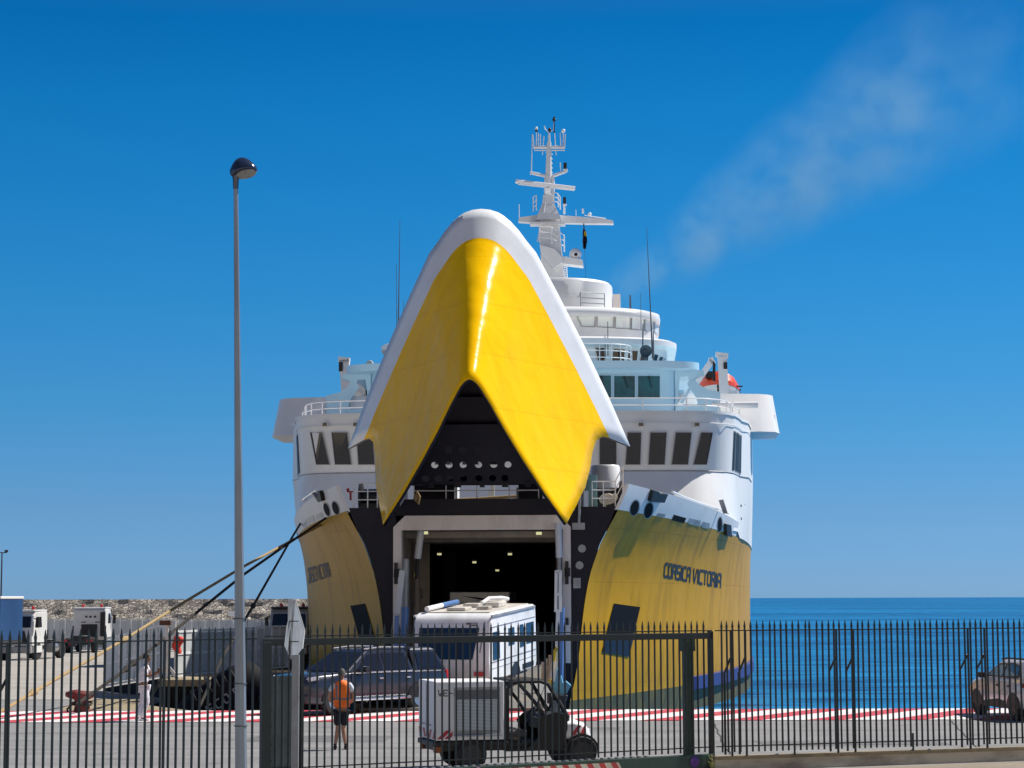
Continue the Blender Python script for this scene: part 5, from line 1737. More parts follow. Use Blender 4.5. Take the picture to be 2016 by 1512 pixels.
def caravan():
    rz = math.atan2(-.96, -.27)
    Rm = Matrix.Rotation(rz, 4, 'Z') @ Matrix.Rotation(R(3.2), 4, 'Y')
    fc = at(886, 1330, 61.0)
    pos = Vector((fc.x, fc.y, 0)) - (Rm @ Vector((2.75, 0, 0))) ; pos.z = .45
    root = thing('caravan', 'big white caravan behind the pickup, coming down the bow ramp', 'caravan', Matrix.Translation(pos) @ Rm)
    prof = [(2.45, .42), (2.62, .55), (2.70, 1.05), (2.52, 1.75), (2.36, 2.25), (2.22, 2.38), (2.0, 2.44), (-2.5, 2.44), (-2.66, 2.38), (-2.72, 2.2), (-2.74, .6), (-2.6, .42)]
    g = MB(); W = 1.21
    g.loft([[(x, y, z) for x, z in prof] for y in (-W, W)], cap0=True, cap1=True)
    g.build('body', CARW, root, smooth=30, bevel=.05, seg=3)
    g = MB(); g.box((-.2, 0, 2.452), (4.4, 2.1, .03)); g.build('roof_panel', CARR, root, smooth=0)
    # front window band, set into the slope
    def fx(z): return interp(z, [p[1] for p in prof[:6]], [p[0] for p in prof[:6]])
    def fpan(y0, y1, z0, z1, off=.012, y0t=None, y1t=None):
        y0t = y0 if y0t is None else y0t; y1t = y1 if y1t is None else y1t
        zs = [z0, (z0 + z1) / 2, z1]
        return [[(fx(z) + off, y0 + (y0t - y0) * k / 2, z + .003) for k, z in enumerate(zs)], [(fx(z) + off, y1 + (y1t - y1) * k / 2, z + .003) for k, z in enumerate(zs)]]
    g = MB(); a = fpan(-1.02, .70, 1.10, 2.02, .02, -1.02, .86); g.loft(a, close=False); g.build('front_window', CWIN, root, smooth=0)
    for y0, y1 in ((-.4, -.36), (.24, .28)):
        g = MB(); g.loft(fpan(y0, y1, 1.10, 2.02, .03), close=False); g.build('window_bar', BLACK, root, smooth=0)
    g = MB(); g.loft(fpan(.80, .86, .55, 2.2, .02, 1.0, 1.03), close=False); g.build('corner_seam', GREYM, root, smooth=0)
    g = MB()
    for y, z, w, h in ((.60, 2.16, .34, .02), (.66, 2.10, .2, .035), (.5, 2.13, .12, .02)):
        g.box((fx(z) + .012, y, z), (.012, w, h))
    g.build('badge', DGREY, root, smooth=0)
    g = MB()
    for y in (-.9, .9):
        g.box((2.68, y, .68), (.06, .3, .14))
    for i in range(2):
        part_ = MB(); part_.box((2.69, (-.9, .9)[i], .68), (.06, .3, .13)); part_.build('front_light', MATS['tail_red'], root, smooth=0)
    # side that faces right in the picture
    def swin(x0, x1, z0, z1, m, name, s=1, th=.02):
        g = MB(); g.box(((x0 + x1) / 2, s * (W + .008), (z0 + z1) / 2), (x1 - x0, th, z1 - z0)); return g.build(name, m, root, smooth=0, bevel=.006)
    for s in (1, -1):
        swin(1.55, 2.28, 1.05, 1.88, CWIN, 'side_window', s)
        swin(-.1, .55, 1.35, 1.88, CWIN, 'side_window', s)
        swin(-1.15, -.75, 1.2, 1.9, CWIN, 'side_window', s)
        swin(-2.4, -1.5, 1.25, 1.9, CWIN, 'side_window', s)
        for z, h in ((2.02, .03), (.98, .035), (.80, .014)):
            swin(-2.6, 2.4, z, z + h, GREYM, 'side_stripe', s, .012)
        g = MB(); g.box((-.1, s * 1.22, 2.36), (4.9, .06, .07)); g.build('awning_rail', GREYM, root, smooth=0, bevel=.01)
        swin(-2.3, -1.0, .5, .66, BLACK, 'vent_grille', s)
        g = MB(); g.prism([(-.2 + .52 * math.cos(a), s * (W + .004), .38 + .42 * math.sin(a)) for a in [math.pi * k / 12 for k in range(13)]], (0, s * .012, 0)); g.build('wheel_arch', BLACK, root, smooth=0)
    g = MB(); g.tube([(2.0, -.93, 2.56), (.5, -.93, 2.58)], .075, 10); g.build('rolled_awning', WHITEC, root)
    g = MB(); g.tube([(.5, -.93, 2.58), (-1.0, -.90, 2.60)], .08, 10); g.build('awning_cover', mat('awning_blue', (0.05, 0.14, 0.34), 0.7), root)
    for x, y, sx, sy, h in ((1.2, -.15, .7, .6, .1), (-.4, -.2, .5, .5, .12), (-.6, .5, .9, .45, .16), (.7, .5, .4, .4, .1), (-1.6, .1, .6, .7, .14)):
        g = MB(); g.box((x, y, 2.47 + h / 2), (sx, sy, h)); g.build('roof_hatch', CARR, root, smooth=0, bevel=.03)
    g = MB(); g.tube([(-.1, .2, 2.62), (-.5, .3, 2.74), (-1.1, .55, 2.72), (-1.6, .6, 2.66)], .06, 8); g.build('roof_fitting', CARW, root)
    g = MB(); g.box((0, 0, .36), (5.0, 1.9, .14)); g.build('chassis', BLACK, root, smooth=0)
    g = MB(); g.tube([(2.5, -.5, .40), (3.7, 0, .42)], .05, 6); g.tube([(2.5, .5, .40), (3.7, 0, .42)], .05, 6); g.tube([(3.3, 0, .45), (3.3, 0, .12)], .04, 6); g.build('drawbar', DGREY, root)
    put_wheels(root, [(-.2, 1.02), (-.2, -1.02)], .33, .2, 'steel')
caravan()

# caravan waiting inside the hold
def hold_caravan():
    M = SHIP_M @ Matrix.Translation((-.63, 7.4, 1.0))
    root = thing('caravan', 'pale caravan front with a dark swoosh, parked inside the dark ship hold', 'caravan', M)
    g = MB(); g.box((0, 2.4, 1.48), (2.34, 4.8, 1.96)); g.build('body', CARW, root, smooth=0, bevel=.04)
    g = MB(); g.box((0, .2, .42), (2.2, .3, .14)); g.build('chassis', BLACK, root, smooth=0)
    g = MB()
    g.prism([(-.74, -.008, 2.32), (.26, -.008, 2.21), (.08, -.008, 2.14)], (0, -.006, 0)); g.prism([(-.3, -.008, 2.16), (.62, -.008, 2.04), (.56, -.008, 2.01)], (0, -.006, 0))
    g.build('swoosh', NAVY, root, smooth=0)
    text_mesh('Caravande', .17, NAVY, root, Matrix.Translation((-.37, -.012, 1.97)) @ Matrix.Rotation(R(90), 4, 'X'), shear=.1)
    for s in (-.95, .95):
        g = MB(); g.lathe([(.18, -.1), (.32, -.1), (.32, .1), (.18, .1)], 18, 0, Matrix.Translation((s, 2.6, .33)) @ Matrix.Rotation(R(90), 4, 'Y')); g.build('wheel', TYRE, root)
hold_caravan()

# ---------------------------------------------------------------- white utility buggy with a box body
BOXW = mat('box_white', (0.82, 0.82, 0.84), 0.4, col2=(0.72, 0.72, 0.74), scale=1.5)
SHUT = mat('shutter_grey', (0.62, 0.68, 0.70), 0.45)
CHEVR = mat('chevron_red', (0.45, 0.03, 0.05), 0.4)
def buggy():
    rz = R(15.5)
    Rm = Matrix.Rotation(rz, 4, 'Z')
    c = ag(857, 1525); c = at(857, 1500, 38.3); c.z = 0
    pos = Vector((c.x, c.y, 0)) - Rm @ Vector((-1.53, -.70, 0))
    root = thing('utility_buggy', 'small open utility buggy with a white box body, behind the gate', 'utility vehicle', Matrix.Translation(pos) @ Rm)
    g = MB(); g.box((-.865, 0, 1.115), (1.33, 1.40, 1.09)); box_ = g.build('box_body', BOXW, root, smooth=0, bevel=.02)
    for s in (-1, 1):
        g = MB()
        fr = [(-1.17, .68), (-.28, .68), (-.28, 1.55), (-1.17, 1.55)]; fi = [(-1.13, .74), (-.33, .74), (-.33, 1.50), (-1.13, 1.50)]
        for i in range(4):
            j = (i + 1) % 4
            g.prism([(fr[i][0], s * .702, fr[i][1]), (fr[j][0], s * .702, fr[j][1]), (fi[j][0], s * .702, fi[j][1]), (fi[i][0], s * .702, fi[i][1])], (0, s * .02, 0))
        g.build('shutter_frame', GREYM, root, smooth=0)
        g = MB()
        n = 22
        for k in range(n):
            z0 = .75 + (1.33 - .75) * k / n; z1 = .75 + (1.33 - .75) * (k + .7) / n
            g.prism([(-1.12, s * .703, z0), (-.34, s * .703, z0), (-.34, s * .703, z1), (-1.12, s * .703, z1)], (0, s * .008, 0))
        g.box((-.73, s * .704, 1.12), (.78, .006, .76), 1)
        g.build('roller_shutter', [SHUT, mat('shutter_dark', (0.13, 0.14, 0.15), 0.5)], root, smooth=0)
        g = MB(); g.tube([(-1.18, s * .75, .66), (-.26, s * .75, .66)], .022, 8); g.build('shutter_handle', ALLOY, root)
        g = MB(); g.prism([(-1.50, s * .702, .60), (-1.40, s * .702, .60), (-1.22, s * .702, .76), (-1.32, s * .702, .76)], (0, s * .004, 0)); g.build('chevron_panel', CHEVR, root, smooth=0); g = MB(); g.prism([(-1.36, s * .702, .60), (-1.26, s * .702, .60), (-1.2, s * .702, .655), (-1.2, s * .702, .74)], (0, s * .004, 0))
        g.build('chevron_panel', CHEVR, root, smooth=0)
        qs, Wt = text_quads('VE-2', cw=.66, gap=.3, sw=.085, sub=1)
        g = MB(); hgt = .105
        for q in qs:
            g.add([((-1.47 + p.x * hgt) if s < 0 else (-1.17 - p.x * hgt), s * .7045, 1.395 + p.y * hgt) for p in q], [(0, 1, 2, 3)])
        g.build('lettering', BLACK, root, smooth=0)
    g = MB()
    for k in range(4):
        y = -.62 + k * .34
        g = MB(); g.prism([(-1.533, y, .60), (-1.533, y + .14, .60), (-1.533, y + (.27 if k > 1 else -.0), .76), (-1.533, y + (.13 if k > 1 else -.14), .76)], (-.004, 0, 0)); g.build('chevron_panel', CHEVR, root, smooth=0)
    g = MB(); g.box((-.865, 0, 1.115), (.0, .0, .0)) if False else None
    g.box((-1.537, 0, 1.12), (.012, .02, 1.0)); g.box((-1.537, 0, .84), (.012, .7, .03)); g.build('rear_door_seam', GREYM, root, smooth=0)
    g = MB(); g.box((-.05, 0, .44), (2.85, 1.2, .16)); g.box((-.86, 0, .50), (1.4, 1.34, .10)); g.box((.45, 0, .37), (1.2, 1.34, .06)); g.build('chassis', BLACK, root, smooth=0, bevel=.02)
    for s in (-1, 1):
        g = MB(); g.box((-1.46, s * .55, .42), (.12, .2, .16)); g.build('rear_lamp', mat('lamp_orange', (0.3, 0.07, 0.02), 0.3), root, smooth=0, bevel=.02)
        g = MB(); g.tube([(-.12, s * .62, .55), (-.12, s * .62, 1.50), (-.05, s * .60, 1.60), (.08, s * .58, 1.645), (.55, s * .58, 1.64), (.70, s * .58, 1.58), (.98, s * .62, 1.12), (1.08, s * .64, .95)], .042, 8); g.build('roll_bar', BLACK, root)
        g = MB(); g.tube([(.12, s * .60, 1.60), (.42, s * .62, 1.25), (.62, s * .64, .95)], .035, 8); g.build('inner_bar', BLACK, root)
        g = MB(); g.prism([(.22, s * .655, .36), (.95, s * .655, .36), (1.05, s * .655, .75), (1.05, s * .655, 1.0), (.80, s * .655, 1.06), (.55, s * .655, .98), (.42, s * .655, .85), (.52, s * .655, .62)], (0, s * .03, 0)); g.build('front_quarter', BLACK, root, smooth=0, bevel=.015)
    g = MB(); g.box((.28, 0, 1.655), (.72, 1.18, .05)); g.build('roof', BLACK, root, smooth=0, bevel=.02)
    g = MB(); g.add([(.70, -.56, 1.57), (.70, .56, 1.57), (1.06, .60, 1.0), (1.06, -.60, 1.0)], [(0, 1, 2, 3)]); g.build('windscreen', mat('clear_screen', (0.9, 0.95, 0.93), 0.03, trans=1.0), root, smooth=0)
    for y in (-.32, .32):
        g = MB(); g.box((.05, y, .66), (.5, .48, .13)); g.build('seat', DGREY, root, smooth=0, bevel=.04)
        g = MB(); g.box((-.14, y, .95), (.12, .46, .5)); g.build('seat_back', DGREY, root, smooth=0, bevel=.04)
    g = MB()
    M = Matrix.Translation((.42, -.32, .99)) @ Matrix.Rotation(R(-62), 4, 'Y')
    ring = [(.17 * math.cos(a), .17 * math.sin(a), 0) for a in [2 * math.pi * k / 20 for k in range(21)]]
    g.tube(ring, .018, 6, M=M, caps=False); g.tube([(-.16, 0, 0), (.16, 0, 0)], .014, 6, M=M); g.tube([(0, 0, 0), (0, 0, -.35)], .02, 6, M=M)
    g.build('steering_wheel', BLACK, root)
    g = MB(); g.box((.88, 0, .86), (.5, 1.2, .3)); g.build('dashboard', DGREY, root, smooth=0, bevel=.04)
    rings = []
    for x, w, z0, z1 in ((1.0, .66, .55, .90), (1.2, .66, .52, .92), (1.42, .60, .45, .84), (1.56, .50, .42, .70), (1.60, .42, .45, .60)):
        h = [(w * .9, z0), (w, z0 + .08), (w, z1 - .08), (w * .85, z1)]
        rings.append([(x, -a, b) for a, b in h] + [(x, a, b) for a, b in h[::-1]])
    g = MB(); g.loft(rings, cap0=True, cap1=True); g.build('bonnet', BOXW, root, smooth=40, bevel=.02)
    for s in (-1, 1):
        g = MB()
        g.prism([(1.12, s * .668, .62), (1.20, s * .668, .62), (1.34, s * .655, .80), (1.26, s * .66, .80)], (0, s * .006, 0)); g.build('bonnet_chevron', CHEVR, root, smooth=0); g = MB(); g.prism([(1.30, s * .655, .62), (1.40, s * .62, .62), (1.44, s * .61, .76), (1.40, s * .625, .80)], (0, s * .006, 0))
        g.build('bonnet_chevron', CHEVR, root, smooth=0)
        g = MB(); g.lathe([(.06, 0), (.07, .04), (.03, .06)], 14, 0, Matrix.Translation((1.54, s * .38, .66)) @ Matrix.Rotation(R(90), 4, 'Y')); g.build('headlight', MATS['headlamp'], root)
        g = MB(); g.prism([(1.34 + .345 * math.cos(a), s * .64, .30 + .345 * math.sin(a)) for a in [math.pi * k / 12 for k in range(13)]], (0, s * .03, 0)); g.build('wheel_arch', BLACK, root, smooth=0)
    g = MB(); g.tube([(.72, -.66, 1.30), (.66, -.78, 1.32)], .014, 6); g.box((.64, -.84, 1.33), (.05, .12, .2)); g.build('mirror', BLACK, root, smooth=0)
    g = MB(); g.ball((-.02, -.40, 1.47), (.08, .07, .11)); g.build('worklight', GREYM, root)
    put_wheels(root, [(-.83, -.60), (-.83, .60), (1.34, -.60), (1.34, .60)], .30, .22, 'dark')
buggy()

# ---------------------------------------------------------------- pale crossover at the right edge
def crossover():
    a, b = ag(1931, 1408), ag(1997, 1418)
    h = Vector((a.x - b.x, a.y - b.y, 0)).normalized()
    rz = math.atan2(h.y, h.x)
    Rm = Matrix.Rotation(rz, 4, 'Z')
    pos = a - Rm @ Vector((1.28, .78, 0)); pos.z = 0
    root = thing('parked_car', 'pale beige crossover car with black roof bars, parked by the sea', 'car', Matrix.Translation(pos) @ Rm)
    CARP = mat('car_beige', (0.68, 0.65, 0.62), 0.25, metal=.1, coat=.5, col2=(0.6, 0.57, 0.54), scale=2)
    st = [(2.08, .40, .62, .80, .60, .66, .60), (1.98, .30, .66, .92, .76, .84, .74), (1.5, .28, .68, 1.0, .84, .89, .82), (.9, .28, .70, 1.06, .86, .89, .84), (-1.2, .28, .72, 1.10, .86, .89, .84), (-1.85, .32, .74, 1.10, .82, .87, .80), (-2.05, .42, .72, 1.02, .72, .80, .72)]
    lower_body(st).build('body', CARP, root, smooth=50, bevel=.03)
    H = House(.98, -1.98, .83, 1.06, .15, -1.62, .62, 1.52)
    H.mesh().build('cab', CARP, root, smooth=0, bevel=.06, seg=3)
    CG = mat('car_glass', (0.10, 0.16, 0.16), 0.04, spec=.8)
    def glass(name, pts, m=CG):
        g = MB(); g.add(pts, [list(range(len(pts)))]); return g.build(name, m, root, smooth=0, recalc=False)
    glass('windscreen', H.front(-.9, .9, .06, .92, .012), GLASSD); glass('rear_window', H.front(-.82, .82, .2, .88, .012, True), GLASSD)
    for s in (-1, 1):
        glass('window_surround', H.side([(.78, 1.09), (.12, 1.44), (-.9, 1.475), (-1.4, 1.4), (-1.58, 1.13), (-1.45, 1.09)], s, .010), BLACK)
        glass('side_window', H.side([(.60, 1.12), (.10, 1.40), (-.38, 1.43), (-.40, 1.12)], s, .016)); glass('side_window', H.side([(-.50, 1.12), (-.48, 1.43), (-.95, 1.44), (-1.34, 1.36), (-1.44, 1.16)], s, .016))
        g = MB(); g.tube([(.05, s * .60, 1.55), (-.3, s * .60, 1.585), (-1.4, s * .58, 1.58), (-1.6, s * .58, 1.53)], .03, 6); g.build('roof_bar', BLACK, root)
        for x in (1.28, -1.27):
            g = MB(); g.prism([(x + .40 * math.cos(t), s * .895, .33 + .40 * math.sin(t)) for t in [math.pi * k / 14 for k in range(15)]], (0, -s * .03, 0)); g.build('wheel_arch', BLACK, root, smooth=0)
        g = MB(); g.prism([(.75, s * .885, .30), (-.75, s * .885, .30), (-.70, s * .885, .46), (-.2, s * .885, .52), (.70, s * .885, .44)], (0, s * .02, 0)); g.build('door_protector', BLACK, root, smooth=0)
        g = MB(); g.box((.60, s * .98, 1.12), (.14, .2, .15)); g.build('mirror', BLACK, root, smooth=0, bevel=.03)
        for x in (-.28, -1.05):
            g = MB(); g.box((x, s * .905, .88), (.16, .03, .05)); g.build('door_handle', BLACK, root, smooth=0)
        g = MB(); g.box((-1.90, s * .74, .92), (.24, .24, .12)); g.build('tail_light', mat('tail_dark_red', (0.16, 0.012, 0.02), 0.2), root, smooth=0, bevel=.02)
    g = MB(); g.box((-1.98, 0, .46), (.22, 1.58, .30)); g.build('rear_bumper', BLACK, root, smooth=0, bevel=.05)
    g = MB(); g.box((-2.06, 0, .74), (.012, .5, .11)); g.build('number_plate', WHITEC, root, smooth=0)
    g = MB(); g.box((-1.72, 0, 1.53), (.28, 1.1, .04)); g.build('spoiler', BLACK, root, smooth=0, bevel=.01)
    put_wheels(root, [(1.28, .78), (1.28, -.78), (-1.27, .78), (-1.27, -.78)], .335, .22, 'dark')
crossover()

# ---------------------------------------------------------------- trucks in the yard
TRW = mat('truck_white', (0.70, 0.71, 0.72), 0.35, col2=(0.6, 0.6, 0.6), scale=1.5)
TRG = mat('truck_grey', (0.42, 0.44, 0.46), 0.4, col2=(0.34, 0.35, 0.36), scale=1.5)
BEACON = mat('beacon_red', (0.45, 0.02, 0.02), 0.3)
def tractor(label, x, y, rz, cabm, h=2.75, w=1.14, conventional=False):
    root = thing('tractor_truck', label, 'truck', TR(x, y, 0, rz), 'port tractor trucks')
    g = MB()
    z0 = .75
    prof = [(2.95, z0), (3.0, z0 + .5), (2.95, z0 + 1.0), (2.72, h - .25), (2.5, h - .05), (1.2, h), (1.0, h - .1), (1.0, z0)]
    g.loft([[(px_, yy, pz) for px_, pz in prof] for yy in (-w, w)], cap0=True, cap1=True)
    cab = g.build('cab', cabm, root, smooth=0, bevel=.06, seg=2)
    g = MB(); g.box((1.9, 0, h + .01), (1.7, w * 2.02, .10)); g.build('cab_roof', cabm, root, smooth=0, bevel=.05)
    g = MB(); g.prism([(2.975, -w * .9, z0 + .98), (2.975, w * .9, z0 + .98), (2.76, w * .85, h - .30), (2.76, -w * .85, h - .30)], (.012, 0, .004)); g.build('windscreen', GLASSD, root, smooth=0)
    g = MB(); g.prism([(3.02, -w * .8, z0 + .1), (3.02, w * .8, z0 + .1), (3.005, w * .6, z0 + .8), (3.005, -w * .6, z0 + .8)], (.012, 0, 0)); g.build('grille', BLACK, root, smooth=0)
    g = MB(); g.box((2.95, 0, .55), (.24, w * 1.96, .36)); g.build('front_bumper', GREYM, root, smooth=0, bevel=.04)
    for s in (-1, 1):
        g = MB(); g.prism([(2.62, s * (w + .006), z0 + 1.02), (2.45, s * (w + .006), h - .32), (1.85, s * (w + .006), h - .32), (1.75, s * (w + .006), z0 + 1.0)], (0, s * .012, 0)); g.build('side_window', GLASSD, root, smooth=0)
        g = MB(); g.box((2.75, s * (w + .20), z0 + 1.25), (.12, .16, .55)); g.tube([(2.8, s * w, h - .4), (2.75, s * (w + .18), h - .45)], .025, 6); g.build('mirror', BLACK, root, smooth=0)
        g = MB(); g.box((2.2, s * w * .97, .58), (1.0, .12, .36)); g.build('cab_step', cabm, root, smooth=0)
        g = MB(); g.box((1.0, s * (w + .01), z0 + .6), (.05, .06, .5)); g.build('grab_handle', BLACK, root, smooth=0)
    # back of the cab
    g = MB(); g.box((.985, 0, z0 + .55), (.03, w * 1.0, .8)); g.build('intake', BLACK, root, smooth=0)
    g = MB()
    for k in (-.34, -.06, .2):
        g.box((.985, k, h - .52), (.02, .14, .12))
    for k in (-.5, .36):
        g.box((.985, k, h - .85), (.02, .3, .06))
    g.build('cab_marks', DGREY, root, smooth=0)
    g = MB(); g.box((.9, -w * .85, z0 + .95), (.3, .28, 1.5)); g.build('air_stack', BLACK, root, smooth=0, bevel=.03)
    g = MB(); g.box((-.4, .42, .72), (4.4, .12, .28)); g.box((-.4, -.42, .72), (4.4, .12, .28)); g.box((-2.5, 0, .7), (.12, 1.6, .3)); g.build('chassis', BLACK, root, smooth=0)
    g = MB(); g.lathe([(.5, 0), (.55, .06), (.5, .1), (.05, .11)], 18, 0, Matrix.Translation((-1.2, 0, .95))); g.box((-1.2, 0, .9), (1.2, 1.1, .1)); g.build('fifth_wheel', DGREY, root, smooth=30)
    g = MB(); g.tube([(.2, w * .8, .6), (-.5, w * .8, .6)], .27, 14); g.build('fuel_tank', ALLOY, root)
    for s in (-1, 1):
        g = MB(); g.box((-2.55, s * .75, .75), (.08, .35, .14)); g.build('tail_light', MATS['tail_red'], root, smooth=0)
    for yy in (-.55, .6):
        g = MB(); g.lathe([(.09, 0), (.09, .14), (.02, .2)], 12, 0, Matrix.Translation((1.9, yy, h + .06))); g.build('beacon', BEACON, root)
    put_wheels(root, [(2.1, w * .86), (2.1, -w * .86), (-1.2, w * .80), (-1.2, -w * .80)], .46, .30, 'steel')
    return root
c = at(71, 1290, 108)
tractor('white tractor truck facing us behind the blue trailer', c.x - 1.0, 112.4, R(-101), TRW, 2.62, 1.05)
c = at(171, 1283, 126)
tractor('white tractor truck seen from behind, beside the stone wall', c.x, 125.6, R(90), TRW, 2.68, 1.0)
c = at(574, 1260, 106)
o = tractor('dark fronted tractor truck half hidden behind the road sign', c.x, 108.5, R(-92), TRG, 2.75, .98)
for ch in o.children:
    if ch.name.startswith(('windscreen', 'cab_roof')): pass
    if ch.name.startswith('cab_roof'): ch.data.materials[0] = DGREY
def trailer():
    e = at(44, 1260, 102)
    root = thing('box_trailer', 'blue curtain sided trailer parked in front of the first white truck', 'trailer', TR(e.x, e.y, 0, R(168)))
    CURT = mat('curtain_blue', (0.025, 0.085, 0.22), 0.45, col2=(0.018, 0.065, 0.18), scale=.9, stretch=(3, 1, .2), bump=.03, bscale=1.6, bstretch=(1.5, 1, .15))
    g = MB(); g.box((4.5, 1.25, 2.25), (9.0, 2.5, 2.05)); g.build('curtain', CURT, root, smooth=0, bevel=.03)
    g = MB(); g.box((4.5, 1.25, 3.32), (9.06, 2.56, .13)); g.build('roof_rail', WHITEC, root, smooth=0, bevel=.03)
    g = MB(); g.box((4.5, 1.25, 1.12), (9.0, 2.4, .2)); g.build('side_rail', DGREY, root, smooth=0)
    for x in (.4, 1.2, 2.0, 2.8):
        g = MB(); g.box((x, 2.47, 1.06), (.05, .04, .3)); g.build('strap', GREYM, root, smooth=0)
    g = MB(); g.box((1.2, 1.25, .85), (.4, 1.4, .4)); g.tube([(.6, 2.2, 1.0), (.6, 2.2, .15)], .07, 6); g.build('landing_leg', BLACK, root)
    put_wheels(root, [(1.5, 2.15), (1.5, .35), (2.8, 2.15), (2.8, .35)], .5, .34, 'steel')
trailer()
# ================================================================ YARD FENCES, FENDERS, BOLLARD, ROPES, PEOPLE
PANEL = mat('panel_grey', (0.58, 0.60, 0.60), 0.5, metal=.15, col2=(0.46, 0.48, 0.48), scale=1.2, stretch=(1, 1, .3), bump=.01, bscale=9, bstretch=(1, 1, .02))
PFRAME = mat('panel_frame', (0.78, 0.79, 0.79), 0.45, col2=(0.45, 0.45, 0.44), scale=3)
def panel_fence(label, p0, p1, h, n, z0=0.0, z1=None, gap=.25, mids=(.5,), sheet=True):
    p0, p1 = Vector(p0), Vector(p1)
    d = p1 - p0; L = d.length
    root = thing('panel_fence', label, 'fence', TR(p0.x, p0.y, 0, math.atan2(d.y, d.x)), 'grey panel fences of the yard')
    z1 = z0 if z1 is None else z1
    zz = lambda x: z0 + (z1 - z0) * x / L
    for i in range(n + 1):
        x = L * i / n
        g = MB(); g.box((x, 0, zz(x) + h / 2), (.07, .07, h)); g.build('post', PFRAME, root, smooth=0)
    for i in range(n):
        a, b = L * i / n + .05, L * (i + 1) / n - .05
        za, zb = zz(a), zz(b)
        if sheet:
            g = MB(); g.prism([(a, .0, za + gap * .4), (b, .0, zb + gap * .4), (b, .0, zb + h - .08), (a, .0, za + h - .08)], (0, .02, 0)); g.build('panel', PANEL, root, smooth=0)
        g = MB()
        for m_ in (.02,) + tuple(mids) + (.985,):
            g.prism([(a, -.03, za + h * m_ - .035), (b, -.03, zb + h * m_ - .035), (b, -.03, zb + h * m_ + .035), (a, -.03, za + h * m_ + .035)], (0, .025, 0))
        g.prism([((a + b) / 2 - .02, -.025, (za + zb) / 2), ((a + b) / 2 + .02, -.025, (za + zb) / 2), ((a + b) / 2 + .02, -.025, (za + zb) / 2 + h), ((a + b) / 2 - .02, -.025, (za + zb) / 2 + h)], (0, .02, 0))
        g.build('frame', PFRAME, root, smooth=0)
    return root
# raised mooring platform by the bow
root = thing('mooring_platform', 'low concrete mooring platform with black sides standing for rubber and shade, beside the ferry bow', 'platform', None)
plat = [(-10.85, 62.7), (-6.5, 62.9), (-6.2, 71.6), (-11.0, 71.6)]
g = MB(); g.prism([(x, y, .76) for x, y in plat], (0, 0, -.2)); g.build('deck_slab', SANDC, root, smooth=0)
cx_, cy_ = -8.6, 67.2
g = MB(); g.prism([(cx_ + (x - cx_) * .985, cy_ + (y - cy_) * .985, .56) for x, y in plat], (0, 0, -3)); g.build('platform_base', RUBBER, root, smooth=0)  # black rubber facing that also stands in for the shaded void below
a0, a1 = ag(206, 1352, .15), ag(326, 1331, .72)
panel_fence('grey panelled gangway sloping up behind the man in white', (a0.x, a0.y), (a1.x, a1.y), 1.70, 4, .15, .72, mids=(.47,))
g = MB(); g.prism([(a0.x, a0.y - .05, .02), (a1.x, a1.y - .05, .02), (a1.x, a1.y - .05, .66), (a0.x, a0.y - .05, .10)], (0, 1.3, 0)); tag(g.build('gangway_shadow', RUBBER, smooth=0), 'black wedge for the shadow gap under the grey panelled gangway', 'gangway')  # shadow gap below the gangway put in as a black solid
b0, b1 = ag(345, 1333, .76), ag(498, 1318, .76)
panel_fence('grey panel fence with a red bundle hung on it, on the raised platform', (b0.x, b0.y), (b1.x, b1.y), 1.45, 5, .76)
c0, c1 = ag(504, 1318, .76), ag(566, 1314, .76)
panel_fence('short grey panel fence on the platform beside the dark fronted truck', (c0.x, c0.y - .15), (c1.x, c1.y - .15), 1.5, 2, .76)
d0, d1 = at(84, 1270, 134), at(345, 1270, 131)
panel_fence('long grey panel fence behind the trucks, below the stone wall', (d0.x, d0.y), (d1.x, d1.y), 1.95, 12, mids=(.42,))
e0, e1 = at(350, 1270, 128), at(590, 1270, 122)
panel_fence('far grey panel fence in front of the breakwater, behind the dark fronted truck', (e0.x, e0.y), (e1.x + .3, e1.y), 1.95, 9, mids=())
# capped gate post and red bundle
p = ag(329, 1338, .72)
root = thing('gate_post', 'white gate post with a rusty box on top, at the fence end', 'post', TR(p.x, p.y - .15, .72))
g = MB(); g.box((0, 0, .85), (.11, .11, 1.70)); g.build('post', PFRAME, root, smooth=0)
g = MB(); g.prism([(0, -.02, .45), (.08, -.02, .45), (.40, -.02, .06), (.40, -.02, 0), (.30, -.02, 0)], (0, .06, 0)); g.build('stay', PFRAME, root, smooth=0)
RUST = mat('rusty', (0.12, 0.05, 0.03), 0.8, col2=(0.06, 0.03, 0.02), scale=8)
g = MB(); g.box((-.05, 0, 1.76), (.34, .22, .15)); g.build('cap_box', RUST, root, smooth=0)
p = at(351, 1270, 65.0)
root = thing('red_bundle', 'bright red cloth bundle hanging on the grey panel fence', 'bundle', Matrix.Translation(p))
g = MB()
rings = []
for k in range(9):
    z = .38 - k * .095
    w = .75 * [.16, .22, .24, .21, .2, .17, .16, .14, .09][k]; z = z * .72
    rings.append([(w * math.cos(t) * (1 + .15 * math.sin(3 * t + k)) + .03 * math.sin(k), - .13 + .09 * math.sin(t) * (1 + .2 * math.cos(2 * t + k)), z) for t in [2 * math.pi * j / 14 for j in range(14)]])
g.loft(rings, cap0=True, cap1=True); g.build('cloth', mat('bundle_red', (0.7, 0.06, 0.03), 0.8, col2=(0.5, 0.04, 0.03), scale=9), root, smooth=60)
g = MB(); g.tube([(0, -.12, .27), (0, .05, .40)], .02, 5); g.build('hook', DGREY, root)
p = at(458, 1208, 196)
root = thing('notice_board', 'small white notice board against the stone wall, near the lamp pole', 'sign', TR(p.x, p.y, 0))
g = MB(); g.box((0, 0, p.z), (.85, .06, .5)); g.build('board', WHITEC, root, smooth=0)
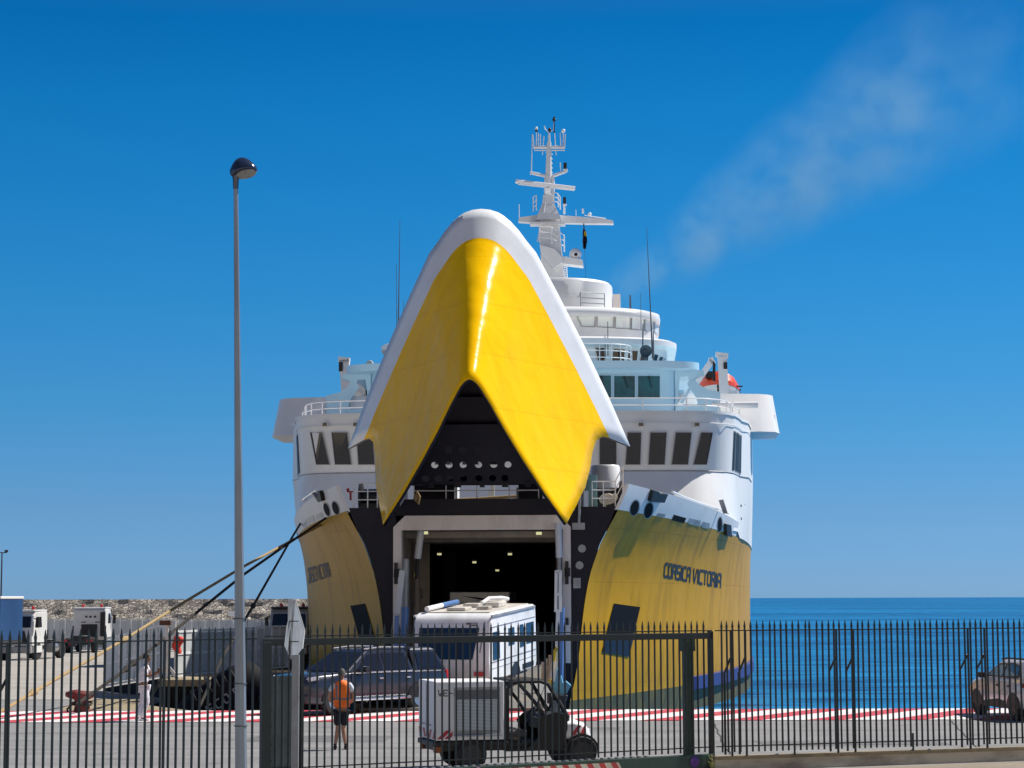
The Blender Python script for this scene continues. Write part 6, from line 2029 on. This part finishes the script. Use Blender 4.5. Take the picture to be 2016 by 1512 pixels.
g = MB(); g.box((-.3, .05, p.z / 2), (.06, .06, p.z)); g.build('leg', GREYM, root, smooth=0); g = MB(); g.box((.3, .05, p.z / 2), (.06, .06, p.z)); g.build('leg', GREYM, root, smooth=0)
# far yard lamp
t = at(4, 1088, 190)
root = thing('yard_lamp', 'thin tall floodlight mast rising beyond the blue trailer', 'street lamp', TR(t.x, t.y, 0))
g = MB(); g.tube([(0, 0, 0), (0, 0, t.z)], [.1, .06], 8); g.tube([(-.5, 0, t.z), (.45, 0, t.z)], .05, 6); g.build('mast', DGREY, root)
g = MB(); g.box((.42, -.1, t.z + .14), (.3, .3, .22), rz=.3); g.build('floodlight', DGREY, root, smooth=0)
g = MB(); g.box((-.42, -.1, t.z + .14), (.3, .3, .22), rz=-.3); g.build('floodlight', DGREY, root, smooth=0)

# ---- black floating fenders at the quay corner
def fender(label, px, py, Y, L, r, rz, tilt, letters=None):
    p = at(px, py, Y)
    root = thing('ship_fender', label, 'fender', Matrix.Translation(p) @ Matrix.Rotation(rz, 4, 'Z') @ Matrix.Rotation(tilt, 4, 'Y'), 'black fenders at the quay corner')
    g = MB()
    prof = [(.06, -L / 2), (r * .55, -L / 2 + .08), (r * .85, -L / 2 + .3), (r, -L / 2 + .7), (r, L / 2 - .7), (r * .85, L / 2 - .3), (r * .55, L / 2 - .08), (.06, L / 2)]
    g.lathe(prof, 24, 0, Matrix.Rotation(R(90), 4, 'Y'))
    g.build('fender_body', RUBBER, root, smooth=60)
    g = MB()
    for k in range(6):
        x = -L / 2 + .8 + (L - 1.6) * k / 5
        g.lathe([(r + .0, -.06), (r + .05, -.03), (r + .05, .03), (r + .0, .06)], 24, 0, Matrix.Translation((x, 0, 0)) @ Matrix.Rotation(R(90), 4, 'Y'))
    g.build('tyre_rings', RUBBER, root, smooth=30)
    if letters:
        qs, Wt = text_quads(letters, cw=.7, gap=.45, sw=.085, sub=1)
        g = MB(); h = .24
        for q in qs:
            vs = []
            for c_ in q:
                x = -L / 2 + .95 + c_.x * h; a = R(-18) + c_.y * h / (r + .06)
                vs.append((x, -(r + .062) * math.cos(a), (r + .062) * math.sin(a)))
            g.add(vs, [(0, 1, 2, 3)])
        g.build('lettering', mat('fender_white', (.3, .3, .29), .8), root, smooth=0)
fender('black floating fender with white letters, tilted up at the quay corner', 436, 1373, 61.6, 2.9, .62, R(6), R(-33), 'ECO E')
fender('long black floating fender lying low beside the ferry ramp', 545, 1385, 62.2, 4.2, .62, R(4), R(-2))

# ---- red mooring bollard
p = ag(158, 1402)
root = thing('bollard', 'worn dark red mooring bollard with a rope looped round it', 'bollard', TR(p.x, p.y, 0))
BOLR = mat('bollard_red', (0.17, 0.018, 0.016), 0.6, col2=(0.10, 0.025, 0.02), scale=5, bump=.01, bscale=12)
g = MB()
g.loft([[((.24 - .03 * k_) * math.cos(t) + ox, (.22 - .02 * k_) * math.sin(t), z) for t in [2 * math.pi * j / 18 for j in range(18)]] for k_, ox, z in ((-.6, .06, 0), (0, .05, .05), (1, .05, .2), (1.4, .02, .34), (1, -.02, .42))], cap0=True, cap1=True)
g.build('stem', BOLR, root, smooth=50)
g = MB()
rings = []
for k in range(12):
    t = k / 11
    x = -.42 + .78 * t
    r_ = .145 * math.sin(math.pi * (t * .9 + .05)) ** .45
    rings.append([(x, 1.5 * r_ * math.cos(a), .47 + r_ * math.sin(a) + (.03 if t < .5 else 0)) for a in [2 * math.pi * j / 16 for j in range(16)]])
g.loft(rings, cap0=True, cap1=True); g.build('head', BOLR, root, smooth=60)
BOLp = p

# ---- mooring ropes
def rope(label, pts, r_, m, sag=0.0, knots=(), name='mooring_rope'):
    root = thing(name, label, 'rope', None, 'mooring ropes of the ferry')
    P = [at(*q) for q in pts]
    n = 60
    out = []
    cum = [0]
    for a, b in zip(P[:-1], P[1:]): cum.append(cum[-1] + (b - a).length)
    for i in range(n + 1):
        s = cum[-1] * i / n
        k = max(j for j in range(len(cum) - 1) if cum[j] <= s + 1e-6)
        t = (s - cum[k]) / max(1e-6, cum[k + 1] - cum[k])
        q = P[k].lerp(P[k + 1], t)
        u = i / n
        q.z -= sag * 4 * u * (1 - u)
        out.append(q)
    g = MB(); g.tube(out, r_, 8); g.build('rope', m, root)
    for u in knots:
        q = out[int(u * n)]; d = (out[int(u * n) + 1] - q).normalized()
        g = MB(); g.tube([q - d * .25, q - d * .12, q, q + d * .12, q + d * .25], [r_ * 1.1, r_ * 1.9, r_ * 2.2, r_ * 1.7, r_ * 1.1], 8); g.build('splice', m, root)
    return root
rope('pale tan mooring rope, the longest, running from the bow past the lamp pole', [(636, 1031, 79), (480, 1115, 73), (360, 1187, 69), (240, 1262, 63.5), (110, 1337, 58.5), (20, 1390, 55.5), (-70, 1440, 53)], .05, TAN, .0, (.60, .86))
rope('dark mooring rope running from the bow to the red bollard', [(652, 1013, 77), (560, 1075, 74.5), (480, 1131, 72), (330, 1252, 65), (240, 1324, 60.5), (150, 1387, 57.6)], .05, DROPE, .0, (.80, .84))
rope('shortest mooring rope, dark, dropping steeply from the bow to the fenders', [(592, 1030, 86), (575, 1058, 83), (500, 1190, 70), (440, 1290, 63), (393, 1391, 59.9)], .045, DROPE, .0, (.62,))
root = thing('rope_loop', 'dark rope loop lying round the red bollard', 'rope', TR(BOLp.x, BOLp.y, 0))
g = MB(); g.tube([(.05 + .27 * math.cos(t), .26 * math.sin(t), .24 + .04 * math.sin(2 * t)) for t in [2 * math.pi * j / 24 for j in range(25)]], .035, 6, caps=False); g.tube([(-.2, -.2, .22), (-.32, -.26, .1), (-.3, -.28, .03)], .03, 6); g.build('rope', DROPE, root)

# ================================================================ PEOPLE
SKIN = mat('skin', (0.42, 0.22, 0.14), 0.55, col2=(0.36, 0.18, 0.11), scale=14)
SKIND = mat('skin_dark', (0.20, 0.095, 0.055), 0.5, col2=(0.16, 0.075, 0.045), scale=14)
def skin_mesh(name, joints, edges, m, parent, sub=2, root_i=0):
    """one continuous skinned surface: joints = [(x, y, z, radius or (rx, ry))]"""
    me = bpy.data.meshes.new(name)
    me.from_pydata([j[:3] for j in joints], edges, [])
    o = bpy.data.objects.new(name, me); COL.objects.link(o); o.parent = parent
    md = o.modifiers.new('skin', 'SKIN'); md.use_smooth_shade = True; md.branch_smoothing = .6
    for i, j in enumerate(joints):
        r_ = j[3]
        me.skin_vertices[0].data[i].radius = r_ if isinstance(r_, (tuple, list)) else (r_, r_)
        me.skin_vertices[0].data[i].use_root = (i == root_i)
    if sub:
        s_ = o.modifiers.new('sub', 'SUBSURF'); s_.levels = sub; s_.render_levels = sub
    me.materials.append(m)
    return o
class Fig:
    def __init__(s): s.j, s.e = [], []
    def add(s, p, r_, prev=None):
        s.j.append((*p, r_)); i = len(s.j) - 1
        if prev is not None: s.e.append((prev, i))
        return i
    def chain(s, pts, prev=None):
        for p, r_ in pts:
            prev = s.add(p, r_, prev)
        return prev
def hand(f, wrist_i, w, d, up, scale=1.0, curl=.7):
    """palm, four fingers of unequal length and a thumb off the palm's side"""
    w, d, up = Vector(w), Vector(d).normalized(), Vector(up).normalized()
    side = d.cross(up).normalized()
    palm = f.add(w + d * .045 * scale, (.032 * scale, .022 * scale), wrist_i)
    pe = f.add(w + d * .085 * scale, (.036 * scale, .018 * scale), palm)
    for k, ln in enumerate((.068, .078, .072, .056)):
        off = side * (.028 - .019 * k) * scale
        b = w + d * .095 * scale + off
        d1 = (d * math.cos(curl * .5) + up * math.sin(curl * .5)).normalized()
        d2 = (d * math.cos(curl * 1.5) + up * math.sin(curl * 1.5)).normalized()
        i = f.add(b, .0095 * scale, pe)
        i = f.add(b + d1 * ln * .5 * scale, .0088 * scale, i)
        f.add(b + (d1 * .5 + d2 * .5) * ln * scale, .0075 * scale, i)
    t0 = w + d * .035 * scale + side * .034 * scale
    i = f.add(t0, .012 * scale, palm)
    td = (d * .7 + side * .6 + up * .3).normalized()
    i = f.add(t0 + td * .032 * scale, .0105 * scale, i)
    f.add(t0 + td * .055 * scale + up * .01, .009 * scale, i)
def head(f, neck_i, base, fwd, tilt=0.0):
    """skull, jaw and nose grown on the neck; returns key points"""
    b, fw = Vector(base), Vector(fwd).normalized()
    u = (Vector((0, 0, 1)) + fw * tilt).normalized()
    lo = f.add(b + u * .035 + fw * .022, (.056, .062), neck_i)
    mid = f.add(b + u * .095 + fw * .018, (.074, .086), lo)
    top = f.add(b + u * .155 + fw * .004, (.068, .082), mid)
    f.add(b + u * .198 - fw * .004, (.035, .045), top)
    n1 = f.add(b + u * .085 + fw * .103, .013, mid)
    f.add(b + u * .073 + fw * .118, .009, n1)
    sd = fw.cross(u).normalized()
    for s in (-1, 1):
        f.add(b + u * .092 + sd * s * .082 - fw * .005, (.010, .017), mid)
    return u, fw, sd
def face_parts(root, b, u, fw, sd, hairm, hair_pts=None):
    b = Vector(b)
    for s in (-1, 1):
        g = MB(); g.ball(b + u * .108 + fw * .098 + sd * s * .030, (.010, .010, .007), 10, 6); g.build('eye', BLACK, root)
    g = MB(); g.ball(b + u * .042 + fw * .083, (.020, .012, .006), 10, 6); g.build('mouth', mat('lips', (0.25, 0.09, 0.07), .5), root)
    g = MB()
    M = Matrix(((sd.x, fw.x, u.x, 0), (sd.y, fw.y, u.y, 0), (sd.z, fw.z, u.z, 0), (0, 0, 0, 1)))
    M = Matrix.Translation(b + u * .125 - fw * .012) @ M
    rings = []
    for i in range(9):
        ph = math.pi / 2 * i / 8 * 1.0
        z = .098 * math.cos(ph); r_ = math.sin(ph)
        ring = []
        for k in range(20):
            a = 2 * math.pi * k / 20
            x, y = .084 * r_ * math.cos(a), .100 * r_ * math.sin(a)
            drop = 0
            if i >= 6: drop = (-.055 if y < 0 else (-.02 if abs(x) > .06 else .02)) * (i - 5) / 3
            ring.append((x * (1 + .03 * math.sin(7 * a + i)), y, z + drop))
        rings.append(ring)
    g.loft(rings, cap0=True, cap1=True, M=M)
    return g.build('hair', hairm, root, smooth=60)

# ---- the worker in the orange vest, seen from behind, hands brought together in front
def worker():
    p = ag(672, 1476)
    root = thing('person', 'worker seen from behind in an orange vest, white tee shirt and black shorts', 'person', TR(p.x, p.y, 0, R(4)))
    f = Fig()
    pel = f.add((0, 0, .90), (.135, .10))
    sp_ = f.chain([((0, .005, 1.02), (.135, .10)), ((0, .0, 1.18), (.145, .105)), ((0, -.01, 1.33), (.15, .105))], pel)
    nk = f.chain([((0, .01, 1.45), (.062, .06)), ((0, .03, 1.50), (.052, .052))], sp_)
    u, fw, sd = head(f, nk, (0, .04, 1.50), (-.10, 1, -.12), .16)
    wr = {}
    for s in (-1, 1):
        sh = f.chain([((s * .165, -.015, 1.40), .058), ((s * .215, -.03, 1.30), .05), ((s * .265, -.045, 1.13), .041), ((s * .225, .07, 1.02), .034), ((s * .165, .19, .975), .026)], sp_)
        hand(f, sh, (s * .165, .19, .975), (-s * .75, .6, .08), (0, .5, -.5), 1.0, .8)
    legs = {-1: [((-.085, .0, .84), (.088, .09)), ((-.085, .01, .68), .075), ((-.075, .02, .48), .052), ((-.095, .0, .33), .052), ((-.125, -.02, .14), .034), ((-.13, -.02, .07), .034), ((-.135, .10, .035), (.035, .028))],
            1: [((.085, .0, .84), (.088, .09)), ((.085, .01, .68), .075), ((.035, .03, .48), .052), ((.055, .01, .33), .053), ((.085, -.01, .14), .034), ((.09, -.01, .07), .034), ((.10, .11, .035), (.035, .028))]}
    for s in (-1, 1): f.chain(legs[s], pel)
    skin_mesh('body', f.j, f.e, SKIN, root)
    HAIR = mat('hair_grey', (0.05, 0.045, 0.04), 0.8, col2=(0.14, 0.13, 0.12), scale=30)
    face_parts(root, (0, .04, 1.50), u, fw, sd, HAIR)
    t = Fig()
    a = t.add((0, 0, .93), (.148, .112)); a2 = t.chain([((0, 0, 1.1), (.15, .115)), ((0, -.01, 1.32), (.16, .116)), ((0, 0, 1.43), (.085, .08))], a)
    for s in (-1, 1): t.chain([((s * .17, -.015, 1.395), .072), ((s * .215, -.03, 1.29), .066), ((s * .245, -.038, 1.21), .062)], a2 - 1)
    skin_mesh('tee_shirt', t.j, t.e, mat('tee_white', (0.62, 0.66, 0.74), .8), root)
    VEST = mat('vest_orange', (1.0, 0.20, 0.008), 0.65, col2=(0.8, 0.10, 0.006), scale=7, bump=.01, bscale=14)
    VTAPE = mat('vest_tape', (0.17, 0.145, 0.16), .45)
    g = MB()
    prof = [(.90, .172, .130), (.97, .172, .132), (1.05, .168, .130), (1.06, .168, .130), (1.10, .168, .130), (1.11, .168, .13), (1.2, .172, .130), (1.30, .178, .128), (1.38, .172, .12), (1.43, .13, .10), (1.465, .082, .078)]
    rings = []
    for z, rx, ry in prof:
        ring = []
        for k in range(32):
            a = 2 * math.pi * k / 32
            w = 1 + .018 * math.sin(5 * a + z * 9)
            ring.append((rx * w * abs(math.cos(a)) ** .8 * (1 if math.cos(a) > 0 else -1), ry * w * math.sin(a) - .006, z))
        rings.append(ring)
    g.loft(rings)
    n = 32
    for i in range(len(prof) - 1):
        for k in range(n):
            q = i * n + k
            if i in (3,): g.m[q] = 1
            if 4 <= i <= 7 and (k % n in (20, 21) or k % n in (10, 11)): g.m[q] = 1
            if i == 7 and k % n in (20, 21): g.m[q] = 1
    o = g.build('vest', [VEST, VTAPE], root, smooth=60)
    o.modifiers.new('thick', 'SOLIDIFY').thickness = .008
    h = Fig()
    a = h.add((0, 0, .90), (.152, .118))
    for s, kx in ((-1, -.085), (1, .055)): h.chain([((s * .088, .0, .80), (.098, .10)), ((kx * 1.0 + s * .0, .01, .62), .092), ((kx, .02, .49), .086)], a)
    skin_mesh('shorts', h.j, h.e, mat('shorts_black', (0.008, 0.009, 0.016), .8), root)
    SHOE = mat('shoe_black', (0.012, 0.012, 0.015), .6)
    for x, y in ((-.132, .0), (.094, .01)):
        q = Fig(); q.chain([((x, y - .06, .05), (.042, .045)), ((x, y + .03, .052), (.047, .046)), ((x, y + .13, .042), (.045, .035)), ((x, y + .18, .034), (.036, .026))]); skin_mesh('shoe', q.j, q.e, SHOE, root)
        q = Fig(); q.chain([((x, y - .025, .07), .045), ((x, y - .02, .155), .041)]); skin_mesh('sock', q.j, q.e, SHOE, root)
worker()

# ---- the man in white, side on, looking to the right with a forearm raised
def officer():
    p = ag(284, 1420)
    root = thing('person', 'man all in white with one forearm raised, standing on the striped quay edge', 'person', TR(p.x, p.y, 0, R(0)))
    # faces +x
    root.scale = (1.1, 1.1, 1.02)
    f = Fig()
    pel = f.add((-.02, 0, .92), (.12, .13))
    ch = f.chain([((-.045, 0, 1.05), (.115, .13)), ((-.05, 0, 1.2), (.12, .14)), ((-.03, 0, 1.36), (.115, .15))], pel)
    nk = f.chain([((.01, -.005, 1.48), .058), ((.035, -.01, 1.53), .053)], ch)
    u, fw, sd = head(f, nk, (.04, -.01, 1.535), (.92, -.38, -.02), .04)
    # near arm (towards the viewer): upper arm down, forearm raised forward
    sh = f.chain([((.0, -.17, 1.42), .058), ((.03, -.205, 1.31), .05), ((.085, -.21, 1.16), .041), ((.20, -.20, 1.19), .035), ((.30, -.17, 1.255), .026)], ch)
    hand(f, sh, (.30, -.17, 1.255), (.72, .15, .62), (-.5, .2, .7), 1.0, 1.3)
    sh = f.chain([((.0, .17, 1.42), .058), ((.05, .2, 1.30), .05), ((.12, .2, 1.16), .041), ((.24, .15, 1.2), .035), ((.33, .09, 1.26), .026)], ch)
    hand(f, sh, (.33, .09, 1.26), (.7, -.3, .5), (-.5, -.2, .7), 1.0, 1.3)
    L = {-1: [((.0, -.09, .86), (.09, .09)), ((.045, -.095, .68), .078), ((.07, -.095, .49), .055), ((.0, -.095, .32), .054), ((-.035, -.09, .12), .034), ((-.04, -.09, .07), .034), ((.09, -.11, .035), (.03, .036))],
         1: [((-.02, .09, .86), (.09, .09)), ((-.045, .095, .68), .078), ((-.06, .095, .49), .055), ((-.12, .095, .32), .054), ((-.185, .09, .12), .034), ((-.19, .09, .07), .034), ((-.07, .09, .035), (.03, .036))]}
    for s in (-1, 1): f.chain(L[s], pel)
    skin_mesh('body', f.j, f.e, SKIND, root)
    face_parts(root, (.04, -.01, 1.535), u, fw, sd, mat('hair_black', (0.012, 0.01, 0.009), .7))
    CL = mat('uniform_white', (0.72, 0.72, 0.76), .8, col2=(0.66, 0.66, 0.72), scale=6, bump=.02, bscale=9)
    t = Fig()
    a = t.add((-.03, 0, .95), (.135, .145)); a2 = t.chain([((-.055, 0, 1.08), (.132, .148)), ((-.055, 0, 1.22), (.136, .155)), ((-.03, 0, 1.37), (.128, .162)), ((.0, 0, 1.46), (.075, .085))], a)
    for s in (-1, 1): t.chain([((.0, s * .175, 1.415), .075), ((.03, s * .205, 1.31), .068), ((.065, s * .21, 1.215), .066)], a2 - 1)
    skin_mesh('shirt', t.j, t.e, CL, root)
    h = Fig()
    a = h.add((-.02, 0, .93), (.136, .146))
    h.chain([((.0, -.09, .84), (.105, .10)), ((.045, -.095, .67), .095), ((.065, -.095, .48), .082), ((.0, -.095, .30), .080), ((-.03, -.09, .09), .075)], a)
    h.chain([((-.02, .09, .84), (.105, .10)), ((-.045, .095, .67), .095), ((-.06, .095, .48), .082), ((-.12, .095, .30), .080), ((-.175, .09, .09), .075)], a)
    skin_mesh('trousers', h.j, h.e, CL, root)
    SH = mat('shoe_white', (0.72, 0.72, 0.72), .5)
    for x, y in ((-.035, -.09), (-.185, .09)):
        q = Fig(); q.chain([((x - .06, y, .045), (.042, .042)), ((x + .04, y, .048), (.043, .044)), ((x + .13, y - .01, .038), (.032, .042)), ((x + .19, y - .015, .03), (.022, .034))]); skin_mesh('shoe', q.j, q.e, SH, root)
    g = MB(); g.box((.02, -.165, 1.475), (.07, .09, .012)); g.build('epaulette', NAVYB, root, smooth=0)
    g = MB(); g.box((.385, -.16, 1.335), (.02, .07, .13)); o = g.build('phone', BLACK, None, smooth=0)
    o.location = (p.x, p.y, 0); tag(o, 'small black phone held up in the hand of the man in white', 'phone')
officer()
